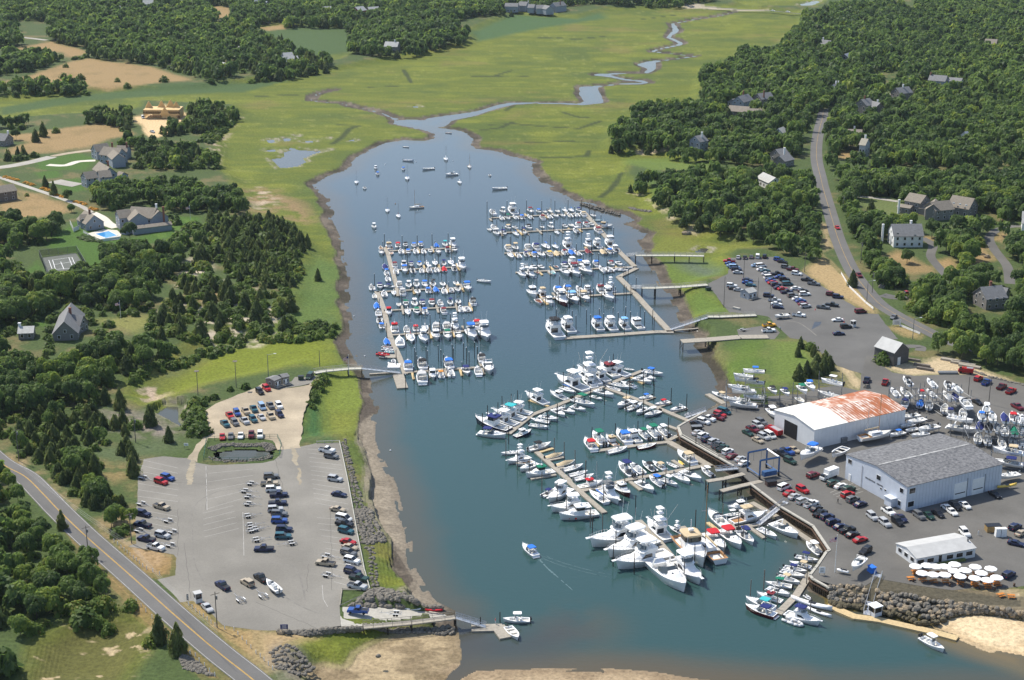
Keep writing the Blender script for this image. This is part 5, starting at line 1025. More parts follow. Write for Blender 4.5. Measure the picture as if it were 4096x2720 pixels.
        B = .32; H, G, S, D, top = hull_parts(B, .095, .13, .42, 1.9, .3, .05, .03, 2, .7)
        A('hull', H, hm, True); A('gunwale', G, M_GEL if c != 'y' else M_TEAK); A('sole', S, M_NONSKID); A('foredeck', D, M_GEL if c != 'y' else M_NONSKID, True)
        A('cabin', frust(-.18, .22, .19, .1, .165, .01, .05, .8, .07), M_GEL)
        for s_ in (1, -1): q = MB(); q.box((.0, s_*.087, .14), (.2, .004, .02)); A('port_light', q, M_GLASS)
        q = MB(); q.tube((.1, 0, .1), (.1, 0, 1.22), .0075, 6); A('mast', q, M_ALU if c != 'y' else M_TEAK)
        q = MB(); q.tube((.1, -.09, .75), (.1, .09, .75), .004, 4); A('spreader', q, M_ALU)
        q = MB(); q.tube((.1, 0, .26), (-.36, 0, .25), .006, 6); A('boom', q, M_ALU if c != 'y' else M_TEAK)
        q = MB(); q.tube((.09, 0, .28), (-.35, 0, .27), .02, 6, .012); A('sail_cover', q, cm)
        q = MB(); q.tube((.47, 0, .13), (.1, 0, 1.2), .0018, 3); q.tube((-.48, 0, .1), (.1, 0, 1.21), .0018, 3); q.tube((.1, .14, .11), (.1, 0, 1.2), .0015, 3); q.tube((.1, -.14, .11), (.1, 0, 1.2), .0015, 3); A('rigging', q, M_STEEL)
    elif k == 'j':
        q = MB(); rr = []
        for t in np.linspace(0, 1, 7): b_ = hb(t, .36, .5, 2.2)+.01; rr.append([(t-.5, -b_, .08+.04*t), (t-.5, -b_*.7, 0), (t-.5, b_*.7, 0), (t-.5, b_, .08+.04*t), (t-.5, b_*.4, .16+.05*t), (t-.5, -b_*.4, .16+.05*t)])
        q.loft(rr); A('hull', q, cm, True); q = MB(); q.box((-.15, 0, .22), (.4, .12, .08), 0, .8); A('seat', q, M_BLACK); q = MB(); q.box((.12, 0, .27), (.06, .26, .03)); q.box((.16, 0, .22), (.08, .08, .14)); A('handlebar', q, M_BLACK)
    elif k == 'p':                                  # slim shell: kayak or pontoon hull
        q = MB(); rr = []
        for t in np.linspace(0, 1, 9): b_ = max(.003, .09*math.sin(pi*min(1, t*.98+.01))**.6); rr.append([(t-.5, -b_, .05+.05*(2*t-1)**2), (t-.5, -b_*.6, 0), (t-.5, b_*.6, 0), (t-.5, b_, .05+.05*(2*t-1)**2), (t-.5, b_*.5, .075+.05*(2*t-1)**2), (t-.5, -b_*.5, .075+.05*(2*t-1)**2)])
        q.loft(rr); A('hull', q, cm, True); q = MB(); q.box((-.02, 0, .078), (.17, .09, .02)); A('cockpit', q, M_BLACK)
    return out
BN = {'c':('centre_console_boat','centre console','open boat','centre console boats'), 't':('hardtop_console_boat','T-top console boat','open boat','console boats with tops'), 'b':('runabout','runabout','runabout','runabouts'), 'k':('skiff','open skiff','skiff','skiffs and tenders'),
      'v':('covered_boat','boat under a full cover','covered boat','covered boats'), 'L':('cuddy_pilothouse_boat','small pilothouse boat','pilothouse boat','pilothouse boats'), 'r':('inflatable_boat','inflatable','inflatable','inflatables'), 'e':('express_cruiser','express cruiser','cruiser','express cruisers'),
      'f':('flybridge_yacht','flybridge yacht','yacht','flybridge yachts'), 'w':('sportfishing_yacht','tower sportfisher','sportfisher','tower sportfishers'), 'l':('pilothouse_boat','pilothouse boat','pilothouse boat','pilothouse boats'), 's':('sailboat','sailboat','sailboat','sailboats'), 'j':('jet_ski','jet ski','jet ski','jet skis'), 'p':('kayak','kayak','kayak','kayaks')}
PROTO = {}
def boat(k, c, hc, x, y, z, L, ang, label, sz=1.0):
    key = (k, c, hc)
    if key not in PROTO: PROTO[key] = [(n, mb.mesh(n, m, s), None) for n, mb, m, s in boat_parts(k, c, hc)]
    n, kind, cat, grp = BN[k]
    t = thing(n, label, cat, (x, y, z), ang, grp, (L, L, L*sz))
    for pn, me, _ in PROTO[key]: link(pn, me, t)
    return t
DESC = {'c':{'w':'white {n}','*':'{n} with {c} sunshade'}, 't':{'w':'{n} with white top','*':'{n} with {c} top'}, 'b':{'w':'white {n}','*':'{n} with {c} bimini'}, 'k':{'w':'white {n}','*':'{c} {n}'}, 'v':{'*':'{n}, {c}'}, 'L':{'w':'white {n}','*':'{n}, {c} roof'},
        'r':{'*':'{c} {n}'}, 'e':{'w':'white {n}','*':'{n} with {c} canvas'}, 'f':{'w':'white {n}','*':'{n}, {c} top'}, 'w':{'w':'white {n}','*':'{n}, {c} top'}, 'l':{'w':'white {n}','*':'{n}, {c} roof'}, 's':{'w':'white {n}','*':'{n} with {c} sail cover'}, 'j':{'*':'{c} {n}'}, 'p':{'*':'{c} {n}'}}
def bdesc(k, c, hc):
    d = DESC[k].get(c, DESC[k].get('*')); s = d.format(n=BN[k][1], c=CNAME[c])
    return s+(f', {CNAME[hc]} hull' if hc != 'w' else '')
ZD = {'f':.12,'w':.13,'l':.12,'e':.1,'s':.1,'c':.08,'t':.1}
FLOATR = []
def brow(where, code, D, s, z0=0.0):               # 'x,y,kind,length,u|d[,canvas[,hull]]': centre pixels; d = bow along D, u = bow against it
    for i, t in enumerate(s.split()):
        q = t.split(','); k, L, dr = q[2], float(q[3])*1.08, q[4]; c = q[5] if len(q) > 5 else 'w'; hc = q[6] if len(q) > 6 else 'w'
        x, y, _ = P(*px(code, float(q[0]), float(q[1])), z0+ZD.get(k, .08)*L)
        a = atan2(D[1], D[0])+(pi if dr == 'u' else 0)+(1.0 if dr == 'r' else -1.3 if dr == 'q' else 0)+random.uniform(-.05, .05)
        boat(k, c, hc, x, y, z0, L, a, f'{bdesc(k,c,hc)}, {nth(i)} {where}')
def bend(where, code, s, z0=0.0, h=None):          # 'kind,sternx,sterny,bowx,bowy[,canvas[,hull]]'
    for i, t in enumerate(s.split()):
        q = t.split(','); k = q[0]; c = q[5] if len(q) > 5 else 'w'; hc = q[6] if len(q) > 6 else 'w'
        zs, zb = {'f':(1.0,2.1),'w':(1.0,2.1),'l':(.9,1.7),'e':(.8,1.3),'s':(.8,1.2)}.get(k, (.6,1.0))
        a = np.array(P(*px(code, float(q[1]), float(q[2])), z0+zs)[:2]); b = np.array(P(*px(code, float(q[3]), float(q[4])), z0+zb)[:2]); L = float(np.hypot(*(b-a)))
        L = min(max(L, 3.0), 21)*.96; m = (a+b)/2
        boat(k, c, hc, m[0], m[1], z0, L, atan2(*(b-a)[::-1]), f'{bdesc(k,c,hc)}, {nth(i)} {where}')
brow('from the pier on the upper side of the left marina\'s top walkway', 'A', WD, '415,275,l,8.5,u,y 575,265,b,7,u,r 710,265,b,6,d,k 855,275,b,6,d,b 975,262,b,6.5,d,b 1245,268,v,6,u,b 1400,255,t,6.5,d,t 1535,245,f,9,d')
brow('left of the pier head of the left marina', 'A', WD, '275,312,k,5,u,y 290,385,e,6.8,d')
brow('from the pier on the lower side of the left marina\'s top walkway', 'A', WD, '462,408,k,5,d,o 628,372,c,6.8,u 755,388,b,6,d,b 883,372,c,6.8,u 1020,374,c,6.3,u 1143,368,b,6,d 1283,374,e,6.5,d 1437,350,L,6.5,u,m 1560,340,b,6.8,d')
brow('from the pier on the upper side of the left marina\'s second walkway', 'A', WD, '515,605,e,7,u,m 680,612,L,7,d,s 805,605,b,6,d,n 950,602,c,6,d,b 1078,585,s,6,d 1222,575,s,7,d 1375,590,t,6.3,d,n 1500,565,s,7.5,d')
brow('from the pier on the lower side of the left marina\'s second walkway', 'A', WD, '540,720,c,7,u 695,695,e,8,d,b 830,702,c,7,u,k 985,708,c,6,u 1120,695,t,7.3,u 1245,698,c,6.3,u 1378,680,v,6.5,u,r 1550,672,L,6.5,u 1690,615,f,11,d')
brow('down the outer side of the left marina\'s upper pier', 'A', WD, '350,640,v,7,u,n 375,748,t,6.5,u,b 397,852,c,6.5,u 430,985,b,5.5,r,n')
brow('from the left on the upper side of the left marina\'s third walkway', 'A', WD, '120,1000,b,6.8,u 262,985,b,6.5,d,n 598,950,e,7.5,u,s 765,965,t,6.8,d 900,955,t,7.3,d,s 1050,955,e,7,d,b 1190,945,t,7,d,k 1360,948,c,6.3,d 1590,935,c,6.3,d 1790,995,e,9,d,b')
brow('from the left on the lower side of the left marina\'s third walkway', 'A', WD, '165,1152,k,5,u 335,1112,c,7,u 505,1095,s,6,d 655,1075,e,8,u,s 918,1082,c,6.8,d 1100,1052,b,6.5,u,b 1235,1040,v,6.5,u,b 1380,1062,c,7,u 1508,1052,r,5.5,u 1620,1032,t,7,d,y')
brow('from the pier on the upper side of the left marina\'s fourth walkway', 'A', WD, '590,1305,k,5,d 715,1288,b,6.5,d,G 868,1285,t,7.3,d 1005,1278,b,6.3,d,n 1170,1275,b,7,d,m 1310,1268,e,6.5,u 1490,1268,t,6.3,d,n 1630,1258,c,6,d 1880,1242,e,8,u,k')
brow('from the pier on the lower side of the left marina\'s fourth walkway', 'A', WD, '418,1435,L,7.3,d,r 750,1425,s,7.5,d 905,1422,b,7,d,G 1040,1412,c,7,u,b 1365,1402,e,7,u,m 1670,1375,c,7,u 1788,1382,r,6,u')
brow('down the outer side of the left marina\'s lower pier', 'A', WD, '205,1322,v,7,u,b 235,1442,e,7.3,u')
brow('further down the outer side of the left marina\'s lower pier', 'B', WD, '255,172,c,7,u,k 290,275,b,6,u,b 378,552,v,6.5,u,b 392,648,k,4.5,r,m 400,690,r,4.5,r 320,770,r,5,r,r 430,732,k,4,r,t 320,830,j,3.2,r,g 500,892,r,4,u 470,930,j,3,r,w')
brow('from the pier on the upper side of the left marina\'s fifth walkway', 'B', WD, '515,300,l,8.8,u,r 725,335,e,7,u 885,318,b,6.5,u,r 1050,320,s,7.5,d 1240,295,e,9,u,s 1420,280,e,8.5,u,s 1570,270,w,9,d 1945,240,e,9,u,r')
brow('from the pier on the lower side of the left marina\'s fifth walkway', 'B', WD, '605,535,s,10.5,u 800,485,s,9.5,d,m 1025,475,f,9.5,d 1240,435,l,9,d,w 1440,445,e,8.3,d,G 1630,445,e,8,d 1855,395,f,12,d,b 2085,385,f,13.5,d')
brow('from the pier on the upper side of the left marina\'s lowest walkway', 'B', WD, '750,965,e,9.5,u,b 990,935,e,10,u,k 1450,925,e,10,u,b 2030,835,e,8.5,u,k')
brow('from the pier on the lower side of the left marina\'s lowest walkway', 'B', WD, '990,1165,e,11,u,s 1180,1135,L,7.8,d 1320,1118,c,6.8,u,o 1485,1088,c,7.8,u 1765,1062,b,7.8,d,n 1970,1062,e,8,u 2150,995,e,11,d')
brow('from the left on the upper side of the middle marina\'s top walkway', 'C', ED, '215,300,e,8,u,w 410,285,t,7,d 565,255,f,12,u 890,278,e,7.3,d,m 1030,288,b,6,d,b 1140,297,k,5,d 1230,278,s,6,d,y 1360,287,k,5.5,d 1490,268,s,6.3,d 1600,263,s,6.5,d,b 1730,268,b,6,d,n')
brow('from the left on the lower side of the middle marina\'s top walkway', 'C', ED, '375,402,c,6.3,u 490,398,t,6.5,d,G 615,388,c,6.5,u 725,388,b,6.5,u,b 870,383,c,6.5,u 1085,392,e,7,u,m 1205,373,c,7,u 1325,363,c,6.5,d 1450,358,c,6,d 1565,353,c,7,u 1680,343,c,7,u 1795,335,e,7.3,u,y')
brow('on the right side of the middle marina\'s pier head', 'C', ED, '1980,360,c,6,d 2045,440,k,4.5,r,t 2165,530,l,8,r,y')
brow('from the left on the upper side of the middle marina\'s second walkway', 'C', ED, '170,607,k,4.8,d 240,565,e,8,u,w 500,568,b,6.5,d,y 620,572,b,6,d 860,568,b,7,d,k 1090,562,k,4.5,d 1245,548,t,6.5,d 1490,543,b,6,d 1600,533,k,6,d 1710,518,e,7,u,m 1840,513,e,6.5,u,m 1945,508,b,6.3,d')
brow('from the left on the lower side of the middle marina\'s second walkway', 'C', ED, '295,662,t,7.3,d 415,662,b,7,d,n 635,678,s,6.5,d,b 765,648,t,7.2,d,n 1345,652,s,6,d 1670,622,t,7,u 2045,612,e,8.5,u,m')
brow('from the left on the upper side of the middle marina\'s third walkway', 'C', ED, '485,925,e,8.5,u,y 625,918,t,7.8,d,y 830,912,e,8,u,s 970,903,e,9,u,n 1160,893,s,9,d,b 1320,898,s,7,d,b 1525,865,w,11.5,u 1890,862,w,9,d 2040,852,f,9.3,u 2260,832,f,12,u,w')
brow('from the left on the lower side of the middle marina\'s third walkway', 'C', ED, '540,1052,s,7.5,d 665,1052,c,7,u 800,1032,c,6.5,u,n 945,1042,b,7,u,b 1075,1037,c,8,d 1200,1022,e,7,u,Y 1345,1022,v,7,u,y 1470,1002,c,7,u,m 1590,1000,v,7,u,b 1700,1012,c,7,u 1875,980,v,7,u,m 2140,992,v,7,u,y 2255,982,b,7,u,b 2352,945,L,8,u')
brow('from the left on the upper side of the middle marina\'s fourth walkway', 'D', ED, '110,212,e,7,d,w 255,217,b,6.8,d 378,212,b,6.3,d 635,207,k,4.5,d,m 790,187,b,7,d,n 905,135,f,9.5,u 1060,158,e,7,d,b 1180,152,s,7,d,b 1320,148,e,7.5,u,b 1600,157,b,6.3,d,m 1730,152,b,6.8,d')
brow('from the left on the lower side of the middle marina\'s fourth walkway', 'D', ED, '45,325,w,8,d 190,325,f,9,d 300,308,k,3.5,d,r 570,312,k,6.5,d,t 795,293,e,9.3,d 960,275,f,11.5,d,m 1160,245,f,11.5,d 1440,252,c,8,u 1560,252,r,7,u 1770,258,r,6,r 1880,217,k,4.5,r')
brow('from the left on the upper side of the middle marina\'s fifth walkway', 'D', ED, '225,645,l,10.5,d,w 390,665,f,9,u,y 650,615,e,9,u,b 820,595,e,9,u,b 1040,605,c,8,u 1175,605,L,7.3,u 1400,592,l,9,u,m 1570,565,w,8.5,u')
brow('from the left on the lower side of the middle marina\'s fifth walkway', 'D', ED, '330,812,k,7.3,d,m 515,803,l,8.3,d 735,765,f,12.5,d,w,m 935,755,e,11,d,l 1130,733,e,9.8,d,y 1545,695,f,11.5,d')
brow('from the left above the broad walkway of the middle marina', 'D', ED, '590,1285,f,15.5,u,k 820,1225,f,12.5,u 1340,1205,f,11,u,b 1570,1205,f,11.3,u 1810,1205,f,9.8,u,l 2030,1185,l,10.5,u')
LFT = np.array((-1., -.15)); LFT /= np.hypot(*LFT); UPR = -WD
brow('among the boats moored in the upper harbour, counted from the creek', '10', WD, '1778,1225,k,4.2,r,y 1385,1354,k,4,r 1408,1478,k,6.5,r,n 1752,1465,s,7,d 1970,1537,s,6,d,y 1105,1550,L,5,d 1360,1560,b,5,d,b 1588,1555,k,7,q')
brow('among the boats moored in the middle of the harbour, counted from the left bank', '11', WD, '927,112,s,6,d,n 1003,167,b,5,d 1123,37,b,5.2,d,b 1395,75,s,7,d,b 1803,38,e,7,q 1880,112,s,6,d 2157,50,k,4,d,k 2243,168,k,8,q 1212,373,s,6,d,b 1314,423,s,6,d,m 1478,340,s,7.5,q,y 1090,522,t,6,d 2107,1024,c,6.3,r')
bend('from the right on the upper side of the longest yacht row', 'G', 'c,1210,310,1390,330 f,1290,440,830,250 l,1080,460,780,230,m f,930,530,640,320 w,740,610,410,300 f,700,640,470,430 f,560,700,20,440 s,90,640,370,720,b')
bend('from the right on the upper side of the yacht row\'s left half', 'E', 'l,1690,150,1390,0 f,1340,230,975,15 f,1080,400,560,260 f,960,500,390,320,t f,830,590,300,400 l,700,690,80,490,n,n e,140,740,640,780,n')
bend('from the right on the lower side of the longest yacht row', 'G', 'c,1520,360,1890,420,b e,1490,430,1760,490 e,1370,480,1690,545 e,1400,640,1140,530,k c,990,580,1310,650 c,1150,700,890,620 e,690,700,1030,780 b,620,790,830,840 t,300,860,700,970,G e,270,970,540,1020 e,60,1000,355,1070')
bend('from the right on the lower side of the yacht row\'s left half', 'E', 'e,1440,330,1660,430 e,1190,450,1550,490 c,1390,560,1050,490 t,1030,600,1380,640 l,770,790,1080,660,w,n')
bend('from the seawall along the dock that reaches the longest yacht row', 'G', 'e,2270,980,2000,1030 c,2000,890,1740,940,r c,1690,790,1450,840,b t,1830,1060,1550,1140 e,1620,1000,1410,1080 L,1240,1040,1530,920 e,1330,870,1080,970,y r,2350,1080,2270,1110')
bend('from the left along the upper side of the dock of green topped boats', 'I', 'e,340,700,170,480,r t,520,620,310,390,G l,730,610,540,410,y e,940,580,730,340,b l,1120,550,910,320,w t,1290,510,1100,340,G t,1470,500,1250,290,G t,1640,450,1430,280 k,1680,460,1760,410')
bend('from the left along the lower side of the dock of green topped boats', 'I', 'c,560,740,920,640 c,1080,660,1430,580,w,m')
bend('from the left on the upper side of the dock between seawall and long dock', 'I', 't,1020,1160,760,920,n c,1190,1110,960,910,w c,1400,1070,1170,890,k,G e,1570,1030,1350,870,y k,1790,990,1590,890 v,1890,940,1800,850,Y e,2080,930,1780,700,y t,2400,1150,2200,990')
bend('from the left on the lower side of the dock between seawall and long dock', 'I', 'l,690,1290,970,1450,w,m e,1080,1240,1380,1400 t,1540,1330,1290,1150,b t,1500,1190,1790,1300 c,1730,1110,2010,1260 e,1850,1060,2210,1200')
bend('from the top on the right side of the long sloping dock', 'E', 'c,1010,1040,1420,920,k v,1300,1180,1640,1090,y v,1490,1320,1840,1220,y c,1620,1400,1980,1290 c,1720,1490,2060,1400 c,1810,1560,2170,1460')
bend('from the top on the right of the lower long sloping dock', 'H', 'l,840,540,1280,420,r s,1340,830,1030,600,b w,1220,560,1560,770,g')
bend('from the top on the left side of the long sloping dock', 'E', 'c,850,1070,530,1090 w,1050,1140,640,1190 k,1100,1230,790,1280,y e,1180,1270,860,1370 l,1470,1390,960,1450,G')
bend('from the top on the left of the lower long sloping dock', 'H', 'c,210,710,470,570,n f,700,560,310,740 f,1060,860,340,880 l,1190,990,490,1040')
bend('from the top among the three largest white yachts', '23', 'f,1240,200,705,285 f,1330,265,870,385 f,1455,390,945,490')
bend('from the top right of the three largest yachts', '23', 'w,1450,270,1250,70 w,1580,200,1450,110 l,1540,240,1780,500,y f,1480,450,1750,640 e,1300,490,1610,735')
bend('in the corner by the old ketch, counted from the top', '23', 's,1930,480,1680,240,y')
bend('from the left below the seawall gangway dock', '23', 'e,1800,220,1970,370,r e,1930,190,2120,340,r t,2090,190,2230,310,n')
bend('from the left above the seawall gangway dock', 'K', 'e,540,650,230,350 f,620,540,1240,350,y t,790,400,490,430 l,980,240,560,270')
bend('from the left along the tall seawall', 'K', 'c,1110,660,1430,820 e,1330,580,1810,790 t,2200,1130,1930,900')
bend('from the top on the left of the small dock at the seawall corner', 'L', 't,1050,190,1460,260,n e,1330,380,940,260,y c,850,370,1260,450,n c,790,440,1230,540 c,740,530,1140,650,y t,1000,720,520,640,G e,560,730,960,840 l,830,960,370,790,m e,700,1100,180,900,t e,720,1230,170,1030,n,m')
bend('from the top on the right of the small dock at the seawall corner', 'L', 'r,1230,860,1320,900 p,1710,1120,960,890,w v,1360,1030,1170,940,r p,1690,1240,1210,1040,w f,870,1150,1500,1290,n r,850,1260,1190,1370')
bend('under way in the open harbour or beside the landing dock', '23', 'e,225,420,95,300,b')
bend('beside the long tan landing dock by the beach', '33', 't,1410,1170,1630,1290')
bend('at the small float by the boat ramp', '23', 't,170,1010,-90,1000 k,-40,1070,60,1180')
bend('at the tan float by the yard edge', '22', 'e,1990,530,1840,470,y')
brow('at the top of the ramp beside the rocks', '13', np.array((1., 0.)), '1440,910,p,4.2,u,w 1640,918,p,4.2,d,r', .9)
# fenders of the long white fishing boat, mooring buoys
for i, s in enumerate(('685,1095','800,1100','888,1078','1038,1055','1118,1035')):
    x, y, _ = W1('H', *[float(q) for q in s.split(',')], .5); b = MB(); b.ball((0,0,0), .32); single('fender', b, M_RED, f'round red fender, {nth(i)} from the bow of the fishing boat below the long dock', 'fender', 'red fenders', True, (x, y-.3, .5))
for i, (cd, a, b_) in enumerate((('10',1478,1490),('10',1818,1480),('10',1192,1515),('11',1285,310),('11',1602,228),('11',1490,372),('11',1105,560),('11',905,1347),('12',1240,1018),('12',1005,147))):
    x, y, _ = W1(cd, a, b_, .2); q = MB(); q.ball((0,0,0), .3); single('mooring_buoy', q, M_WHITE if i != 3 else M_TEAK, f'small round mooring buoy, {nth(i)} from the upper end of the harbour', 'buoy', 'mooring buoys', True, (x, y, .15))

# the wake of the cruiser under way
wk = MB(); WP = [W1('23', x, y, 0) for x, y in ((235,440),(275,480),(330,540),(400,600),(480,670),(560,740))]; WL = [W1('23', x, y, 0) for x, y in ((255,420),(380,455),(520,500),(680,545),(860,590))]; WM = [W1('23', x, y, 0) for x, y in ((280,440),(400,495),(560,545),(750,590),(900,620))]
for pts_, w0, w1 in ((WP, 1.1, .15), (WL, .22, .1), (WM, .2, .1), (off(smooth(WL), -1.5), .15, .08), (off(smooth(WM), 1.6), .15, .08)):
    s_ = smooth(pts_, 6) if len(pts_) < 9 else pts_; n_ = len(s_)
    for i in range(n_-1):
        if random.random() < .08: continue
        a, c = s_[i], s_[i+1]; L_ = hypot(c[0]-a[0], c[1]-a[1]) or 1; ww = (w0+(w1-w0)*i/n_)*random.uniform(.4, 1); nx, ny = -(c[1]-a[1])/L_*ww/2, (c[0]-a[0])/L_*ww/2
        wk.add([(a[0]-nx,a[1]-ny,.012),(c[0]-nx,c[1]-ny,.012),(c[0]+nx,c[1]+ny,.012),(a[0]+nx,a[1]+ny,.012)], [(0,1,2,3)])
o = stuff('wake', wk.mesh('wake', mat('pale_foam', (.085,.145,.15), .4, 0, .3, 1))); o['label'] = 'pale foam wake behind the cruiser under way'; o['category'] = 'wake'
# ---------------------------------------------------------------- cars, pickups, vans, trailers
def car_parts(k, c):
    out = []; A = lambda n, b, m, s=False: out.append((n, b, m, s)); pm = paint(c)
    #   length, width, profile of the lower body (x, top z), greenhouse (x0, x1, rake aft, rake fwd), roof height
    L, Wd, prof, gh, ht, belt = {'s':(4.7,1.8,[(-2.35,.75),(-2.2,.95),(-1.3,1.0),(.9,.95),(2.0,.82),(2.35,.6)],(-1.75,1.0,.75,.85),1.43,.93),
        'u':(4.75,1.9,[(-2.37,.8),(-2.32,1.1),(-1.3,1.1),(.8,1.08),(2.1,1.0),(2.37,.7)],(-2.3,.95,.22,.75),1.78,1.08),
        'v':(5.0,1.95,[(-2.5,.8),(-2.46,1.12),(-1.3,1.12),(1.2,1.08),(2.1,.95),(2.5,.65)],(-2.44,1.75,.15,1.05),1.88,1.1),
        'p':(5.5,1.95,[(-2.75,.75),(-2.72,1.08),(-1.0,1.08),(1.0,1.1),(2.5,1.05),(2.75,.7)],(-.75,1.15,.25,.7),1.82,1.08)}[k]
    b = MB(); hw = Wd/2; rings = []
    for x, z in prof:
        t = .9 if abs(x) > L/2-.2 else 1; rings.append([(x, -hw*t, .3), (x, -hw*t, z*.72), (x, -hw*t*.93, z), (x, hw*t*.93, z), (x, hw*t, z*.72), (x, hw*t, .3)])
    b.loft(rings)
    x0, x1, ra, rf = gh; g = MB(); tw = .82; bz = belt-.02
    g.loft([[(x0,-hw*.92,bz),(x1,-hw*.92,bz),(x1,hw*.92,bz),(x0,hw*.92,bz)], [(x0+ra,-hw*tw,ht-.05),(x1-rf,-hw*tw,ht-.05),(x1-rf,hw*tw,ht-.05),(x0+ra,hw*tw,ht-.05)]])
    r = MB(); r.box(((x0+ra+x1-rf)/2, 0, ht-.02), ((x1-rf)-(x0+ra)+.1, Wd*tw+.04, .07), 0, .93)
    for s_ in (1, -1):                              # pillars
        for xa, xb in ((x0, x0+ra), (x1, x1-rf), ((x0+x1)/2-.1, (x0+ra+x1-rf)/2)): r.tube((xa, s_*hw*.925, bz), (xb, s_*hw*(tw+.005), ht-.03), .045, 4)
    if k == 'p':
        bed = MB(); bed.box((-1.78, 0, 1.085), (1.75, Wd*.78, .03)); A('bed_liner', bed, M_BLACK)
    A('body', b, pm); A('window_glass', g, M_GLASS); A('roof', r, pm)
    for x in (-L*.31, L*.32):
        for y in (-hw+.08, hw-.08): q = MB(); q.tube((x, y-.11, .33), (x, y+.11, .33), .33, 9); q.tube((x, y-.12*(1 if y < 0 else -1), .33), (x, y-.13*(-1 if y > 0 else 1), .33), .18, 7); A('wheel', q, M_TYRE)
    for y in (-hw*.68, hw*.68): q = MB(); q.box((L/2-.06, y, .68), (.12, .3, .14)); A('headlight', q, M_ALU)
    for y in (-hw*.75, hw*.75): q = MB(); q.box((-L/2+.03, y, .85), (.1, .2, .22)); A('tail_light', q, M_RED)
    return out
CARN = {'s':('sedan','sedan','car','parked cars'),'u':('station_wagon','SUV','car','parked cars'),'v':('minivan','van','van','parked vans'),'p':('pickup_truck','pickup','pickup','parked pickups')}
CPROTO = {}
def car(k, c, x, y, z, ang, label):
    if (k, c) not in CPROTO: CPROTO[(k, c)] = [(n, mb.mesh(n, m, s)) for n, mb, m, s in car_parts(k, c)]
    n, kind, cat, grp = CARN[k]; t = thing(n if k != 'u' else 'sport_utility_vehicle', label, cat, (x, y, z), ang, grp)
    for pn, me in CPROTO[(k, c)]: link(pn, me, t)
    return t
def crow(where, code, dx, dy, s, z=UP+.01, jit=.04):
    """'x,y,kindcolour[-]' ; (dx, dy): pixel step towards the front of the cars"""
    for i, t in enumerate(s.split()):
        q = t.split(','); x, y, _ = P(*px(code, float(q[0]), float(q[1])), z+.75); x2, y2, _ = P(*px(code, float(q[0])+dx, float(q[1])+dy), z+.75)
        a = atan2(y2-y, x2-x)+(pi if q[2].endswith('-') else 0)+random.uniform(-jit, jit); k, c = q[2][0], q[2][1]
        car(k, c, x, y, z, a, f'{CNAME[c]} {CARN[k][1]}, {nth(i)} {where}')
crow('down the left edge of the lower car park', '02', 145, 42, '1545,1265,ub 1485,1302,ur 1490,1532,py')
crow('from the top in the lower left corner of the lower car park', '03', 150, 35, '1320,30,un 1315,128,pn- 1500,228,us 1350,262,pn- 1435,338,pw')
crow('down the middle column of the lower car park', '12', 165, -8, '140,1252,ug 125,1318,py 160,1372,uw 210,1422,pn 200,1497,pn 180,1556,us')
crow('down the lower half of the middle column of the lower car park', '13', 165, 0, '215,30,ug 215,92,ub 260,172,un 250,237,ut 72,352,pn-')
crow('down the seawall side of the lower car park', '12', 140, 22, '655,1010,pw 695,1067,ug 730,1277,us 765,1417,sn 755,1556,sy')
crow('down the lower half of the seawall side of the lower car park', '13', 150, 32, '810,72,vw 815,122,pk 830,187,ut 850,287,sr 868,337,sy 855,392,ug 885,462,uw 890,562,un 950,622,pG 935,697,ps')
crow('turning in the lower right of the lower car park', '13', -150, -20, '640,482,py')
crow('from the left among those leaving the lower car park', '03', -145, -95, '2052,692,pn 2280,664,uy'), crow('from the left pulling a white boat across the lower car park', '13', -80, -60, '45,622,pk')
crow('beside the ticket kiosk at the lower car park gate', '03', 110, 95, '1912,895,ss'), crow('on the concrete ramp with its trailer', '13', -190, -10, '940,922,pb')
crow('from the left in the top row of the dirt car park', '02', 75, 95, '2120,692,pr 2185,668,ub 2265,652,py 2340,632,pt'), crow('from the left in the right half of the dirt car park\'s top row', '12', 70, 85, '55,612,vl 132,602,pg 212,602,uw')
crow('from the left in the second row of the dirt car park', '02', 75, 70, '2075,768,pt 2165,758,ug 2255,742,ps 2335,727,ut'), crow('from the left in the right half of the dirt car park\'s second row', '12', 60, 60, '50,707,ss 135,697,py 217,682,un')
crow('from the left in the front row of the dirt car park', '02', -6, 80, '2050,886,sr 2128,880,sg 2220,876,sw 2318,866,pm'), crow('at the right end of the dirt car park\'s front row', '12', -4, 80, '38,872,uw')
crow('from the left beside the marina hut', '12', 60, 50, '35,472,uk 97,442,ur'), crow('by the gangway next to the marina hut', '12', -60, 80, '495,332,vG')
crow('from the left in the top row of the upper car park', 'q', 8, -40, '182,67,ss 248,69,sk 312,63,sg 375,60,vw 445,60,uk')
crow('down the left edge of the upper car park', 'q', 100, 3, '92,106,pr- 100,132,sb 116,153,sl 145,167,vl 165,190,un 178,219,ss')
crow('down the first long row of the upper car park', 'q', 100, -10, '360,149,sl 408,152,vw 415,187,sw 450,202,st 462,230,ss 490,267,vw 505,299,sb 525,319,sr 555,341,un 585,370,sn 625,381,sr 665,412,pn 722,449,ug 770,480,sw 805,501,sb 830,531,sm 852,554,us')
crow('down the second long row of the upper car park', 'q', 100, -5, '570,233,pk 600,263,sb 640,287,uk 672,334,vt 757,377,sw 825,400,sk 845,434,uw')
crow('down the right edge of the upper car park', 'q', 95, 12, '585,93,ub 622,112,sk 660,167,ug 725,189,pm 765,232,uw 870,293,pk 935,332,pg')
crow('from the left at the far right of the upper car park', 'q', 90, 8, '1110,437,um 1175,462,un'), crow('around the small booth of the upper car park', 'q', 95, 8, '275,294,sn 272,320,sb 305,343,st 118,351,uw 140,379,sk 187,392,ss')
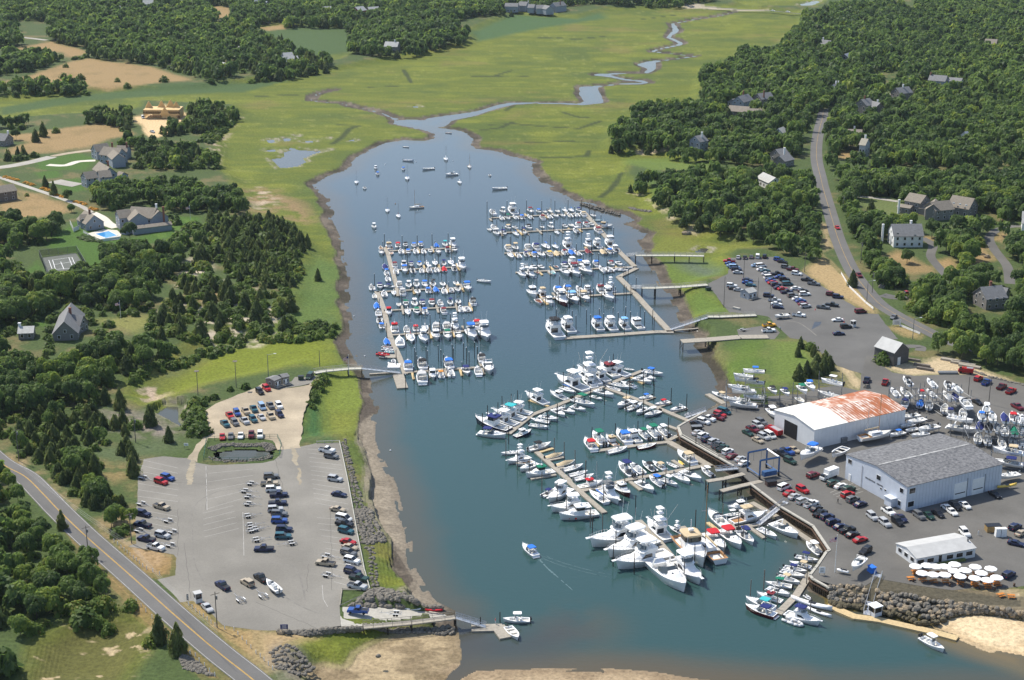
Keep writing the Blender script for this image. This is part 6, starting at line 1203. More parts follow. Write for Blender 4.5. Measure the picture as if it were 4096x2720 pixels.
crow('down the short row right of the upper car park booth', 'q', 95, 6, '485,450,un 545,496,ps 562,532,sw 578,563,sn'), crow('in the middle of the upper car park apron', 'q', 95, 10, '1028,565,pg 1117,542,pk 785,643,pw')
crow('from the left on the pier head below the upper car park', 'q', 100, -6, '490,744,pY 485,797,pw'), crow('from the top crossing the upper car park exit', 'q', 95, -4, '1172,691,sw- 1255,758,uk 1183,826,sn')
crow('turning out of the upper car park', '31', 100, -6, '855,1301,vm'), crow('down the road on the right', '31', 55, 60, '640,527,sr 840,967,pm'), crow('at the junction below the upper car park', '31', -40, 30, '1160,1352,sg'), crow('in the driveway on the right', '31', -100, 8, '1275,1137,pr')
crow('down the road at the top of the marsh', '30', 40, 4, '45,97,sw 185,106,sw')
crow('from the top in the seawall row of the boatyard', 'p', 75, -35, '220,318,ss 280,349,uw 320,387,un 385,409,us 430,446,pg 472,477,pG 525,509,uw 567,552,sm 650,580,ss 685,622,sw')
crow('from the top at the upper end of the boatyard seawall row', 'p', 85, 25, '490,110,vt 448,141,ur 420,168,pm 330,180,pw 285,211,uw 215,230,sk')
crow('from the left in the double row before the open shed', 'p', 90, 45, '725,321,sG 775,287,pm 825,247,us 860,215,ug 825,394,sy 885,362,us 945,346,vw')
crow('from the left between travel lift and open shed', 'p', 80, 35, '1050,525,pk 1120,505,pb 1145,602,uG 1185,490,sy')
crow('from the top in the row facing the blue boat shed', 'r', 85, -30, '430,96,um 630,177,uG 705,202,sw 785,237,uG 775,290,ur 825,337,ug 900,382,sn')
crow('from the top in the first seawall row below the travel lift', 'r', 80, -35, '140,215,vw 190,272,sr 240,307,ss 325,352,us 410,382,pw 460,427,sk 500,477,pk'), crow('beside the white van below the travel lift', 'r', 80, 40, '325,241,ur')
crow('from the top in the second seawall row below the travel lift', 'r', 85, -25, '570,512,un 628,562,un 697,606,sn 768,640,pk 820,686,sk 900,736,sr'), crow('beside the white cradle boat near the flagpole', 'r', -80, 45, '950,852,uk')
crow('from the left at the corner of the blue boat shed', 'r', 75, 55, '1020,507,us 1180,457,pw 1145,572,us 1270,560,uk 1310,522,sn')
crow('from the left along the front of the blue boat shed', '33', 80, 55, '1395,47,ug 1480,45,sG 1570,28,sk 1695,10,sw'), crow('along the doors of the blue boat shed', '32', 80, 50, '1655,1545,sw 1725,1528,uk 1815,1518,sw 2095,1420,sk')
crow('from the top in the gravel lot at the right edge', '33', 90, -45, '2280,152,un 2335,208,sy 2220,592,un'), crow('broadside in the gravel lot at the right edge', '33', 90, 20, '2290,302,sn'), crow('with raised tailgate behind the clam shack', '33', 50, 50, '1815,205,uw')
crow('from the left along the track above the boatyard', '32', 40, -70, '910,367,pn 1080,385,pr'), crow('from the left on the stony edge above the boatyard', '32', 70, -40, '1940,352,ur 2015,387,pb 2155,427,pm 2240,467,pr'), crow('from the left in the back of the boatyard', '32', 70, 40, '1930,567,sk 2300,612,pm')
# box truck and fire engine
def truck(label, code, x, y, dx, dy, cab, box, L, name):
    p = W1(code, x, y, UP+1.2); q = W1(code, x+dx, y+dy, UP+1.2); t = thing(name, label, 'truck', (p[0], p[1], UP), atan2(q[1]-p[1], q[0]-p[0]))
    b = MB(); b.box((-.9, 0, 2.05 if box else 1.4), (L-2.2, 2.2, 2.3 if box else 1.5)); part('cargo_box', b, paint(cab) if not box else M_WHITE, t)
    b = MB(); b.box((L/2-1.1, 0, 1.2), (1.9, 2.0, 1.5), 0, .85); b.box((L/2-.1, 0, .9), (.5, 1.9, .7)); part('cab', b, paint(cab), t); b = MB(); b.box((L/2-.75, 0, 1.75), (1.25, 1.9, .55), 0, .8); part('window_glass', b, M_GLASS, t)
    if not box: b = MB(); b.box((-1.2, 0, 2.2), (L-3.2, 1.6, .2)); part('hose_bed', b, M_ALU, t); b = MB(); b.box((L/2-1.4, 0, 2.15), (.4, 1.4, .2)); part('light_bar', b, M_RED, t)
    for x_ in (-L*.3, L*.33):
        for y_ in (-.95, .95): b = MB(); b.tube((x_, y_-.15, .45), (x_, y_+.15, .45), .45, 9); part('wheel', b, M_TYRE, t)
truck('white box truck parked in front of the blue boat shed', 'r', 590, 98, -85, 32, 'w', True, 6.8, 'box_truck'); truck('red fire engine parked beside the rust roofed shed', 'p', 985, 300, -90, -50, 'r', False, 7.5, 'fire_engine')
truck('red box trailer truck on the stony edge above the boatyard', '32', 1830, 278, -70, -8, 'r', False, 5.5, 'fire_engine')
# empty boat trailers
TRP = []
for n, mb, m in (('frame', None, M_ALU), ('bunk', None, M_STEEL), ('wheel', None, M_TYRE), ('wheel', None, M_TYRE)): pass
def trailer_parts():
    f = MB(); f.tube((3.2,0,.5),(1.3,0,.5),.05,4); 
    for s_ in (1, -1): f.tube((1.3,0,.5),(.4,s_*.75,.5),.05,4); f.tube((.4,s_*.75,.5),(-2.6,s_*.75,.5),.05,4)
    for x in (.4,-.9,-2.5): f.tube((x,-.8,.5),(x,.8,.5),.05,4)
    f.tube((2.6,0,.5),(2.5,0,1.1),.05,4); k = MB(); k.box((-1.1,.45,.66),(2.8,.14,.09)); k.box((-1.1,-.45,.66),(2.8,.14,.09)); out = [('frame',f,M_ALU),('bunk',k,M_STEEL)]
    for x in (-1.5,-.8):
        for s_ in (1,-1): w_ = MB(); w_.tube((x,s_*.95-.1,.33),(x,s_*.95+.1,.33),.33,8); out.append(('wheel',w_,M_TYRE))
    g = MB()
    for s_ in (1,-1): g.box((-1.15,s_*.95,.72),(1.5,.26,.05))
    return out+[('mudguard',g,M_WHITE)]
TRP = [(n, b.mesh(n, m)) for n, b, m in trailer_parts()]
def trailers(where, code, dx, dy, s):
    for i, t_ in enumerate(s.split()):
        q = t_.split(','); p = W1(code, float(q[0]), float(q[1]), UP+.5); p2 = W1(code, float(q[0])+dx, float(q[1])+dy, UP+.5); a = atan2(p2[1]-p[1], p2[0]-p[0])+(pi if len(q) > 2 else 0)
        t = thing('boat_trailer', f'empty galvanised boat trailer, {nth(i)} {where}', 'trailer', (p[0], p[1], UP), a, 'empty boat trailers')
        for n, me in TRP: link(n, me, t)
trailers('down the middle column of the lower car park', '02', 100, 8, '2345,1322 2290,1390 2320,1442 2320,1510'); trailers('down the lower middle column of the lower car park', '03', 100, -14, '2320,45 2345,130 2350,180')
trailers('behind the navy vehicles in the middle of the lower car park', '13', 100, -14, '30,165 40,265 290,305,r'); trailers('down the left edge of the lower car park', '02', 100, 25, '1345,1272 1330,1512'); trailers('in the lower left corner of the lower car park', '03', 100, 25, '1520,88,r 1310,192 1560,190,r 1540,312,r')
trailers('on the seawall side of the lower car park', '13', 110, 18, '690,600 680,425 900,500'); trailers('behind the vehicles leaving the lower car park', '03', -80, -75, '2205,812'); trailers('behind the tan vehicle leaving the lower car park', '13', -90, -80, '50,775'); trailers('on the boat ramp behind the blue pickup', '13', -110, -4, '1250,950')
trailers('under the white boat in the lower car park', '13', -80, -70, '170,720'); trailers('behind the white pickup in the upper car park', 'q', 90, -6, '620,668'); trailers('on the pier head below the upper car park', 'q', 90, -8, '255,790')
# ---------------------------------------------------------------- buildings
WALLM = {'grey_shingle_wall':(.21,.20,.185),'white_clapboard_wall':(.76,.76,.75),'weathered_brown_wall':(.17,.14,.115),'blue_grey_wall':(.28,.31,.35),'red_barn_wall':(.28,.05,.04),'pale_shingle_wall':(.42,.43,.46)}
ROOFM = {'taupe_shingle_roof':(.235,.205,.165),'dark_shingle_roof':(.20,.20,.20),'pale_roof':(.42,.42,.40),'blue_grey_roof':(.26,.29,.34),'tan_roof':(.36,.33,.26)}
M_BRICK = mat('brick', (.22,.09,.06), .9, 0, .3, 4); M_TRIM = M_WHITE
def wing_geo(W_, Rf, a, b, wd, ze, zr, o, hang=.35):
    """walls with gables into W_, roof planes into Rf; a, b world ends of the ridge, o the thing's origin"""
    dx, dy = b[0]-a[0], b[1]-a[1]; L = hypot(dx, dy); ux, uy = dx/L, dy/L; nx, ny = -uy, ux; h = wd/2
    c = lambda t, s_, z: (a[0]+ux*t+nx*s_-o[0], a[1]+uy*t+ny*s_-o[1], z)
    vs = []
    for t in (0, L): vs += [c(t,-h,-.5), c(t,h,-.5), c(t,h,ze), c(t,0,zr), c(t,-h,ze)]
    W_.add(vs, [(4,3,2,1,0),(5,6,7,8,9),(0,5,9,4),(2,7,6,1)])
    k = (zr-ze)/h; e = hang
    for s_ in (1,-1):
        p = [c(-e,0,zr+.03), c(L+e,0,zr+.03), c(L+e,s_*(h+e),ze-e*k+.03), c(-e,s_*(h+e),ze-e*k+.03)]; q = [(x,y,z+.16) for x,y,z in p]
        if s_ < 0: p, q = p[::-1], q[::-1]
        Rf.loft([p, q])
    return (ux,uy,nx,ny,L)
def window(t, x, y, z, nx, ny, w_, h_, nm='window', m=None):
    f = MB(); a = atan2(nx, -ny); f.box((x+nx*.03, y+ny*.03, z), (w_+.22, .08, h_+.22), a); fo = part(nm, f, M_TRIM, t)
    g = MB(); g.box((x+nx*.06, y+ny*.06, z), (w_, .06, h_), a); part('pane', g, m or M_GLASS, fo)
def house(label, wall, roof, wings, chim, name):
    P0 = [(W1(w_[0],w_[1],w_[2],UP+w_[7]), W1(w_[0],w_[3],w_[4],UP+w_[7])) for w_ in wings]
    ox, oy = (P0[0][0][0]+P0[0][1][0])/2, (P0[0][0][1]+P0[0][1][1])/2
    t = thing(name if name != 'big_house' else 'house', label, {'townhouses':'townhouse'}.get(name, name.replace('big_','')), (ox, oy, UP))
    W_, Rf = MB(), MB(); wins = []
    for w_, (a, b) in zip(wings, P0):
        ux,uy,nx,ny,L = wing_geo(W_, Rf, a, b, w_[5], w_[6], w_[7], (ox,oy)); h = w_[5]/2
        far_ = oy > 1000; floors = [1.5] if w_[6] < 4.2 else [1.5, 4.2]
        for s_ in (1,-1):
            if ny*s_ > .15: continue               # only the sides turned to the harbour show windows in the photo
            n = max(2, int(L/(5 if far_ else 3.2)))
            for i in range(n):
                for z in floors: wins.append((a[0]+ux*L*(i+.5)/n+nx*s_*h-ox, a[1]+uy*L*(i+.5)/n+ny*s_*h-oy, z, nx*s_, ny*s_, 1.0, 1.3))
        for e_, sg in ((0,-1),(L,1)):
            if uy*sg > .15: continue
            for q in (-.5,.5):
                for z in floors: wins.append((a[0]+ux*e_+nx*q*h-ox, a[1]+uy*e_+ny*q*h-oy, z, ux*sg, uy*sg, .9, 1.3))
            if w_[7]-w_[6] > 2.2: wins.append((a[0]+ux*e_-ox, a[1]+uy*e_-oy, w_[6]+.9, ux*sg, uy*sg, .9, 1.1))
    part('wall', W_, mat(wall, WALLM[wall], .85, 0, .12, 1.5), t); ro = part('roof', Rf, mat(roof, ROOFM[roof], .9, 0, .18, .9), t)
    if oy < 1150:
        for q in wins[:26]: window(t, *q)
    else:
        for q in wins[:12:2]: window(t, q[0],q[1],q[2],q[3],q[4],1.3,1.5)
    for cd, x, y, z in chim:
        p = W1(cd, x, y, UP+z-.5); b = MB(); b.box((p[0]-ox, p[1]-oy, z/2), (.9,.9,z)); b.box((p[0]-ox, p[1]-oy, z+.1), (1.1,1.1,.2)); o = part('chimney', b, M_BRICK if int(x) % 2 else M_WHITE, ro)
    return t, (ox, oy)
for h_ in HOUSES: house(*h_)
def rectbld(A_, B_, C_, ze):                       # three pixel corners of an eave -> world corner, axes, lengths
    a, b, c = [np.array(P(*px(q[0], q[1], q[2]), UP+ze)[:2]) for q in (A_, B_, C_)]
    ex = (c-b)/np.hypot(*(c-b)); ey = np.array((-ex[1], ex[0])); w_ = float(np.dot(a-b, ey)); 
    if w_ < 0: ey, w_ = -ey, -w_
    return b, ex, ey, float(np.hypot(*(c-b))), w_
def rust_mat():
    m = bpy.data.materials.new('rust_streaked_roof'); m.use_nodes = True; n = m.node_tree; b = n.nodes['Principled BSDF']; b.inputs['Roughness'].default_value = .7
    tc = n.nodes.new('ShaderNodeTexCoord'); sp = n.nodes.new('ShaderNodeSeparateXYZ'); n.links.new(tc.outputs['Object'], sp.inputs[0])
    t1 = n.nodes.new('ShaderNodeTexNoise'); t1.inputs['Scale'].default_value = .16; t1.inputs['Detail'].default_value = 6; t1.inputs['Roughness'].default_value = .7; n.links.new(tc.outputs['Object'], t1.inputs['Vector'])
    mp = n.nodes.new('ShaderNodeMapping'); mp.inputs['Scale'].default_value = (.9,.22,1); n.links.new(tc.outputs['Object'], mp.inputs['Vector'])
    br = n.nodes.new('ShaderNodeTexNoise'); br.inputs['Scale'].default_value = 1.1; br.inputs['Detail'].default_value = 3; n.links.new(mp.outputs[0], br.inputs['Vector'])
    wv = n.nodes.new('ShaderNodeTexWave'); wv.inputs['Scale'].default_value = .28; wv.inputs['Distortion'].default_value = 1.5; n.links.new(tc.outputs['Object'], wv.inputs['Vector'])
    def mth(op, a, b_, v=None):
        k = n.nodes.new('ShaderNodeMath'); k.operation = op; 
        for i, s_ in enumerate((a, b_)):
            if isinstance(s_, (int, float)): k.inputs[i].default_value = s_
            else: n.links.new(s_, k.inputs[i])
        return k.outputs[0]
    gt = mth('GREATER_THAN', sp.outputs['X'], 13.5)
    f = mth('ADD', mth('MULTIPLY', t1.outputs['Fac'], .9), mth('ADD', mth('MULTIPLY', br.outputs['Fac'], .75), mth('MULTIPLY', wv.outputs['Fac'], .18)))
    f = mth('ADD', f, mth('MULTIPLY', mth('SUBTRACT', sp.outputs['X'], 24), .006)); rm = n.nodes.new('ShaderNodeMapRange'); rm.inputs[1].default_value = .68; rm.inputs[2].default_value = .98; n.links.new(f, rm.inputs[0])
    low = n.nodes.new('ShaderNodeMapRange'); low.inputs[1].default_value = .98; low.inputs[2].default_value = 1.2; low.inputs[4].default_value = .45; n.links.new(f, low.inputs[0])
    fac = mth('MAXIMUM', mth('MULTIPLY', rm.outputs[0], gt), low.outputs[0])
    mx = n.nodes.new('ShaderNodeMixRGB'); mx.inputs[1].default_value = (.80,.78,.72,1); mx.inputs[2].default_value = (.36,.105,.03,1); n.links.new(fac, mx.inputs[0]); n.links.new(mx.outputs[0], b.inputs['Base Color']); return m
def bigshed(name, label, A_, B_, C_, ze, rise, wallm, roofm, base=.0):
    b, ex, ey, L, Wd = rectbld(A_, B_, C_, ze); t = thing(name, label, 'shed' if 'shed' in name else name.replace('_', ' '), (b[0], b[1], UP), atan2(ex[1], ex[0]))
    s_ = 1 if ex[0]*ey[1]-ex[1]*ey[0] > 0 else -1
    W_, Rf = MB(), MB(); wing_geo(W_, Rf, (0, s_*Wd/2), (L, s_*Wd/2), Wd, ze, ze+rise, (0,0), .25); part('wall', W_, wallm, t); r = part('roof', Rf, roofm, t)
    return t, L, Wd*s_, r
M_SIDING = mat('white_metal_siding', (.66,.67,.68), .6, 0, .06, .3); M_BLUESIDE = mat('pale_blue_siding', (.56,.60,.67), .6, 0, .06, .5)
M_ASPHROOF = mat('speckled_asphalt_roof', (.07,.073,.08), .95, 0, 0, 1.1, .2, .2, (.25,.25,.255)); M_GREYROOF = mat('light_grey_roof', (.46,.46,.45), .8, 0, .1, .4)
t, L, Wd, r = bigshed('boat_shed', 'white metal boat shed with half its roof rusted orange', ('32',95,640), ('32',430,830), ('32',1270,640), 6.6, 1.5, M_SIDING, rust_mat())
b = MB(); b.box((-.03, Wd*.58, 2.6), (.12, 6.6, 5.2)); part('open_doorway', b, mat('door_shade_black', (.008,.008,.009), .9), t)  # near-black panel on the solid wall paints the shade inside the doorway
b = MB()
for i in range(1, 24): b.box((L*i/24, -.02 if Wd > 0 else .02, 3.2), (.07, .06, 6.4))
part('siding_rib', b, M_SIDING, t)
b = MB(); b.box((L*.32, -.4, .9), (2.2, .8, 1.8)); part('lumber_rack', b, M_STEEL, t)
t, L, Wd, r = bigshed('boat_shed', 'large pale blue boat shed with speckled grey roof and white streak along its ridge', ('32',780,1045), ('32',1285,1355), ('32',2165,1145), 7.8, 1.5, M_BLUESIDE, M_ASPHROOF)
sg = 1 if Wd > 0 else -1
b = MB()
for i in range(1, 30): b.box((L*i/30, -.02*(1 if Wd > 0 else -1), 3.8), (.05, .06, 7.6))
part('siding_rib', b, mat('siding_seam', (.40,.44,.5), .7), t)
q = MB(); q.box((L/2, Wd/2, 9.5), (L*.96, .7, .06)); part('ridge_streak', q, mat('chalky_streak', (.34,.34,.335), .95, 0, .5, .8), r)
for x_, w_ in ((L*.56, 4.6), (L*.75, 4.4)):
    d = MB(); d.box((x_, -.05*sg, 2.5), (w_+.3, .12, 5.2)); do = part('roll_door', d, M_TRIM, t); d = MB(); d.box((x_, -.13*sg, 1.7), (w_*.85, .05, .28)); part('pane', d, M_GLASS, do)
    d = MB(); d.box((x_+w_/2+.3, -.16*sg, 3), (.12, .12, 6)); part('downpipe', d, M_STEEL, t)
for x_, z_ in ((L*.055, 6.2), (L*.05, 2.0)):
    window(t, x_, 0, z_, 0, -sg, 2.2, 1.6)
for y_, z_, w_ in ((.08, 5.8, 1.4), (.45, 6.0, 1.8), (.93, 6.2, 1.7), (.1, 1.6, 1.2), (.33, 3.2, .7), (.4, 3.0, .7)):
    window(t, 0, Wd*y_, z_, -1, 0, w_, 1.4 if w_ > 1 else .5)
d = MB(); d.box((-.05, Wd*.92, 1.1), (.12, 1.1, 2.2)); part('door', d, M_TRIM, t); d = MB(); d.box((-1.0, Wd*.2, 1.3), (2.0, 3.0, 2.6)); d.box((-1.1, Wd*.2, 2.7), (2.4, 3.4, .14)); part('entrance_porch', d, M_BLUESIDE, t)
d = MB(); d.box((-.12, Wd*.72, 3.6), (.06, .12, 7)); d.box((-.12, 2*sg, 4.0), (.06, .06, .06)); part('downpipe', d, M_STEEL, t)
for y0, txt in ((.66, 'BOATYARD'), (.44, 'OFFICE'))[:0]: pass
sgn = MB()                                         # the two words along the gable are too small to read in the photo: short dark strokes
for y0, n in ((.66, 11), (.47, 7)):
    for i in range(n): sgn.box((-.05, Wd*y0-sg*i*.42, 3.9-.0*i), (.05, .26, .5 if i % 3 else .36))
part('wall_lettering', sgn, M_STEEL, t)
t, L, Wd, r = bigshed('clam_shack', 'low white restaurant with light grey roof behind the umbrellas', ('33',1190,310), ('33',1372,448), ('33',1915,352), 2.7, 1.1, M_SIDING, M_GREYROOF); sg = 1 if Wd > 0 else -1
for i in range(6): window(t, L*(.07+.165*i), 0, 1.5, 0, -sg, 2.0 if i != 2 else 1.0, 1.2 if i != 2 else 2.0, 'window')
for y_ in (.2, .5, .8): window(t, 0, Wd*y_, 1.6, -1, 0, 1.6, 1.1)
b = MB(); b.box((L*.55, -.9*sg, .35), (L*.5, .8, .7)); part('planter', b, mat('planter_green', (.12,.15,.04), .9, 0, .4, 2), t); b = MB(); b.tube((L*.97, Wd*.3, 3.0), (L*.97, Wd*.3, 4.4), .25, 8); part('vent', b, M_STEEL, t)
t, L, Wd, r = bigshed('barn', 'dark grey weathered barn with pale roof beside the yard track', ('32',1000,55), ('32',1166,120), ('32',1302,82), 5.2, 3.0, mat('dark_weathered_boards', (.10,.095,.09), .9, 0, .2, 1.2), M_GREYROOF)
# the barn's ridge runs along its shorter side in the photo: turn the roof by rebuilding it
for o in [c for c in t.children]: bpy.data.objects.remove(o)
W_, Rf = MB(), MB(); wing_geo(W_, Rf, (L/2, 0), (L/2, Wd), L, 5.2, 8.2, (0,0), .25); part('wall', W_, mat('dark_weathered_boards', (.1,.1,.1)), t); part('roof', Rf, M_GREYROOF, t)
b = MB(); b.box((L*.35, -.04 if Wd > 0 else .04, 1.5), (1.6, .1, 3)); part('door', b, M_TRIM, t)
def smallbox(name, label, A_, B_, C_, ze, rise, wallm, roofm, cat, rail_=True):
    b, ex, ey, L, Wd = rectbld(A_, B_, C_, ze); t = thing(name, label, cat, (b[0], b[1], UP), atan2(ex[1], ex[0])); s_ = 1 if ex[0]*ey[1]-ex[1]*ey[0] > 0 else -1; Wd *= s_
    W_, Rf = MB(), MB(); wing_geo(W_, Rf, (0, Wd/2), (L, Wd/2), abs(Wd), ze, ze+rise, (0,0), .2); part('wall', W_, wallm, t); part('roof', Rf, roofm, t)
    for i in (.25, .7): window(t, L*i, 0, 1.5, 0, -s_, .9, 1.2)
    window(t, 0, Wd/2, 1.5, -1, 0, .8, 1.0); d = MB(); d.box((L*.48, -.05*s_, 1.05), (.95, .1, 2.1)); part('door', d, M_TRIM, t)
    if rail_:
        k = MB(); k.box((L*.5, -.9*s_, .35), (L*1.05, 1.6, .12)); 
        for i in range(7): k.tube((L*i/6, -1.6*s_, .35), (L*i/6, -1.6*s_, 1.3), .04, 4)
        k.tube((0, -1.6*s_, 1.3), (L, -1.6*s_, 1.3), .04, 4); part('porch_deck', k, M_WOODDOCK, t)
    return t
smallbox('marina_hut', 'small grey marina hut, left half, at the top of the dirt lot', ('12',120,345), ('12',168,378), ('12',232,352), 2.8, .5, mat('grey_shingle_wall', WALLM['grey_shingle_wall']), mat('dark_shingle_roof', ROOFM['dark_shingle_roof']), 'hut')
smallbox('marina_hut', 'small grey marina hut, right half, beside the dumpster', ('12',215,322), ('12',246,348), ('12',305,335), 2.9, .6, mat('grey_shingle_wall', WALLM['grey_shingle_wall']), mat('dark_shingle_roof', ROOFM['dark_shingle_roof']), 'hut')
smallbox('booth', 'small grey shingled booth with porch inside the upper car park', ('q',195,408), ('q',288,432), ('q',366,412), 2.8, 1.2, mat('blue_grey_wall', WALLM['blue_grey_wall']), mat('pale_roof', ROOFM['pale_roof']), 'booth')
def kiosk(label, code, x, y, z, sx, sy, h, wallm, roofm, name='kiosk'):
    p = W1(code, x, y, z); t = thing(name, label, 'kiosk', (p[0], p[1], z), .5); b = MB(); b.box((0,0,.55), (sx,sy,1.1)); part('wall', b, wallm, t); b = MB(); b.box((0,0,1.1+(h-1.2)/2), (sx*.97,sy*.97,h-1.2)); part('window', b, M_GLASS, t)
    b = MB(); b.box((0,0,h), (sx*1.25,sy*1.25,.12), 0, .95); part('roof', b, roofm, t); b = MB()
    for i in (-1,1):
        for j in (-1,1): b.box((i*sx*.49, j*sy*.49, h/2), (.1,.1,h))
    part('corner_post', b, M_TRIM, t)
kiosk('glazed ticket kiosk with flat grey roof at the lower car park gate', '03', 1828, 845, UP, 1.7, 1.7, 2.7, M_SIDING, M_GREYROOF); kiosk('small white and blue fuel hut on the tan landing dock', '33', 985, 965, .5, 2.4, 2.4, 2.8, M_BLUESIDE, M_WHITE)
kiosk('small attendant booth at the exit of the upper car park', '31', 785, 1445, UP, 1.5, 1.5, 2.5, M_SIDING, M_GREYROOF)
# half-built timber frame house
def P3(code, x, y, z): return W1(code, x, y, UP+z)
M_LUMBER = mat('fresh_lumber', (.66,.47,.23), .8, 0, .15, 1.5)
o = P3('00', 1500, 1090, 0); t = thing('timber_frame', 'half built house of bare yellow timber with open roof trusses', 'building site', (o[0], o[1], UP))
fl = MB()
for z in (.3, 3.2, 6.0)[:3]: fl.box((0, 4, z), (24, 13, .25))
part('floor_deck', fl, M_LUMBER, t); wl_ = MB()
for x in np.arange(-12, 12.1, 1.5):
    for y in (-2.5, 10.5): wl_.box((x, y, 3.1), (.22, .22, 5.8))
for y in np.arange(-2.5, 10.6, 1.6):
    for x in (-12, 12): wl_.box((x, y, 3.1), (.22, .22, 5.8))
for y in (-2.5, 10.5): wl_.box((0, y, 5.6), (24, .3, 1.0)); wl_.box((3, y, 2.9), (18, .3, .8))
wl_.box((5, -2.4, 1.6), (10, .2, 2.8)); wl_.box((-12, 4, 4.6), (.2, 12, 2.2)); wl_.box((12, 4, 3.0), (.2, 12, 5)); part('wall_frame', wl_, M_LUMBER, t)
for x0, y0, w_, hh in ((-9.5, 4, 5, 4.5), (-1.5, 6, 5, 4.5), (4.5, 6, 6, 5), (8.5, 5, 5, 4), (2.5, -4, 6, 4.5)):
    tr = MB(); zb = 6.1 if y0 > 0 else 3.3
    for dy in (-.8, .8):
        tr.tube((x0-w_/2, y0+dy, zb), (x0, y0+dy, zb+hh), .18, 4); tr.tube((x0+w_/2, y0+dy, zb), (x0, y0+dy, zb+hh), .18, 4); tr.tube((x0, y0+dy, zb), (x0, y0+dy, zb+hh), .1, 4)
    tr.add([(x0-w_/2, y0+.8, zb), (x0+w_/2, y0+.8, zb), (x0, y0+.8, zb+hh)], [(0,1,2)]); part('roof_truss', tr, M_LUMBER, t)
car('v', 'w', *W1('00', 1318, 1078, UP+.9)[:2], UP, -1.2, 'white van parked beside the half built timber house')
car('s', 's', *W1('00', 1405, 1212, UP+.7)[:2], UP, -.9, 'grey car on the sandy drive below the timber house')
# skylights and dormers on the named houses
for cd, x, y, z in (('31',1712,308,6.2),('31',1770,318,6.2),('31',1828,330,6.2),('31',1196,590,6.6),('31',1356,605,6.6)):
    p = W1(cd, x, y, UP+z); hs = min([o_ for o_ in COL.objects if o_.get('category') in ('house','garage')], key=lambda q: hypot(q.location[0]-p[0], q.location[1]-p[1]))
    b = MB(); b.box((p[0]-hs.location[0], p[1]-hs.location[1], z+.25), (1.0, 1.2, .5), 0, .9); part('skylight', b, M_CLEAR if y > 500 else M_ALU, hs)
# ---------------------------------------------------------------- piers and gangways
def pier(label, s, zd, wd, legs=True, m=None, rails=True, name='pier', zs=None, truss=False, legm=None):
    raw = pl(s); n = len(raw); zz = zs or [zd]*n
    pts = [P(u, v, z) for (u, v), z in zip(raw, zz)]; x0, y0, _ = pts[0]; t = thing(name, label, name.replace('_', ' '), (x0, y0, 0))
    D, Rl, Lg = MB(), MB(), MB()
    for a, b in zip(pts[:-1], pts[1:]):
        L = hypot(b[0]-a[0], b[1]-a[1]); ux, uy = (b[0]-a[0])/L, (b[1]-a[1])/L; nx, ny = -uy*wd/2, ux*wd/2
        q = [(a[0]-nx-x0,a[1]-ny-y0,a[2]),(b[0]-nx-x0,b[1]-ny-y0,b[2]),(b[0]+nx-x0,b[1]+ny-y0,b[2]),(a[0]+nx-x0,a[1]+ny-y0,a[2])]
        D.loft([[(x,y,z-.3) for x,y,z in q], q]); k = max(1, int(L/(1.6 if truss else 2.4)))
        for s_ in (1,-1):
            for i in range(k+1):
                f = i/k; p = (a[0]+(b[0]-a[0])*f+s_*nx*.95-x0, a[1]+(b[1]-a[1])*f+s_*ny*.95-y0, a[2]+(b[2]-a[2])*f); Rl.tube(p, (p[0],p[1],p[2]+1.1), .05, 4)
                if truss and i < k: g = (i+1)/k; Rl.tube(p, (a[0]+(b[0]-a[0])*g+s_*nx*.95-x0, a[1]+(b[1]-a[1])*g+s_*ny*.95-y0, a[2]+(b[2]-a[2])*g+1.1), .035, 4)
            for hz in (1.1, .6): Rl.tube((a[0]+s_*nx*.95-x0,a[1]+s_*ny*.95-y0,a[2]+hz), (b[0]+s_*nx*.95-x0,b[1]+s_*ny*.95-y0,b[2]+hz), .07 if hz > 1 else .05, 4)
        if legs:
            k = max(1, int(L/5.5))
            for i in range(k+1):
                f = i/k; c = []
                for s_ in (1,-1):
                    p = (a[0]+(b[0]-a[0])*f+s_*nx*.85-x0, a[1]+(b[1]-a[1])*f+s_*ny*.85-y0); c.append(p); Lg.tube((*p, -1.2), (*p, a[2]+(b[2]-a[2])*f-.1), .17, 5)
                zt = a[2]+(b[2]-a[2])*f-.5; Lg.tube((*c[0], .4), (*c[1], zt), .08, 4); Lg.tube((*c[1], .4), (*c[0], zt), .08, 4)
    part('deck', D, m or M_WOODDOCK, t)
    if rails: part('railing', Rl, M_ALU if truss else (m or M_WOODDOCK), t)
    if legs: part('trestle', Lg, legm or M_PILE, t)
    return t
M_PALEDECK = mat('pale_grey_deck', (.46,.45,.39), .8, 0, .12, 1)
pier('uppermost grey access pier on trestles from the right bank', '21 1140,785 1290,785 1500,785 1770,790', 4.2, 2.6, True, M_PALEDECK); pier('short aluminium gangway below the uppermost access pier', '21 1140,785 1070,790', 0, 1.6, False, M_ALU, True, 'gangway', [4.2,.5], True)
pier('middle grey access pier on tall trestles from the right bank', '21 1200,1085 1320,1085 1550,1075 1800,1055', 4.2, 2.8, True, M_PALEDECK); pier('short aluminium gangway below the middle access pier', '21 1200,1088 1105,1085', 0, 1.6, False, M_ALU, True, 'gangway', [4.2,.5], True)
pier('lowest grey access pier beside the right boat ramp', '21 1800,1350 1910,1350 2250,1335', 4.0, 2.6, True, M_PALEDECK); pier('long aluminium gangway to the broad walkway of the middle marina', '21 1800,1358 1460,1470', 0, 1.6, False, M_ALU, True, 'gangway', [4.0,.5], True)
pier('grey timber guide float and wall along the right boat ramp', '21 1500,1478 1900,1440 2120,1400 2340,1345', 0, 1.0, True, None, False, 'ramp_guide', [.8,1.2,2.2,3.4])
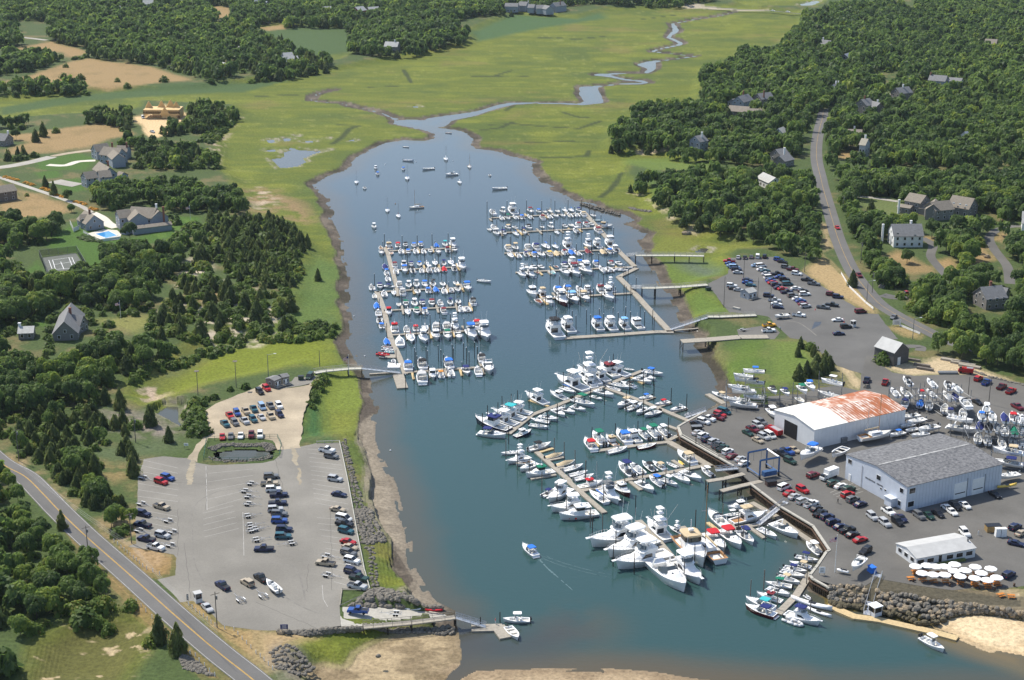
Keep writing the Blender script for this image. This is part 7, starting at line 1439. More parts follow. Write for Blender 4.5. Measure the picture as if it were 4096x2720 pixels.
pier('dark timber wharf with pale deck by the right boat ramp', '22 1565,10 1800,-5 2100,-30 21 2361,1535', 3.8, 4.5, True, None, False, 'wharf')
pier('white railed pier from the marina hut toward the left marina', '12 540,300 640,282 850,262 975,258', 3.6, 2.4, True, M_PALEDECK); pier('aluminium truss gangway down to the left marina', '12 975,262 1330,300', 0, 1.7, False, M_ALU, True, 'gangway', [3.6,.6], True)
pier('long brown timber pier on piles beside the boat ramp', '13 990,1075 1430,1035 1835,985', 3.0, 2.2, True, None); pier('aluminium gangway from the ramp pier to the small float', '13 1840,990 2120,1075', 0, 1.4, False, M_ALU, True, 'gangway', [3.0,.5], True)
pier('aluminium truss gangway from the seawall down to its dock', 'K 1590,200 1100,590', 0, 1.8, False, M_ALU, True, 'gangway', [3.6,.5], True)
pier('aluminium gangway from the terrace to the tan landing dock', '33 1020,590 910,965', 0, 1.9, False, M_ALU, True, 'gangway', [3.6,.5], True)
pier('upper timber runway pier of the travel lift', '22 2140,1230 1960,1275 1800,1300', 3.5, 2.0, True, None, False, 'lift_pier'); pier('lower timber runway pier of the travel lift', '22 2300,1300 2100,1345 1930,1390', 3.5, 2.0, True, None, False, 'lift_pier')
pier('tilted aluminium gangway ladder lying on the lift pier', '22 1880,1200 2080,1180', 3.9, 1.6, False, M_ALU, True, 'gangway', None, True); pier('short gangway by the yard corner', '22 1600,715 1790,650', 0, 1.2, False, M_ALU, True, 'gangway', [.5,2.6], True)
pier('short plank gangway at the seawall corner', 'I 1640,520 1780,450', 0, 1.6, False, None, False, 'gangway', [.5,1.2])
def bx(name, label, cat, code, x, y, z, dims, m, rz=0, group=None, lid=None, taper=1):
    p = W1(code, x, y, z+dims[2]/2); b = MB(); b.box((0,0,dims[2]/2), dims, 0, taper); o = single(name, b, m, label, cat, group, False, (p[0], p[1], z), rz)
    if lid: q = MB(); q.box((0,0,dims[2]+.04), (dims[0]*1.04, dims[1]*1.04, .1)); part('lid', q, lid, o)
    return o
# ---------------------------------------------------------------- travel lift
bA, bB, bC, bD = [W1('p', x, y, UP+6.2) for x, y in ((730,523),(918,487),(1040,568),(850,603))]
t = thing('travel_lift', 'blue steel boat hoist on wheels beside the lift piers', 'boat hoist', (bA[0], bA[1], UP)); M_BLUE = mat('hoist_blue', (.03,.09,.22), .5, 0, .15, 1); o_ = (bA[0], bA[1])
R_ = lambda p, z: (p[0]-o_[0], p[1]-o_[1], z)
for nm, a, b, z in (('top_beam', bA, bB, 6.2), ('top_beam', bD, bC, 6.2), ('cross_beam', bB, bC, 6.2)): q = MB(); q.tube(R_(a, z), R_(b, z), .32, 4); part(nm, q, M_BLUE if nm == 'top_beam' else M_GEL, t)
for p in (bA, bB, bC, bD): q = MB(); q.tube(R_(p, .7), R_(p, 6.2), .27, 4); part('leg', q, M_BLUE, t); q = MB(); c = R_(p, .65); q.tube((c[0]-.25,c[1],.65), (c[0]+.25,c[1],.65), .65, 10); part('wheel', q, M_TYRE, t)
for a, b in ((bA, bD), (bB, bC)): q = MB(); q.tube(R_(a, 1.3), R_(b, 1.3), .25, 4); part('sill_beam', q, M_BLUE, t)
q = MB(); m_ = ((bD[0]+bC[0])/2-o_[0], (bD[1]+bC[1])/2-o_[1]); q.box((m_[0], m_[1], 1.6), (4.5, 1.6, 1.5), atan2(bC[1]-bD[1], bC[0]-bD[0])); part('engine_housing', q, M_BLUE, t)
for a, b in ((bA, bB), (bD, bC)):
    for f in (.3, .7): q = MB(); x = R_((a[0]+(b[0]-a[0])*f, a[1]+(b[1]-a[1])*f), 6); q.tube(x, (x[0], x[1], 3.2), .05, 4); part('sling', q, M_STEEL, t)
# ---------------------------------------------------------------- storage racks and the boats kept ashore
def rack(label, code, x, y, L, Wd, rz, tiers, bays):
    p = W1(code, x, y, UP); t = thing('boat_rack', label, 'boat rack', (p[0], p[1], UP), rz, 'steel boat racks'); Hh = tiers*2.6+.4; q, b = MB(), MB()
    for i in range(bays+1):
        for j in (-.5, .5): q.tube((L*(i/bays-.5), j*Wd, 0), (L*(i/bays-.5), j*Wd, Hh), .11, 4)
        for k in range(tiers): b.tube((L*(i/bays-.5), -Wd*.62, .5+2.6*k), (L*(i/bays-.5), Wd*.62, .5+2.6*k), .1, 4)
    for k in range(tiers):
        for j in (-.5, .5): b.tube((-L/2, j*Wd, .4+2.6*k), (L/2, j*Wd, .4+2.6*k), .09, 4)
    q.add(b.v, b.f); part('frame', q, M_STEEL, t)
def ashore(where, code, dx, dy, s):
    """'x,y,kind,length,tier[,canvas]': boats stored on land; tier is the rack level, 0 the ground"""
    for i, w_ in enumerate(s.split()):
        q = w_.split(','); k, L, lv = q[2], float(q[3])*1.15, float(q[4]); c = q[5] if len(q) > 5 else 'w'; z = UP+.65+2.6*lv
        x, y, _ = P(*px(code, float(q[0]), float(q[1])), z+.09*L); x2, y2, _ = P(*px(code, float(q[0])+dx, float(q[1])+dy), z+.09*L)
        boat(k, c, 'w', x, y, z, L, atan2(y2-y, x2-x)+random.uniform(-.1, .1), f'{bdesc(k,c,"w")} stored ashore, {nth(i)} {where}')
        if lv == 0:
            b = MB()
            for xx in (-.3*L, .2*L):
                for yy in (-.12*L, .12*L): b.tube((xx, yy, 0), (xx*.95, yy*.7, .65+.02*L), .07, 4)
            o = single('boat_stand', b, M_STEEL, f'steel stands under {bdesc(k,c,"w")}, {nth(i)} {where}', 'boat stand', 'boat stands in the yard', False, (x, y, UP), 0)
rack('three tier steel rack nearest the water by the grass bank', 'm', 345, 455, 13, 7, -.1, 3, 2); rack('steel rack holding two boats behind the open shed', 'm', 690, 440, 12, 5, -.2, 2, 2); rack('steel rack with green and blue covered boats', 'm', 950, 410, 9, 6, -.2, 2, 2); rack('steel rack topped by a single console boat', 'm', 1190, 360, 8, 5, -.2, 3, 1)
rack('leftmost rack of the crowded storage yard', 'n', 430, 365, 10, 6, -.3, 3, 2); rack('rack with red and blue covered boats in the storage yard', 'n', 650, 365, 9, 6, 0, 3, 2); rack('rack behind the parked black car in the storage yard', 'n', 900, 410, 11, 6, .3, 3, 2); rack('grey rack with two tiers left of the long stern-out rack', 'n', 1020, 630, 8, 7, -.25, 2, 2)
rack('long rack of boats with sterns facing out near the right edge', 'o', 900, 590, 16, 6, -.1, 3, 5); rack('right end of the long stern-out rack', 'o', 1230, 620, 12, 6, -.1, 3, 4); rack('rack beside the far end of the blue shed', 'o', 1090, 900, 9, 5, -.35, 2, 1); rack('low rack by the ketch between the two sheds', 'n', 620, 640, 9, 5, .2, 1, 2)
ashore('from the top on the rack nearest the water', 'm', -50, -3, '435,105,c,6.5,3,b 330,152,c,6,2.6 350,190,c,6.5,2 440,216,c,6,1.6,k 275,262,c,6,1.8 330,302,e,7,1.3 440,365,c,6.5,.6 245,388,c,7,.5 325,438,e,8,0')
ashore('from the left behind the open shed', 'm', 25, 30, '630,300,b,5.5,1.4,k 755,318,b,5.5,1.4,n 925,288,b,6.5,1.8,G 1005,262,e,6.5,1.8,b 900,400,k,5.5,.4 628,525,L,7.5,.1'); ashore('from the top behind the rusted roof', 'm', -60, -12, '1215,215,t,7,2.3 1180,340,c,7,.9 1180,372,k,6,.4')
ashore('from the left on the topmost tier of the storage yard', 'n', -30, -35, '470,108,c,6.5,2.2,k 710,128,c,6.5,2.2 870,152,c,6,2.2,k 960,176,c,6.2,2.2'); ashore('from the left on the middle tier of the storage yard', 'n', -30, -35, '345,222,c,6.5,1.2 450,222,b,7,1.2 608,228,b,5.5,1.2,r 705,230,c,6,1.2 870,255,c,6.5,1.2 950,265,v,6,1.2,n 1040,322,e,8,1.2')
ashore('from the left on the lowest tier of the storage yard', 'n', 5, -40, '450,325,e,7,.1,n 602,328,v,6,.1,b 690,342,c,6.5,.1,g 845,378,k,6.5,.1 900,412,b,6,.1,n 1025,430,e,7,.3'); ashore('from the left between the two sheds', 'n', -60, 12, '495,458,c,7,.3,k 375,522,k,5,.2,m 560,502,c,7,.2 470,548,k,5,.1 680,572,t,7.5,.3,k 515,592,k,5,0 370,632,c,5.5,0,b 595,638,c,6,0')
ashore('from the top on the grey rack', 'n', 80, 15, '1000,482,c,7.5,1.1 1010,578,e,8,.2'); ashore('from the left on the top tier of the long stern-out rack', 'o', -5, -40, '765,210,c,6.5,2.2,b 835,130,t,7,2.4 915,222,c,6.8,2.2 1080,235,v,6.5,2.2,n 1195,222,b,6.5,2.2,r 1250,245,c,6.5,2.2 1320,262,c,6.5,2.2')
ashore('from the left on the middle tier of the long stern-out rack', 'o', -5, -40, '745,345,v,6.5,1.2,n 870,362,v,6.5,1.2,k 985,372,c,6.5,1.2 1080,402,c,6.8,1.2 1145,410,k,6,1.2 1215,415,v,6.5,1.2,G 1330,402,c,6.5,1.2'); ashore('from the left on the bottom tier of the long stern-out rack', 'o', -5, -40, '720,505,c,6.8,.1 850,535,c,6.5,.1,g 1040,572,c,6.5,.1 1190,560,b,6.5,.1 1320,585,c,6.5,.1,g')
ashore('from the top beside the far end of the blue shed', 'o', -90, -10, '1125,690,e,8,1.2,y 1130,845,b,8,.2,n'); ashore('by the right end wall of the blue shed', '32', -60, 10, '2215,1245,c,7,.2 2205,1335,p,6,0,Y'); ashore('from the left between travel lift and blue shed', '32', -80, 40, '380,1035,e,9.5,.5,b 655,1025,k,8,.2,k'); ashore('on blocks by the flagpole', '33', -35, 45, '830,490,e,7,.6')
bend('standing on cradles between the two sheds', '32', 's,840,905,1140,840,y', UP+1.3); bend('on its trailer in the lower car park', '13', 'c,215,745,95,635', UP+.8); bend('on its trailer in the upper car park', 'q', 'b,690,640,540,650', UP+.8)
p = W1('32', 915, 870, UP+2); b = MB(); b.tube((0,0,0), (0,0,9.5), .08, 6); b.tube((-.6,0,6), (.6,0,6), .04, 4); single('mizzen_mast', b, M_ALU, 'shorter aft mast of the ketch standing ashore between the sheds', 'mast', None, False, (p[0], p[1], UP+1.8))
# ---------------------------------------------------------------- umbrellas and picnic tables
def octo(r, z): return [(r*cos(pi*k/4+.2), r*sin(pi*k/4+.2), z) for k in range(8)]
_u = MB(); _u.loft([octo(1.75, 2.15), octo(1.72, 2.25), octo(.05, 2.75)]); UMB = _u.mesh('canopy', mat('white_canvas', (.84,.84,.84), .8), False); _u = MB(); _u.tube((0,0,0), (0,0,2.8), .035, 5); UPO = _u.mesh('pole', M_ALU)
_t = MB(); _t.box((0,0,.75), (1.9,.85,.06)); _s = MB(); _s.box((0,.75,.45), (1.9,.3,.05)); _s2 = MB(); _s2.box((0,-.75,.45), (1.9,.3,.05)); _l = MB()
for x in (-.7,.7): _l.tube((x,-.85,0),(x,.3,.74),.05,4); _l.tube((x,.85,0),(x,-.3,.74),.05,4)
M_ORANGE = mat('orange_wood', (.55,.2,.03), .7, 0, .2, 2); TABM = [('table_top', _t.mesh('table_top', M_ORANGE)), ('bench', _s.mesh('bench', M_ORANGE)), ('bench', _s2.mesh('bench', M_ORANGE)), ('leg', _l.mesh('leg', M_ORANGE))]
for i, w_ in enumerate('535,360 735,345 885,362 1043,362 1218,325 1575,368 1845,400 652,478 842,503 1045,505 1205,437 1402,428 1680,475 1310,532 1565,565 1785,598 1950,555'.split()):
    x, y = [float(q) for q in w_.split(',')]; p = W1('M', x, y, UP+2.4); t = thing('parasol', f'white octagonal parasol, {nth(i)} in reading order from the clam shack door', 'parasol', (p[0], p[1], UP), random.uniform(0, 1), 'white parasols of the clam shack'); link('canopy', UMB, t); link('pole', UPO, t)
    tt = thing('picnic_table', f'orange picnic table under a white parasol, {nth(i)} in reading order', 'picnic table', (p[0]+.2, p[1]-.3, UP), random.uniform(-.4, .4), 'orange picnic tables')
    for n_, me in TABM: link(n_, me, tt)
for i, w_ in enumerate('450,560 1560,660 1780,670 1930,640 2020,850 2200,870 525,445'.split()):
    x, y = [float(q) for q in w_.split(',')]; p = W1('M', x, y, UP+.7); tt = thing('picnic_table', f'orange picnic table without a parasol, {nth(i)} from the left along the terrace', 'picnic table', (p[0], p[1], UP), random.uniform(-.4, .4), 'orange picnic tables')
    for n_, me in TABM: link(n_, me, tt)
for i, (cd, x, y) in enumerate((('M',1130,720),('M',1355,735),('M',1650,765),('M',1910,790),('M',825,680),('M',490,640),('M',2250,720))):
    p = W1(cd, x, y, UP); b = MB(); b.tube((0,0,0),(0,0,.9),.3,8); single('trash_barrel', b, M_CAPW, f'brown rubbish barrel, {nth(i)} along the clam shack terrace', 'barrel', 'barrels on the terrace', True, (p[0], p[1], UP))
# ---------------------------------------------------------------- poles, lamps, flags, wires
def pole(name, label, code, x, y, hgt, m, kind='utility', z=UP, arm=1):
    p = W1(code, x, y, z); t = thing(name, label, name.replace('_', ' '), (p[0], p[1], z)); b = MB(); b.tube((0,0,-.5),(0,0,hgt),.16 if kind != 'flag' else .09,6,.1 if kind != 'flag' else .05); part('post', b, m, t)
    if kind == 'utility': b = MB(); b.box((0,0,hgt-.6),(2.4,.12,.14),.6); part('crossarm', b, m, t); b = MB(); b.tube((.3,.2,hgt-2.2),(.3,.2,hgt-1.2),.22,7); part('transformer', b, M_STEEL, t)
    elif kind == 'lamp': b = MB(); b.tube((0,0,hgt-.2),(arm*2.6,.4,hgt+.2),.06,4); part('arm', b, M_ALU, t); b = MB(); b.box((arm*2.7,.4,hgt+.18),(.9,.3,.18)); part('lamp_head', b, M_GEL, t)
    elif kind == 'flood': 
        for k in (-1,1): b = MB(); b.box((k*.7,0,hgt),(.6,.4,.35)); part('lamp_head', b, M_STEEL, t)
    elif kind == 'osprey': b = MB(); b.box((0,0,hgt),(1.5,1.5,.15)); part('platform', b, M_PILEGREY, t)
    elif kind == 'flag':
        b = MB(); b.ball((0,0,hgt),.13); part('finial', b, M_WHITE, t)
        b = MB(); n = 6
        for i in range(n): b.add([(-.06-.32*i, .1*sin(i*1.3), hgt-1.9-.05*i),(-.06-.32*(i+1), .1*sin(i*1.3+1.3), hgt-1.9-.05*(i+1)),(-.06-.32*(i+1), .1*sin(i*1.3+1.3), hgt-.5-.12*(i+1)),(-.06-.32*i, .1*sin(i*1.3), hgt-.5-.12*i)], [(0,1,2,3)])
        fo = part('flag', b, M_FLAG, t); c = MB(); c.add([(-.06,-.02,hgt-1.25),(-.85,.08,hgt-1.45),(-.85,.08,hgt-.8),(-.06,-.02,hgt-.52)],[(0,1,2,3)]); c.add([(-.06,.02,hgt-1.25),(-.85,.12,hgt-1.45),(-.85,.12,hgt-.8),(-.06,.02,hgt-.52)],[(0,1,2,3)]); part('flag_canton', c, canvas('n'), fo)
    return t
M_FLAG = bpy.data.materials.new('striped_flag'); M_FLAG.use_nodes = True; _n = M_FLAG.node_tree; _w = _n.nodes.new('ShaderNodeTexWave'); _w.bands_direction = 'Z'; _w.inputs['Scale'].default_value = 1.45; _tc = _n.nodes.new('ShaderNodeTexCoord'); _n.links.new(_tc.outputs['Object'], _w.inputs['Vector'])
_r = _n.nodes.new('ShaderNodeValToRGB'); _r.color_ramp.interpolation = 'CONSTANT'; _r.color_ramp.elements[0].color = (.5,.02,.03,1); _r.color_ramp.elements[1].color = (.8,.8,.8,1); _r.color_ramp.elements[1].position = .5; _n.links.new(_w.outputs[0], _r.inputs[0]); _n.links.new(_r.outputs[0], _n.nodes['Principled BSDF'].inputs['Base Color'])
pole('flagpole', 'white flagpole on the lawn of the big grey house', '01', 1757, 462, 7.6, M_WHITE, 'flag'); pole('flagpole', 'white flagpole in the small clearing of the lower left wood', '01', 1115, 1372, 7.6, M_WHITE, 'flag'); pole('flagpole', 'white yard-armed flagpole on the boatyard corner', '33', 616, 575, 11, M_WHITE, 'flag'); pole('flagpole', 'flagpole at the end of the white railed pier', '12', 857, 305, 7, M_WHITE, 'flag', 2.5)
UT = []
for lab, cd, x, y, h_ in (('by the bend of the lower road at the left edge','02',175,1117,11),('standing in the scrub beside the lower car park','02',1252,945,9),('at the left corner of the lower car park','03',1215,310,9.5),('leaning at the edge of the lower road','03',815,418,9),('by the lower car park gate with a street lamp','03',2003,1085,10),
    ('beside the right road above the driveway','31',690,390,9),('in the shrubs below the white skylight house','31',855,860,10),('left of the right road in the forest','30',716,915,10),('above the red truck driveway','31',960,1130,9)): UT.append(W1(cd, x, y, UP+h_-.6)); pole('utility_pole', f'wooden utility pole {lab}', cd, x, y, h_, M_PILEGREY)
for lab, cd, x, y, h_, k in (('lamp beside the marina hut','12',115,350,9,'lamp'),('lamp at the upper car park wall','31',910,1215,9,'lamp'),('tall pale pole at the top of the upper car park','31',337,940,9.5,'plain'),('twin floodlight pole at the upper left of the upper car park','q',235,285,9,'flood'),('pole beside the booth of the upper car park','q',375,475,9,'plain'),('pole in the middle of the upper car park','q',500,585,9,'plain'),
    ('pole with signs by the middle access pier','q',38,565,13,'plain'),('lamp at the lower exit of the upper car park','31',1333,1560,8.5,'lamp'),('dark pole behind the stored boats','32',1845,510,7,'plain'),('thin pole in the boatyard back lot','32',2035,590,10,'plain'),('grey pole with a small box on the white pier','12',588,235,6,'plain')):
    pole('light_pole', f'light pole: {lab}', cd, x, y, h_, M_PILEGREY if k != 'lamp' else M_STEEL, k)
pole('osprey_pole', 'osprey nest pole in the marsh, nearer the scrub', '02', 1830, 560, 11, M_PILEGREY, 'osprey', 1.2); pole('osprey_pole', 'osprey nest pole in the marsh, nearer the dirt lot', '02', 2183, 490, 12, M_PILEGREY, 'osprey', 1.2)
wires = MB()
def wire(a, b, sag):
    p = [np.array(a)+(np.array(b)-np.array(a))*f-np.array((0,0,sag*4*f*(1-f))) for f in np.linspace(0,1,9)]
    for i in range(8): wires.tube(p[i], p[i+1], .018, 3, None, False)
for dz in (0, -.7, -1.3): wire((UT[0][0],UT[0][1],UP+10.4+dz), (UT[2][0],UT[2][1],UP+8.9+dz), 1.2); wire((UT[2][0],UT[2][1],UP+8.9+dz), (UT[4][0],UT[4][1],UP+9.3+dz), 1.2)
wire((UT[4][0],UT[4][1],UP+9.3), (*W1('12',140,350,UP)[:2], UP+4), .5) if False else None
single('overhead_wires', wires, M_STEEL, 'grey power lines strung along the lower road between the utility poles', 'power line')
# ---------------------------------------------------------------- fences, rails, bollards, signs
def fence(label, s, hgt, step, m, name='fence', rails=(.95,.5), z=UP, pr=.06, panel=None, rr=.05):
    pts = wl(s, z); x0, y0, _ = pts[0]; t = thing(name, label, name.replace('_', ' '), (x0, y0, z)); a_, b_, c_ = MB(), MB(), MB()
    for a, b in zip(pts[:-1], pts[1:]):
        L = hypot(b[0]-a[0], b[1]-a[1]); n = max(1, int(L/step))
        for i in range(n+1): f = i/n; a_.box((a[0]+(b[0]-a[0])*f-x0, a[1]+(b[1]-a[1])*f-y0, hgt/2), (pr*2, pr*2, hgt), atan2(b[1]-a[1], b[0]-a[0]))
        for q in rails: b_.tube((a[0]-x0,a[1]-y0,hgt*q), (b[0]-x0,b[1]-y0,hgt*q), rr, 4)
        if panel: c_.box(((a[0]+b[0])/2-x0, (a[1]+b[1])/2-y0, hgt*.5), (L, .03, hgt*.9), atan2(b[1]-a[1], b[0]-a[0]))
    part('post', a_, m, t); part('rail', b_, m, t)
    if panel: part('panel', c_, panel, t)
    return t
M_MESHF = bpy.data.materials.new('chain_link'); M_MESHF.use_nodes = True; _n = M_MESHF.node_tree; _m = _n.nodes.new('ShaderNodeMixShader'); _m.inputs[0].default_value = .28; _tp = _n.nodes.new('ShaderNodeBsdfTransparent'); _n.links.new(_tp.outputs[0], _m.inputs[1]); _n.nodes['Principled BSDF'].inputs['Base Color'].default_value = (.03,.035,.03,1); _n.links.new(_n.nodes['Principled BSDF'].outputs[0], _m.inputs[2]); _n.links.new(_m.outputs[0], _n.nodes['Material Output'].inputs['Surface'])
fence('dark chain link fence around the tennis court', '01 425,950 365,800 710,760 795,905', 3.2, 4, M_STEEL, 'court_fence', (.98,), UP, .06, M_MESHF)
fence('white picket fence around the swimming pool', '01 770,580 905,665 1115,635', 1.3, 1.2, M_WHITE, 'fence', (.95,.4), UP, .05, M_WHITE); fence('white panel screen left of the pool house', '01 648,500 680,572 730,550', 2.2, 2, M_WHITE, 'screen', (.95,), UP, .06, M_WHITE)
fence('white board fence along the right road bend', '31 675,960 750,1085 900,1230 970,1285', 1.0, 2.5, M_WHITE, 'fence', (.9,), UP, .1, M_WHITE); fence('white board fence at the lower exit of the upper car park', '31 1215,1440 1400,1515', .9, 2.5, M_WHITE, 'fence', (.9,), UP, .1, M_WHITE)
fence('timber guard rail along the seawall side of the lower car park', '12 560,952 770,945 800,1080 850,1320 895,1568 13 935,230 1000,560 1050,740', .8, 2.4, M_PALEDECK, 'guard_rail', (.85,), UP, .1, None, .14)
fence('green wire fence around the stone pond', '02 1880,1100 1905,930 2200,905 12 200,905 235,985 215,1080 02 2361,1120 1880,1120', 1.4, 2.5, mat('green_wire', (.03,.12,.08), .6), 'fence', (.98,.5), UP, .05); fence('low timber edging of the planted corner by the boat ramp', '13 1060,752 795,738 775,890 1065,755', .5, 3, M_WOODDOCK, 'guard_rail', (.7,), UP, .08, None, .12)
fence('wooden guard rail along the seawall row of the boatyard', '22 1540,810 1570,880 1900,1070', .55, 3, M_PALEDECK, 'guard_rail', (.8,), UP, .08, None, .12)
k = 0
for s in ('03 1052,295 1085,320 1117,350 1147,375 1173,398 1200,422 1232,450 1258,468 1287,495 1318,522 1353,548 1410,570 1472,595', '03 1740,880 1773,905 1808,935 1843,962 1877,985 1912,1015 1947,1045 1984,1072 2073,1100 2158,1110 2195,1150 2234,1195 2275,1235 2315,1275', '03 1258,850 1302,890 1345,935 1403,995 1452,1040 1580,1165 1700,1275 1753,1330 1803,1350 1838,1395 1887,1440 1932,1490 1982,1530', '13 0,1325 40,1355 75,1390 115,1430 155,1470'):
    for u, v in pl(s):
        p = P(u, v, UP); b = MB(); b.tube((0,0,-.2),(0,0,.95),.11,6,.1); b.loft([[( .12*cos(a),.12*sin(a),.95) for a in np.linspace(0,2*pi,7)[:-1]],[(.03*cos(a),.03*sin(a),1.05) for a in np.linspace(0,2*pi,7)[:-1]]]); single('bollard', b, M_WHITE, f'short white wooden bollard, {nth(k)} along the edges of the lower road', 'bollard', 'white bollards along the lower road', False, (p[0], p[1], UP)); k += 1
def sign(label, code, x, y, w_, h_, m, z0=1.0):
    p = W1(code, x, y, UP); t = thing('sign', label, 'sign', (p[0], p[1], UP), random.uniform(-.2,.2)); b = MB(); b.box((0,0,z0+h_/2),(w_,.08,h_)); part('panel', b, m, t); b = MB()
    for s_ in (-1,1): b.tube((s_*w_*.4,.06,0),(s_*w_*.4,.06,z0+h_*.9),.05,4)
    part('post', b, M_PILEGREY, t); b = MB()
    for i in range(3): b.box((0,-.05,z0+h_*(.25+.25*i)),(w_*.6,.02,h_*.08))
    part('wording', b, M_WHITE if m != M_WHITE else M_STEEL, t)
sign('blue notice board beside the boat ramp', '13', 262, 1135, 1.9, 1.2, canvas('n'), 1.2); sign('white sign board on the boatyard corner', '33', 497, 600, 1.6, 1.8, M_WHITE, .6); sign('large white sign board at the exit of the upper car park', '31', 1185, 1440, 3.2, 2.0, M_WHITE, .6); sign('small yellow-white sign by the fenced pond', '02', 1718, 1000, 1.4, .9, M_WHITE, .9); sign('narrow sign at the lower car park gate', '03', 1733, 860, .5, 1.6, canvas('g'), 1.0)
bx('dumpster', 'dark green dumpster beside the marina hut', 'dumpster', '12', 415, 348, UP, (2.0,1.5,1.4), paint('G'), .1, None, M_BLACK); bx('dumpster', 'dark green dumpster at the end of the middle access pier', 'dumpster', '21', 1810, 1095, UP, (2.2,1.5,1.3), paint('G'), .3, None, M_BLACK)
bx('dumpster', 'black open dumpster at the upper seawall corner', 'dumpster', 'p', 215, 275, UP, (3.4,1.8,1.3), M_BLACK, .1, None, M_STEEL); bx('dumpster', 'brown dumpster beside the travel lift', 'dumpster', 'p', 955, 825, UP, (3.2,1.8,1.4), mat('rusty_bin', (.06,.035,.03), .8), .3, None, M_BLACK)
bx('trailer_bin', 'tan open work trailer right of the clam shack', 'trailer', '33', 2075, 165, UP, (4.2,2.2,1.8), mat('tan_steel', (.30,.2,.08), .7, 0, .2, 1), .1, None, M_BLACK)
for i, x in enumerate((2120, 2172)): bx('water_tank', f'white upright tank beside the tan work trailer, the {("left","right")[i]} one', 'tank', '33', x, 205, UP, (1.5,1.3,2.4), M_WHITE, .1, 'white tanks', M_GEL, .9)
bx('cover_cart', 'blue tarpaulin covered cart beside the boatyard gangway', 'cart', '33', 958, 545, UP, (1.6,2.2,1.6), canvas('b'), .4, None, canvas('b'), .8)
b_ = bx('jet_ski_trailer', 'white jet ski on a trailer beside the boatyard flagpole', 'jet ski', '33', 690, 560, UP, (.4,.3,.5), M_STEEL, 0); boat('j', 'w', 'w', *W1('33', 690, 560, UP+.8)[:2], UP+.5, 3.2, 2.7, 'white jet ski standing ashore beside the boatyard flagpole')
for i, (x, y) in enumerate(((1330,180),(1420,230),(1450,265))): bx('pipe_stack', f'grey pile of dock timbers, {nth(i)} beside the grey barn', 'timber pile', '32', x, y, UP, (6,1.2,.8), M_PILEGREY, -.5, 'dock timbers in the yard')
for i, (x, y, l) in enumerate(((1660,300,7),(1720,190,10),(1800,215,9),(1860,240,8))): bx('dock_section', f'stored grey dock section, {nth(i)} along the stony yard edge', 'dock section', '32', x, y, UP, (l,2.0,.7), M_WOODDOCK if i else M_STEEL, (0 if i == 0 else -.55), 'stored dock sections')
bx('stone_slab', 'pale stone blocks on the sandy corner by the middle access pier', 'stone block', 'q', 165, 580, UP, (3.2,1.0,.7), M_CONC, -.7)
for i, (x, y) in enumerate(((948,598),(1236,722))): p = W1('q', x, y, UP); b = MB(); b.tube((0,0,.04),(0,0,.85),.18,8,.04); b.box((0,0,.03),(.5,.5,.06)); single('traffic_cone', b, M_RED, f'orange traffic cone in the upper car park, the {("left","right")[i]} one', 'cone', 'traffic cones', False, (p[0], p[1], UP))
# ---------------------------------------------------------------- swimming pool, court lines, flower bed
p = wl('01 875,590 1005,563 1085,605 975,630', UP); q = MB(); q.prism([(a[0],a[1]) for a in p], UP-.2, UP+.03); t = single('swimming_pool', q, mat('pool_water', (.05,.28,.62), .08, 0, .1, .8, .6), 'bright blue rectangular swimming pool behind the big grey house', 'swimming pool')
b = MB(); n = len(p)
for i in range(n): a, c = p[i], p[(i+1)%n]; L = hypot(c[0]-a[0], c[1]-a[1]); b.box(((a[0]+c[0])/2, (a[1]+c[1])/2, UP+.05), (L+.4,.4,.12), atan2(c[1]-a[1], c[0]-a[0]))
part('coping', b, M_WHITE, t)
def PO(x, y): return W1('01', x, y, UP)
cl = MB()
for a, c in (((450,830),(485,925)),((484,828),(512,918)),((560,846),(590,915)),((634,806),(683,925)),((662,803),(706,903)),((484,830),(650,806)),((497,872),(668,846)),((510,916),(690,905))):
    A_, B_ = PO(*a), PO(*c); L = hypot(B_[0]-A_[0], B_[1]-A_[1]); nx, ny = -(B_[1]-A_[1])/L*.12, (B_[0]-A_[0])/L*.12; cl.add([(A_[0]-nx,A_[1]-ny,UP+.02),(B_[0]-nx,B_[1]-ny,UP+.02),(B_[0]+nx,B_[1]+ny,UP+.02),(A_[0]+nx,A_[1]+ny,UP+.02)], [(0,1,2,3)])
struct('court_lines', cl.mesh('court_lines', M_WHITE))
k = 0
for s in ('01 50,60 85,70 120,78 155,88 240,112 270,122 300,132 395,165 430,178 455,185 530,228 570,240 600,248 700,290 740,298 780,312 840,350 870,358 885,362',):
    for u, v in pl(s):
        x, y, _ = P(u, v, UP+.5); qd, tt = crown('bush', 110, .2, rng); me = fastmesh('flowering_bush', qd.reshape(-1,3), np.arange(len(qd)*4).reshape(-1,4), M_FLOWER, {'tint': np.repeat(tt,4)[:,None]}); o = link('flowering_bush', me, None, (x, y, UP)); o.scale = (1.7,1.2,1.2); tag(o, f'orange flowering bush, {nth(k)} down the long drive from the left edge', 'flower bush', 'orange flowering bushes'); k += 1
qd, tt = crown('bush', 400, .12, rng); me = fastmesh('hedge', qd.reshape(-1,3), np.arange(len(qd)*4).reshape(-1,4), M_SHRUB, {'tint': np.repeat(tt*.5,4)[:,None]}); x, y, _ = W1('01', 830, 640, UP); o = link('hedge', me, None, (x, y, UP)); o.scale = (9,3.2,1.6); o.rotation_euler[2] = -.75; tag(o, 'dark green clipped hedge below the pool fence', 'hedge')
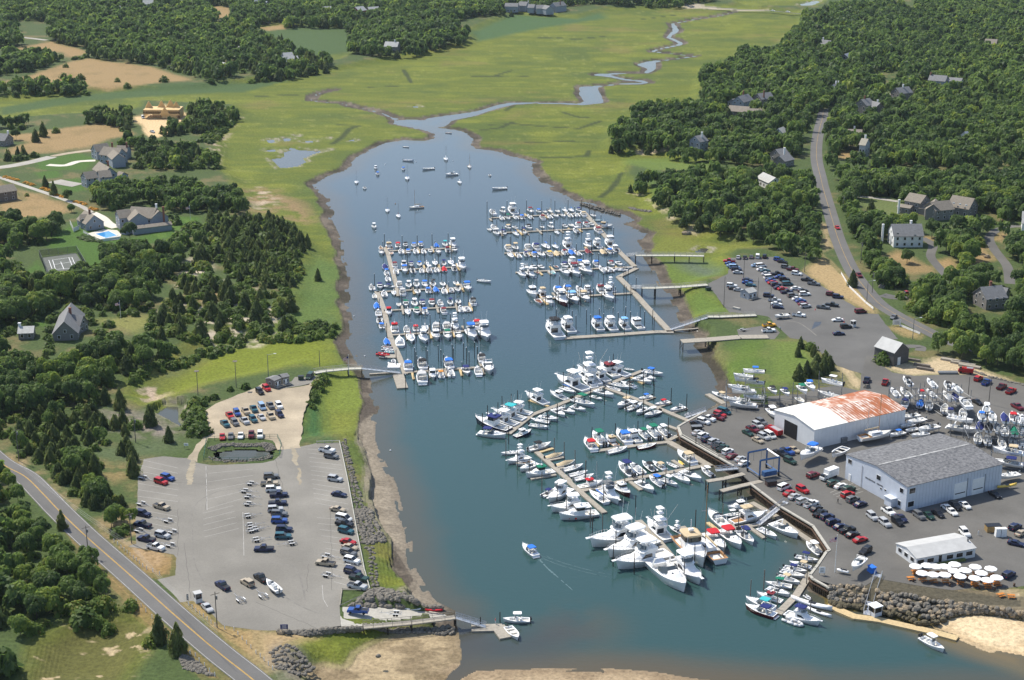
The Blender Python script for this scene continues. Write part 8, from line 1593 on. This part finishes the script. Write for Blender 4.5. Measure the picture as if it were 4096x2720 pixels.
# ---------------------------------------------------------------- rocks
def rock_mesh(seed, m):
    r = np.random.default_rng(seed); b = MB(); rings = []
    for i, (z, w_) in enumerate(((-.42,.55),(-.12,1.0),(.22,.95),(.45,.5))): rings.append([(w_*r.uniform(.8,1.15)*cos(a)*.55, w_*r.uniform(.8,1.15)*sin(a)*.5, z*r.uniform(.85,1.2)) for a in np.linspace(0,2*pi,8)[:-1]])
    b.loft(rings); return b.mesh('boulder', m)
M_ROCK = [mat('grey_boulder', (.165,.15,.125), .9, 0, .3, 1.2), mat('tan_boulder', (.27,.215,.145), .9, 0, .3, 1.2), mat('weedy_boulder', (.10,.085,.05), .9, 0, .35, 1.2)]
RK = [[rock_mesh(10*j+i, M_ROCK[j]) for i in range(5)] for j in range(3)]
rk_n = 0; rocks_mass = MB()
def rockfield(top, bot, cols, rows, size, zt, zb, own, where, grey=False):
    """courses of boulders between an upper and a lower line"""
    global rk_n
    T, B_ = smooth(wl(top, zt), 6), smooth(wl(bot, zb), 6)
    def at(L, f): i = f*(len(L)-1); k = min(int(i), len(L)-2); q = i-k; return (L[k][0]*(1-q)+L[k+1][0]*q, L[k][1]*(1-q)+L[k+1][1]*q)
    c0 = 0
    for i in range(cols):
        for j in range(rows):
            f, g = (i+.5*(j%2)+random.uniform(-.25,.25))/cols, (j+.5+random.uniform(-.3,.3))/rows; f = min(max(f, 0), 1); a, b = at(T, f), at(B_, f); x, y, z = a[0]+(b[0]-a[0])*g, a[1]+(b[1]-a[1])*g, zt+(zb-zt)*g
            z = max(z, gh(x, y)+.1)
            s_ = size*random.uniform(.65,1.3); ty = 2 if (g > .72 and zb < 1) else (0 if grey or random.random() < .6 else 1); me = RK[ty][random.randrange(5)]; rot = random.uniform(0,6.28)
            if own:
                o = link('boulder', me, None, (x, y, z-.1)); o.scale = (s_, s_*random.uniform(.75,1), s_*.8); o.rotation_euler = (random.uniform(-.3,.3), random.uniform(-.3,.3), rot)
                tag(o, f'{("grey","tan","dark weedy")[ty]} armour boulder, {nth(c0)} {where}', 'boulder', 'boulders of the stone revetment'); c0 += 1
            else:
                vs = [v.co for v in me.vertices]; cr, sr = cos(rot), sin(rot); rocks_mass.add([(x+s_*(v[0]*cr-v[1]*sr), y+s_*(v[0]*sr+v[1]*cr), z-.1+s_*.8*v[2]) for v in vs], [tuple(p_.vertices) for p_ in me.polygons])
rockfield('33 570,700 720,672 920,705', '33 580,870 700,915 900,930', 16, 4, 1.6, UP, .5, True, 'left of the terrace gangway')
rockfield('33 1000,730 1300,770 1700,840 2000,880 2420,950', '33 1050,950 1240,1005 1480,1070 1720,985 2000,975 2420,1035', 38, 5, 1.6, UP, .9, True, 'right of the terrace gangway')
rockfield('12 790,955 840,1150 880,1350 910,1568 13 950,100 1010,400 1060,720', '12 830,960 870,1150 930,1350 1010,1568 13 1060,100 1110,380 1140,760', 90, 2, 1.1, UP, 1.0, False, '', True); rockfield('13 900,10 940,200 980,330', '13 1060,60 1130,200 1220,330', 26, 5, 1.35, UP-.4, .8, False, '', True)
rockfield('13 1060,770 900,860 830,890', '13 1150,800 1500,870 1740,900', 26, 6, 1.6, UP-.5, .8, False, '', True); rockfield('13 210,1120 420,1110 620,1095 960,1080', '13 220,1150 420,1165 640,1135 990,1105', 40, 3, 1.3, UP, 2.4, False, ''); rockfield('13 130,1320 260,1230 400,1300', '13 200,1500 400,1540 560,1480', 20, 5, 1.0, UP-.3, 2.6, False, '')
rockfield('13 1000,1110 1400,1090 1830,1060', '13 1000,1135 1400,1145 1830,1150', 30, 3, 1.2, 1.2, .3, False, '', True); rockfield('02 1920,1000 2050,965 2250,958 12 120,960 190,1000', '02 1980,1040 2080,1010 2250,1005 12 60,1010 100,1040', 40, 4, .9, UP-.2, 2.0, False, '', True); rockfield('02 1900,1090 2100,1140 12 60,1110 180,1070', '02 1980,1090 2100,1115 12 20,1090 110,1060', 34, 2, .9, UP-.2, 2.2, False, '', True)
rockfield('21 1080,340 1280,385', '21 1090,370 1290,405', 14, 2, 1.5, 1.2, .6, False, '', True); rockfield('03 1650,1330 1760,1380', '03 1700,1500 2000,1568', 20, 6, 1.1, UP-.3, 2.6, False, '', True); rockfield('21 630,300 760,330 1000,400', '21 650,320 760,360 1000,420', 26, 2, 1.2, .9, .4, False, '', True); rockfield('32 1900,290 2100,350 2361,410', '32 1910,300 2110,362 2361,425', 26, 1, 1.3, UP, UP, False, '', True)
o = stuff('riprap', rocks_mass.mesh('riprap', M_ROCK[0])); o['label'] = 'grey tumbled riprap stones along the banks and around the stone pond'; o['category'] = 'riprap'
for i, (cd, x, y, s_) in enumerate((('21',1595,590,2.6),('21',1630,590,2.2),('31',1050,1085,2.6),('31',2020,808,2.4),('21',1910,1222,1.8),('21',1890,1195,1.6),('13',230,1140,1.5),('13',295,1130,1.5),('13',1128,1350,1.0),('32',490,180,1.6),('32',910,440,2.2))):
    p = W1(cd, x, y, UP if cd != '21' else 1.2); o = link('boulder', RK[0 if i%3 else 1][i%5], None, (p[0], p[1], p[2]+.2*s_*.4)); o.scale = (s_*1.2, s_, s_); tag(o, f'lone {"grey" if i%3 else "tan"} boulder lying in the grass, {nth(i)} of the scattered ones from the middle marina', 'boulder', 'lone boulders')
# ---------------------------------------------------------------- people
def person(label, code, x, y, z, shirt, trousers, rz, skin=(.45,.27,.18), stride=.18):
    p = W1(code, x, y, z); me = bpy.data.meshes.new('person'); 
    V_ = [(0,0,.95),(0,0,1.2),(0,0,1.42),(0,0,1.52),(.02,0,1.66),(.02,0,1.74),(0,.19,1.4),(.03,.25,1.13),(.12,.24,.88),(0,-.19,1.4),(-.03,-.25,1.13),(.06,-.24,.88),(0,.1,.9),(stride*.6,.11,.5),(stride*.7,.11,.07),(stride*.7+.14,.11,.04),(0,-.1,.9),(-stride*.4,-.11,.5),(-stride,-.11,.08),(-stride+.14,-.11,.04)]
    E_ = [(0,1),(1,2),(2,3),(3,4),(4,5),(2,6),(6,7),(7,8),(2,9),(9,10),(10,11),(0,12),(12,13),(13,14),(14,15),(0,16),(16,17),(17,18),(18,19)]
    R_ = [.16,.15,.16,.06,.105,.08,.065,.05,.04,.065,.05,.04,.1,.07,.05,.045,.1,.07,.05,.045]
    me.from_pydata(V_, E_, []); o = link('person', me, None, (p[0], p[1], z)); o.rotation_euler[2] = rz; sk = o.modifiers.new('skin', 'SKIN'); o.modifiers.new('sub', 'SUBSURF').levels = 1; o.modifiers['sub'].render_levels = 1
    for d, r_ in zip(me.skin_vertices[0].data if me.skin_vertices else [], R_): d.radius = (r_, r_)
    m = bpy.data.materials.new('person_cloth'); m.use_nodes = True; n = m.node_tree; tc = n.nodes.new('ShaderNodeTexCoord'); sp = n.nodes.new('ShaderNodeSeparateXYZ'); n.links.new(tc.outputs['Object'], sp.inputs[0]); rp = n.nodes.new('ShaderNodeValToRGB'); rp.color_ramp.interpolation = 'CONSTANT'
    e = rp.color_ramp.elements; e[0].color = (*trousers,1); e[1].position = .5; e[1].color = (*shirt,1); q = e.new(.75); q.color = (*skin,1); q = e.new(.86); q.color = (.05,.03,.02,1); mr = n.nodes.new('ShaderNodeMapRange'); mr.inputs[2].default_value = 2.0; n.links.new(sp.outputs['Z'], mr.inputs[0]); n.links.new(mr.outputs[0], rp.inputs[0]); n.links.new(rp.outputs[0], n.nodes['Principled BSDF'].inputs['Base Color']); me.materials.append(m); tag(o, label, 'person'); return o
def skinned(o):
    me = o.data
    if not me.skin_vertices: me.attributes
person('person in dark clothes walking across the boatyard lot', '32', 643, 1505, UP, (.05,.04,.04), (.03,.03,.03), -.6); person('person in white walking behind the clam shack', '33', 1940, 232, UP, (.7,.7,.7), (.6,.6,.6), 2.4); person('person in red standing on the float by the ramp gangway', '13', 2208, 1050, .5, (.5,.1,.1), (.6,.6,.62), .3, (.45,.27,.18), .02); person('person in white shirt on the wharf by the yellow pickup', 'q', 598, 800, UP, (.7,.7,.7), (.1,.1,.12), 1, (.45,.27,.18), .03)
# ---------------------------------------------------------------- the summer air
b = MB(); b.box((0, 3400, 95), (9000, 7800, 216)); hz = b.mesh('haze'); m = bpy.data.materials.new('summer_haze'); m.use_nodes = True; n = m.node_tree; n.nodes.remove(n.nodes['Principled BSDF'])
v = n.nodes.new('ShaderNodeVolumePrincipled'); v.inputs['Color'].default_value = (.72,.82,1,1); v.inputs['Density'].default_value = .000028; v.inputs['Anisotropy'].default_value = .2; n.links.new(v.outputs[0], n.nodes['Material Output'].inputs['Volume']); hz.materials.append(m)
o = stuff('haze', hz); o['label'] = 'thin bluish summer haze over the harbour'; o['category'] = 'haze'
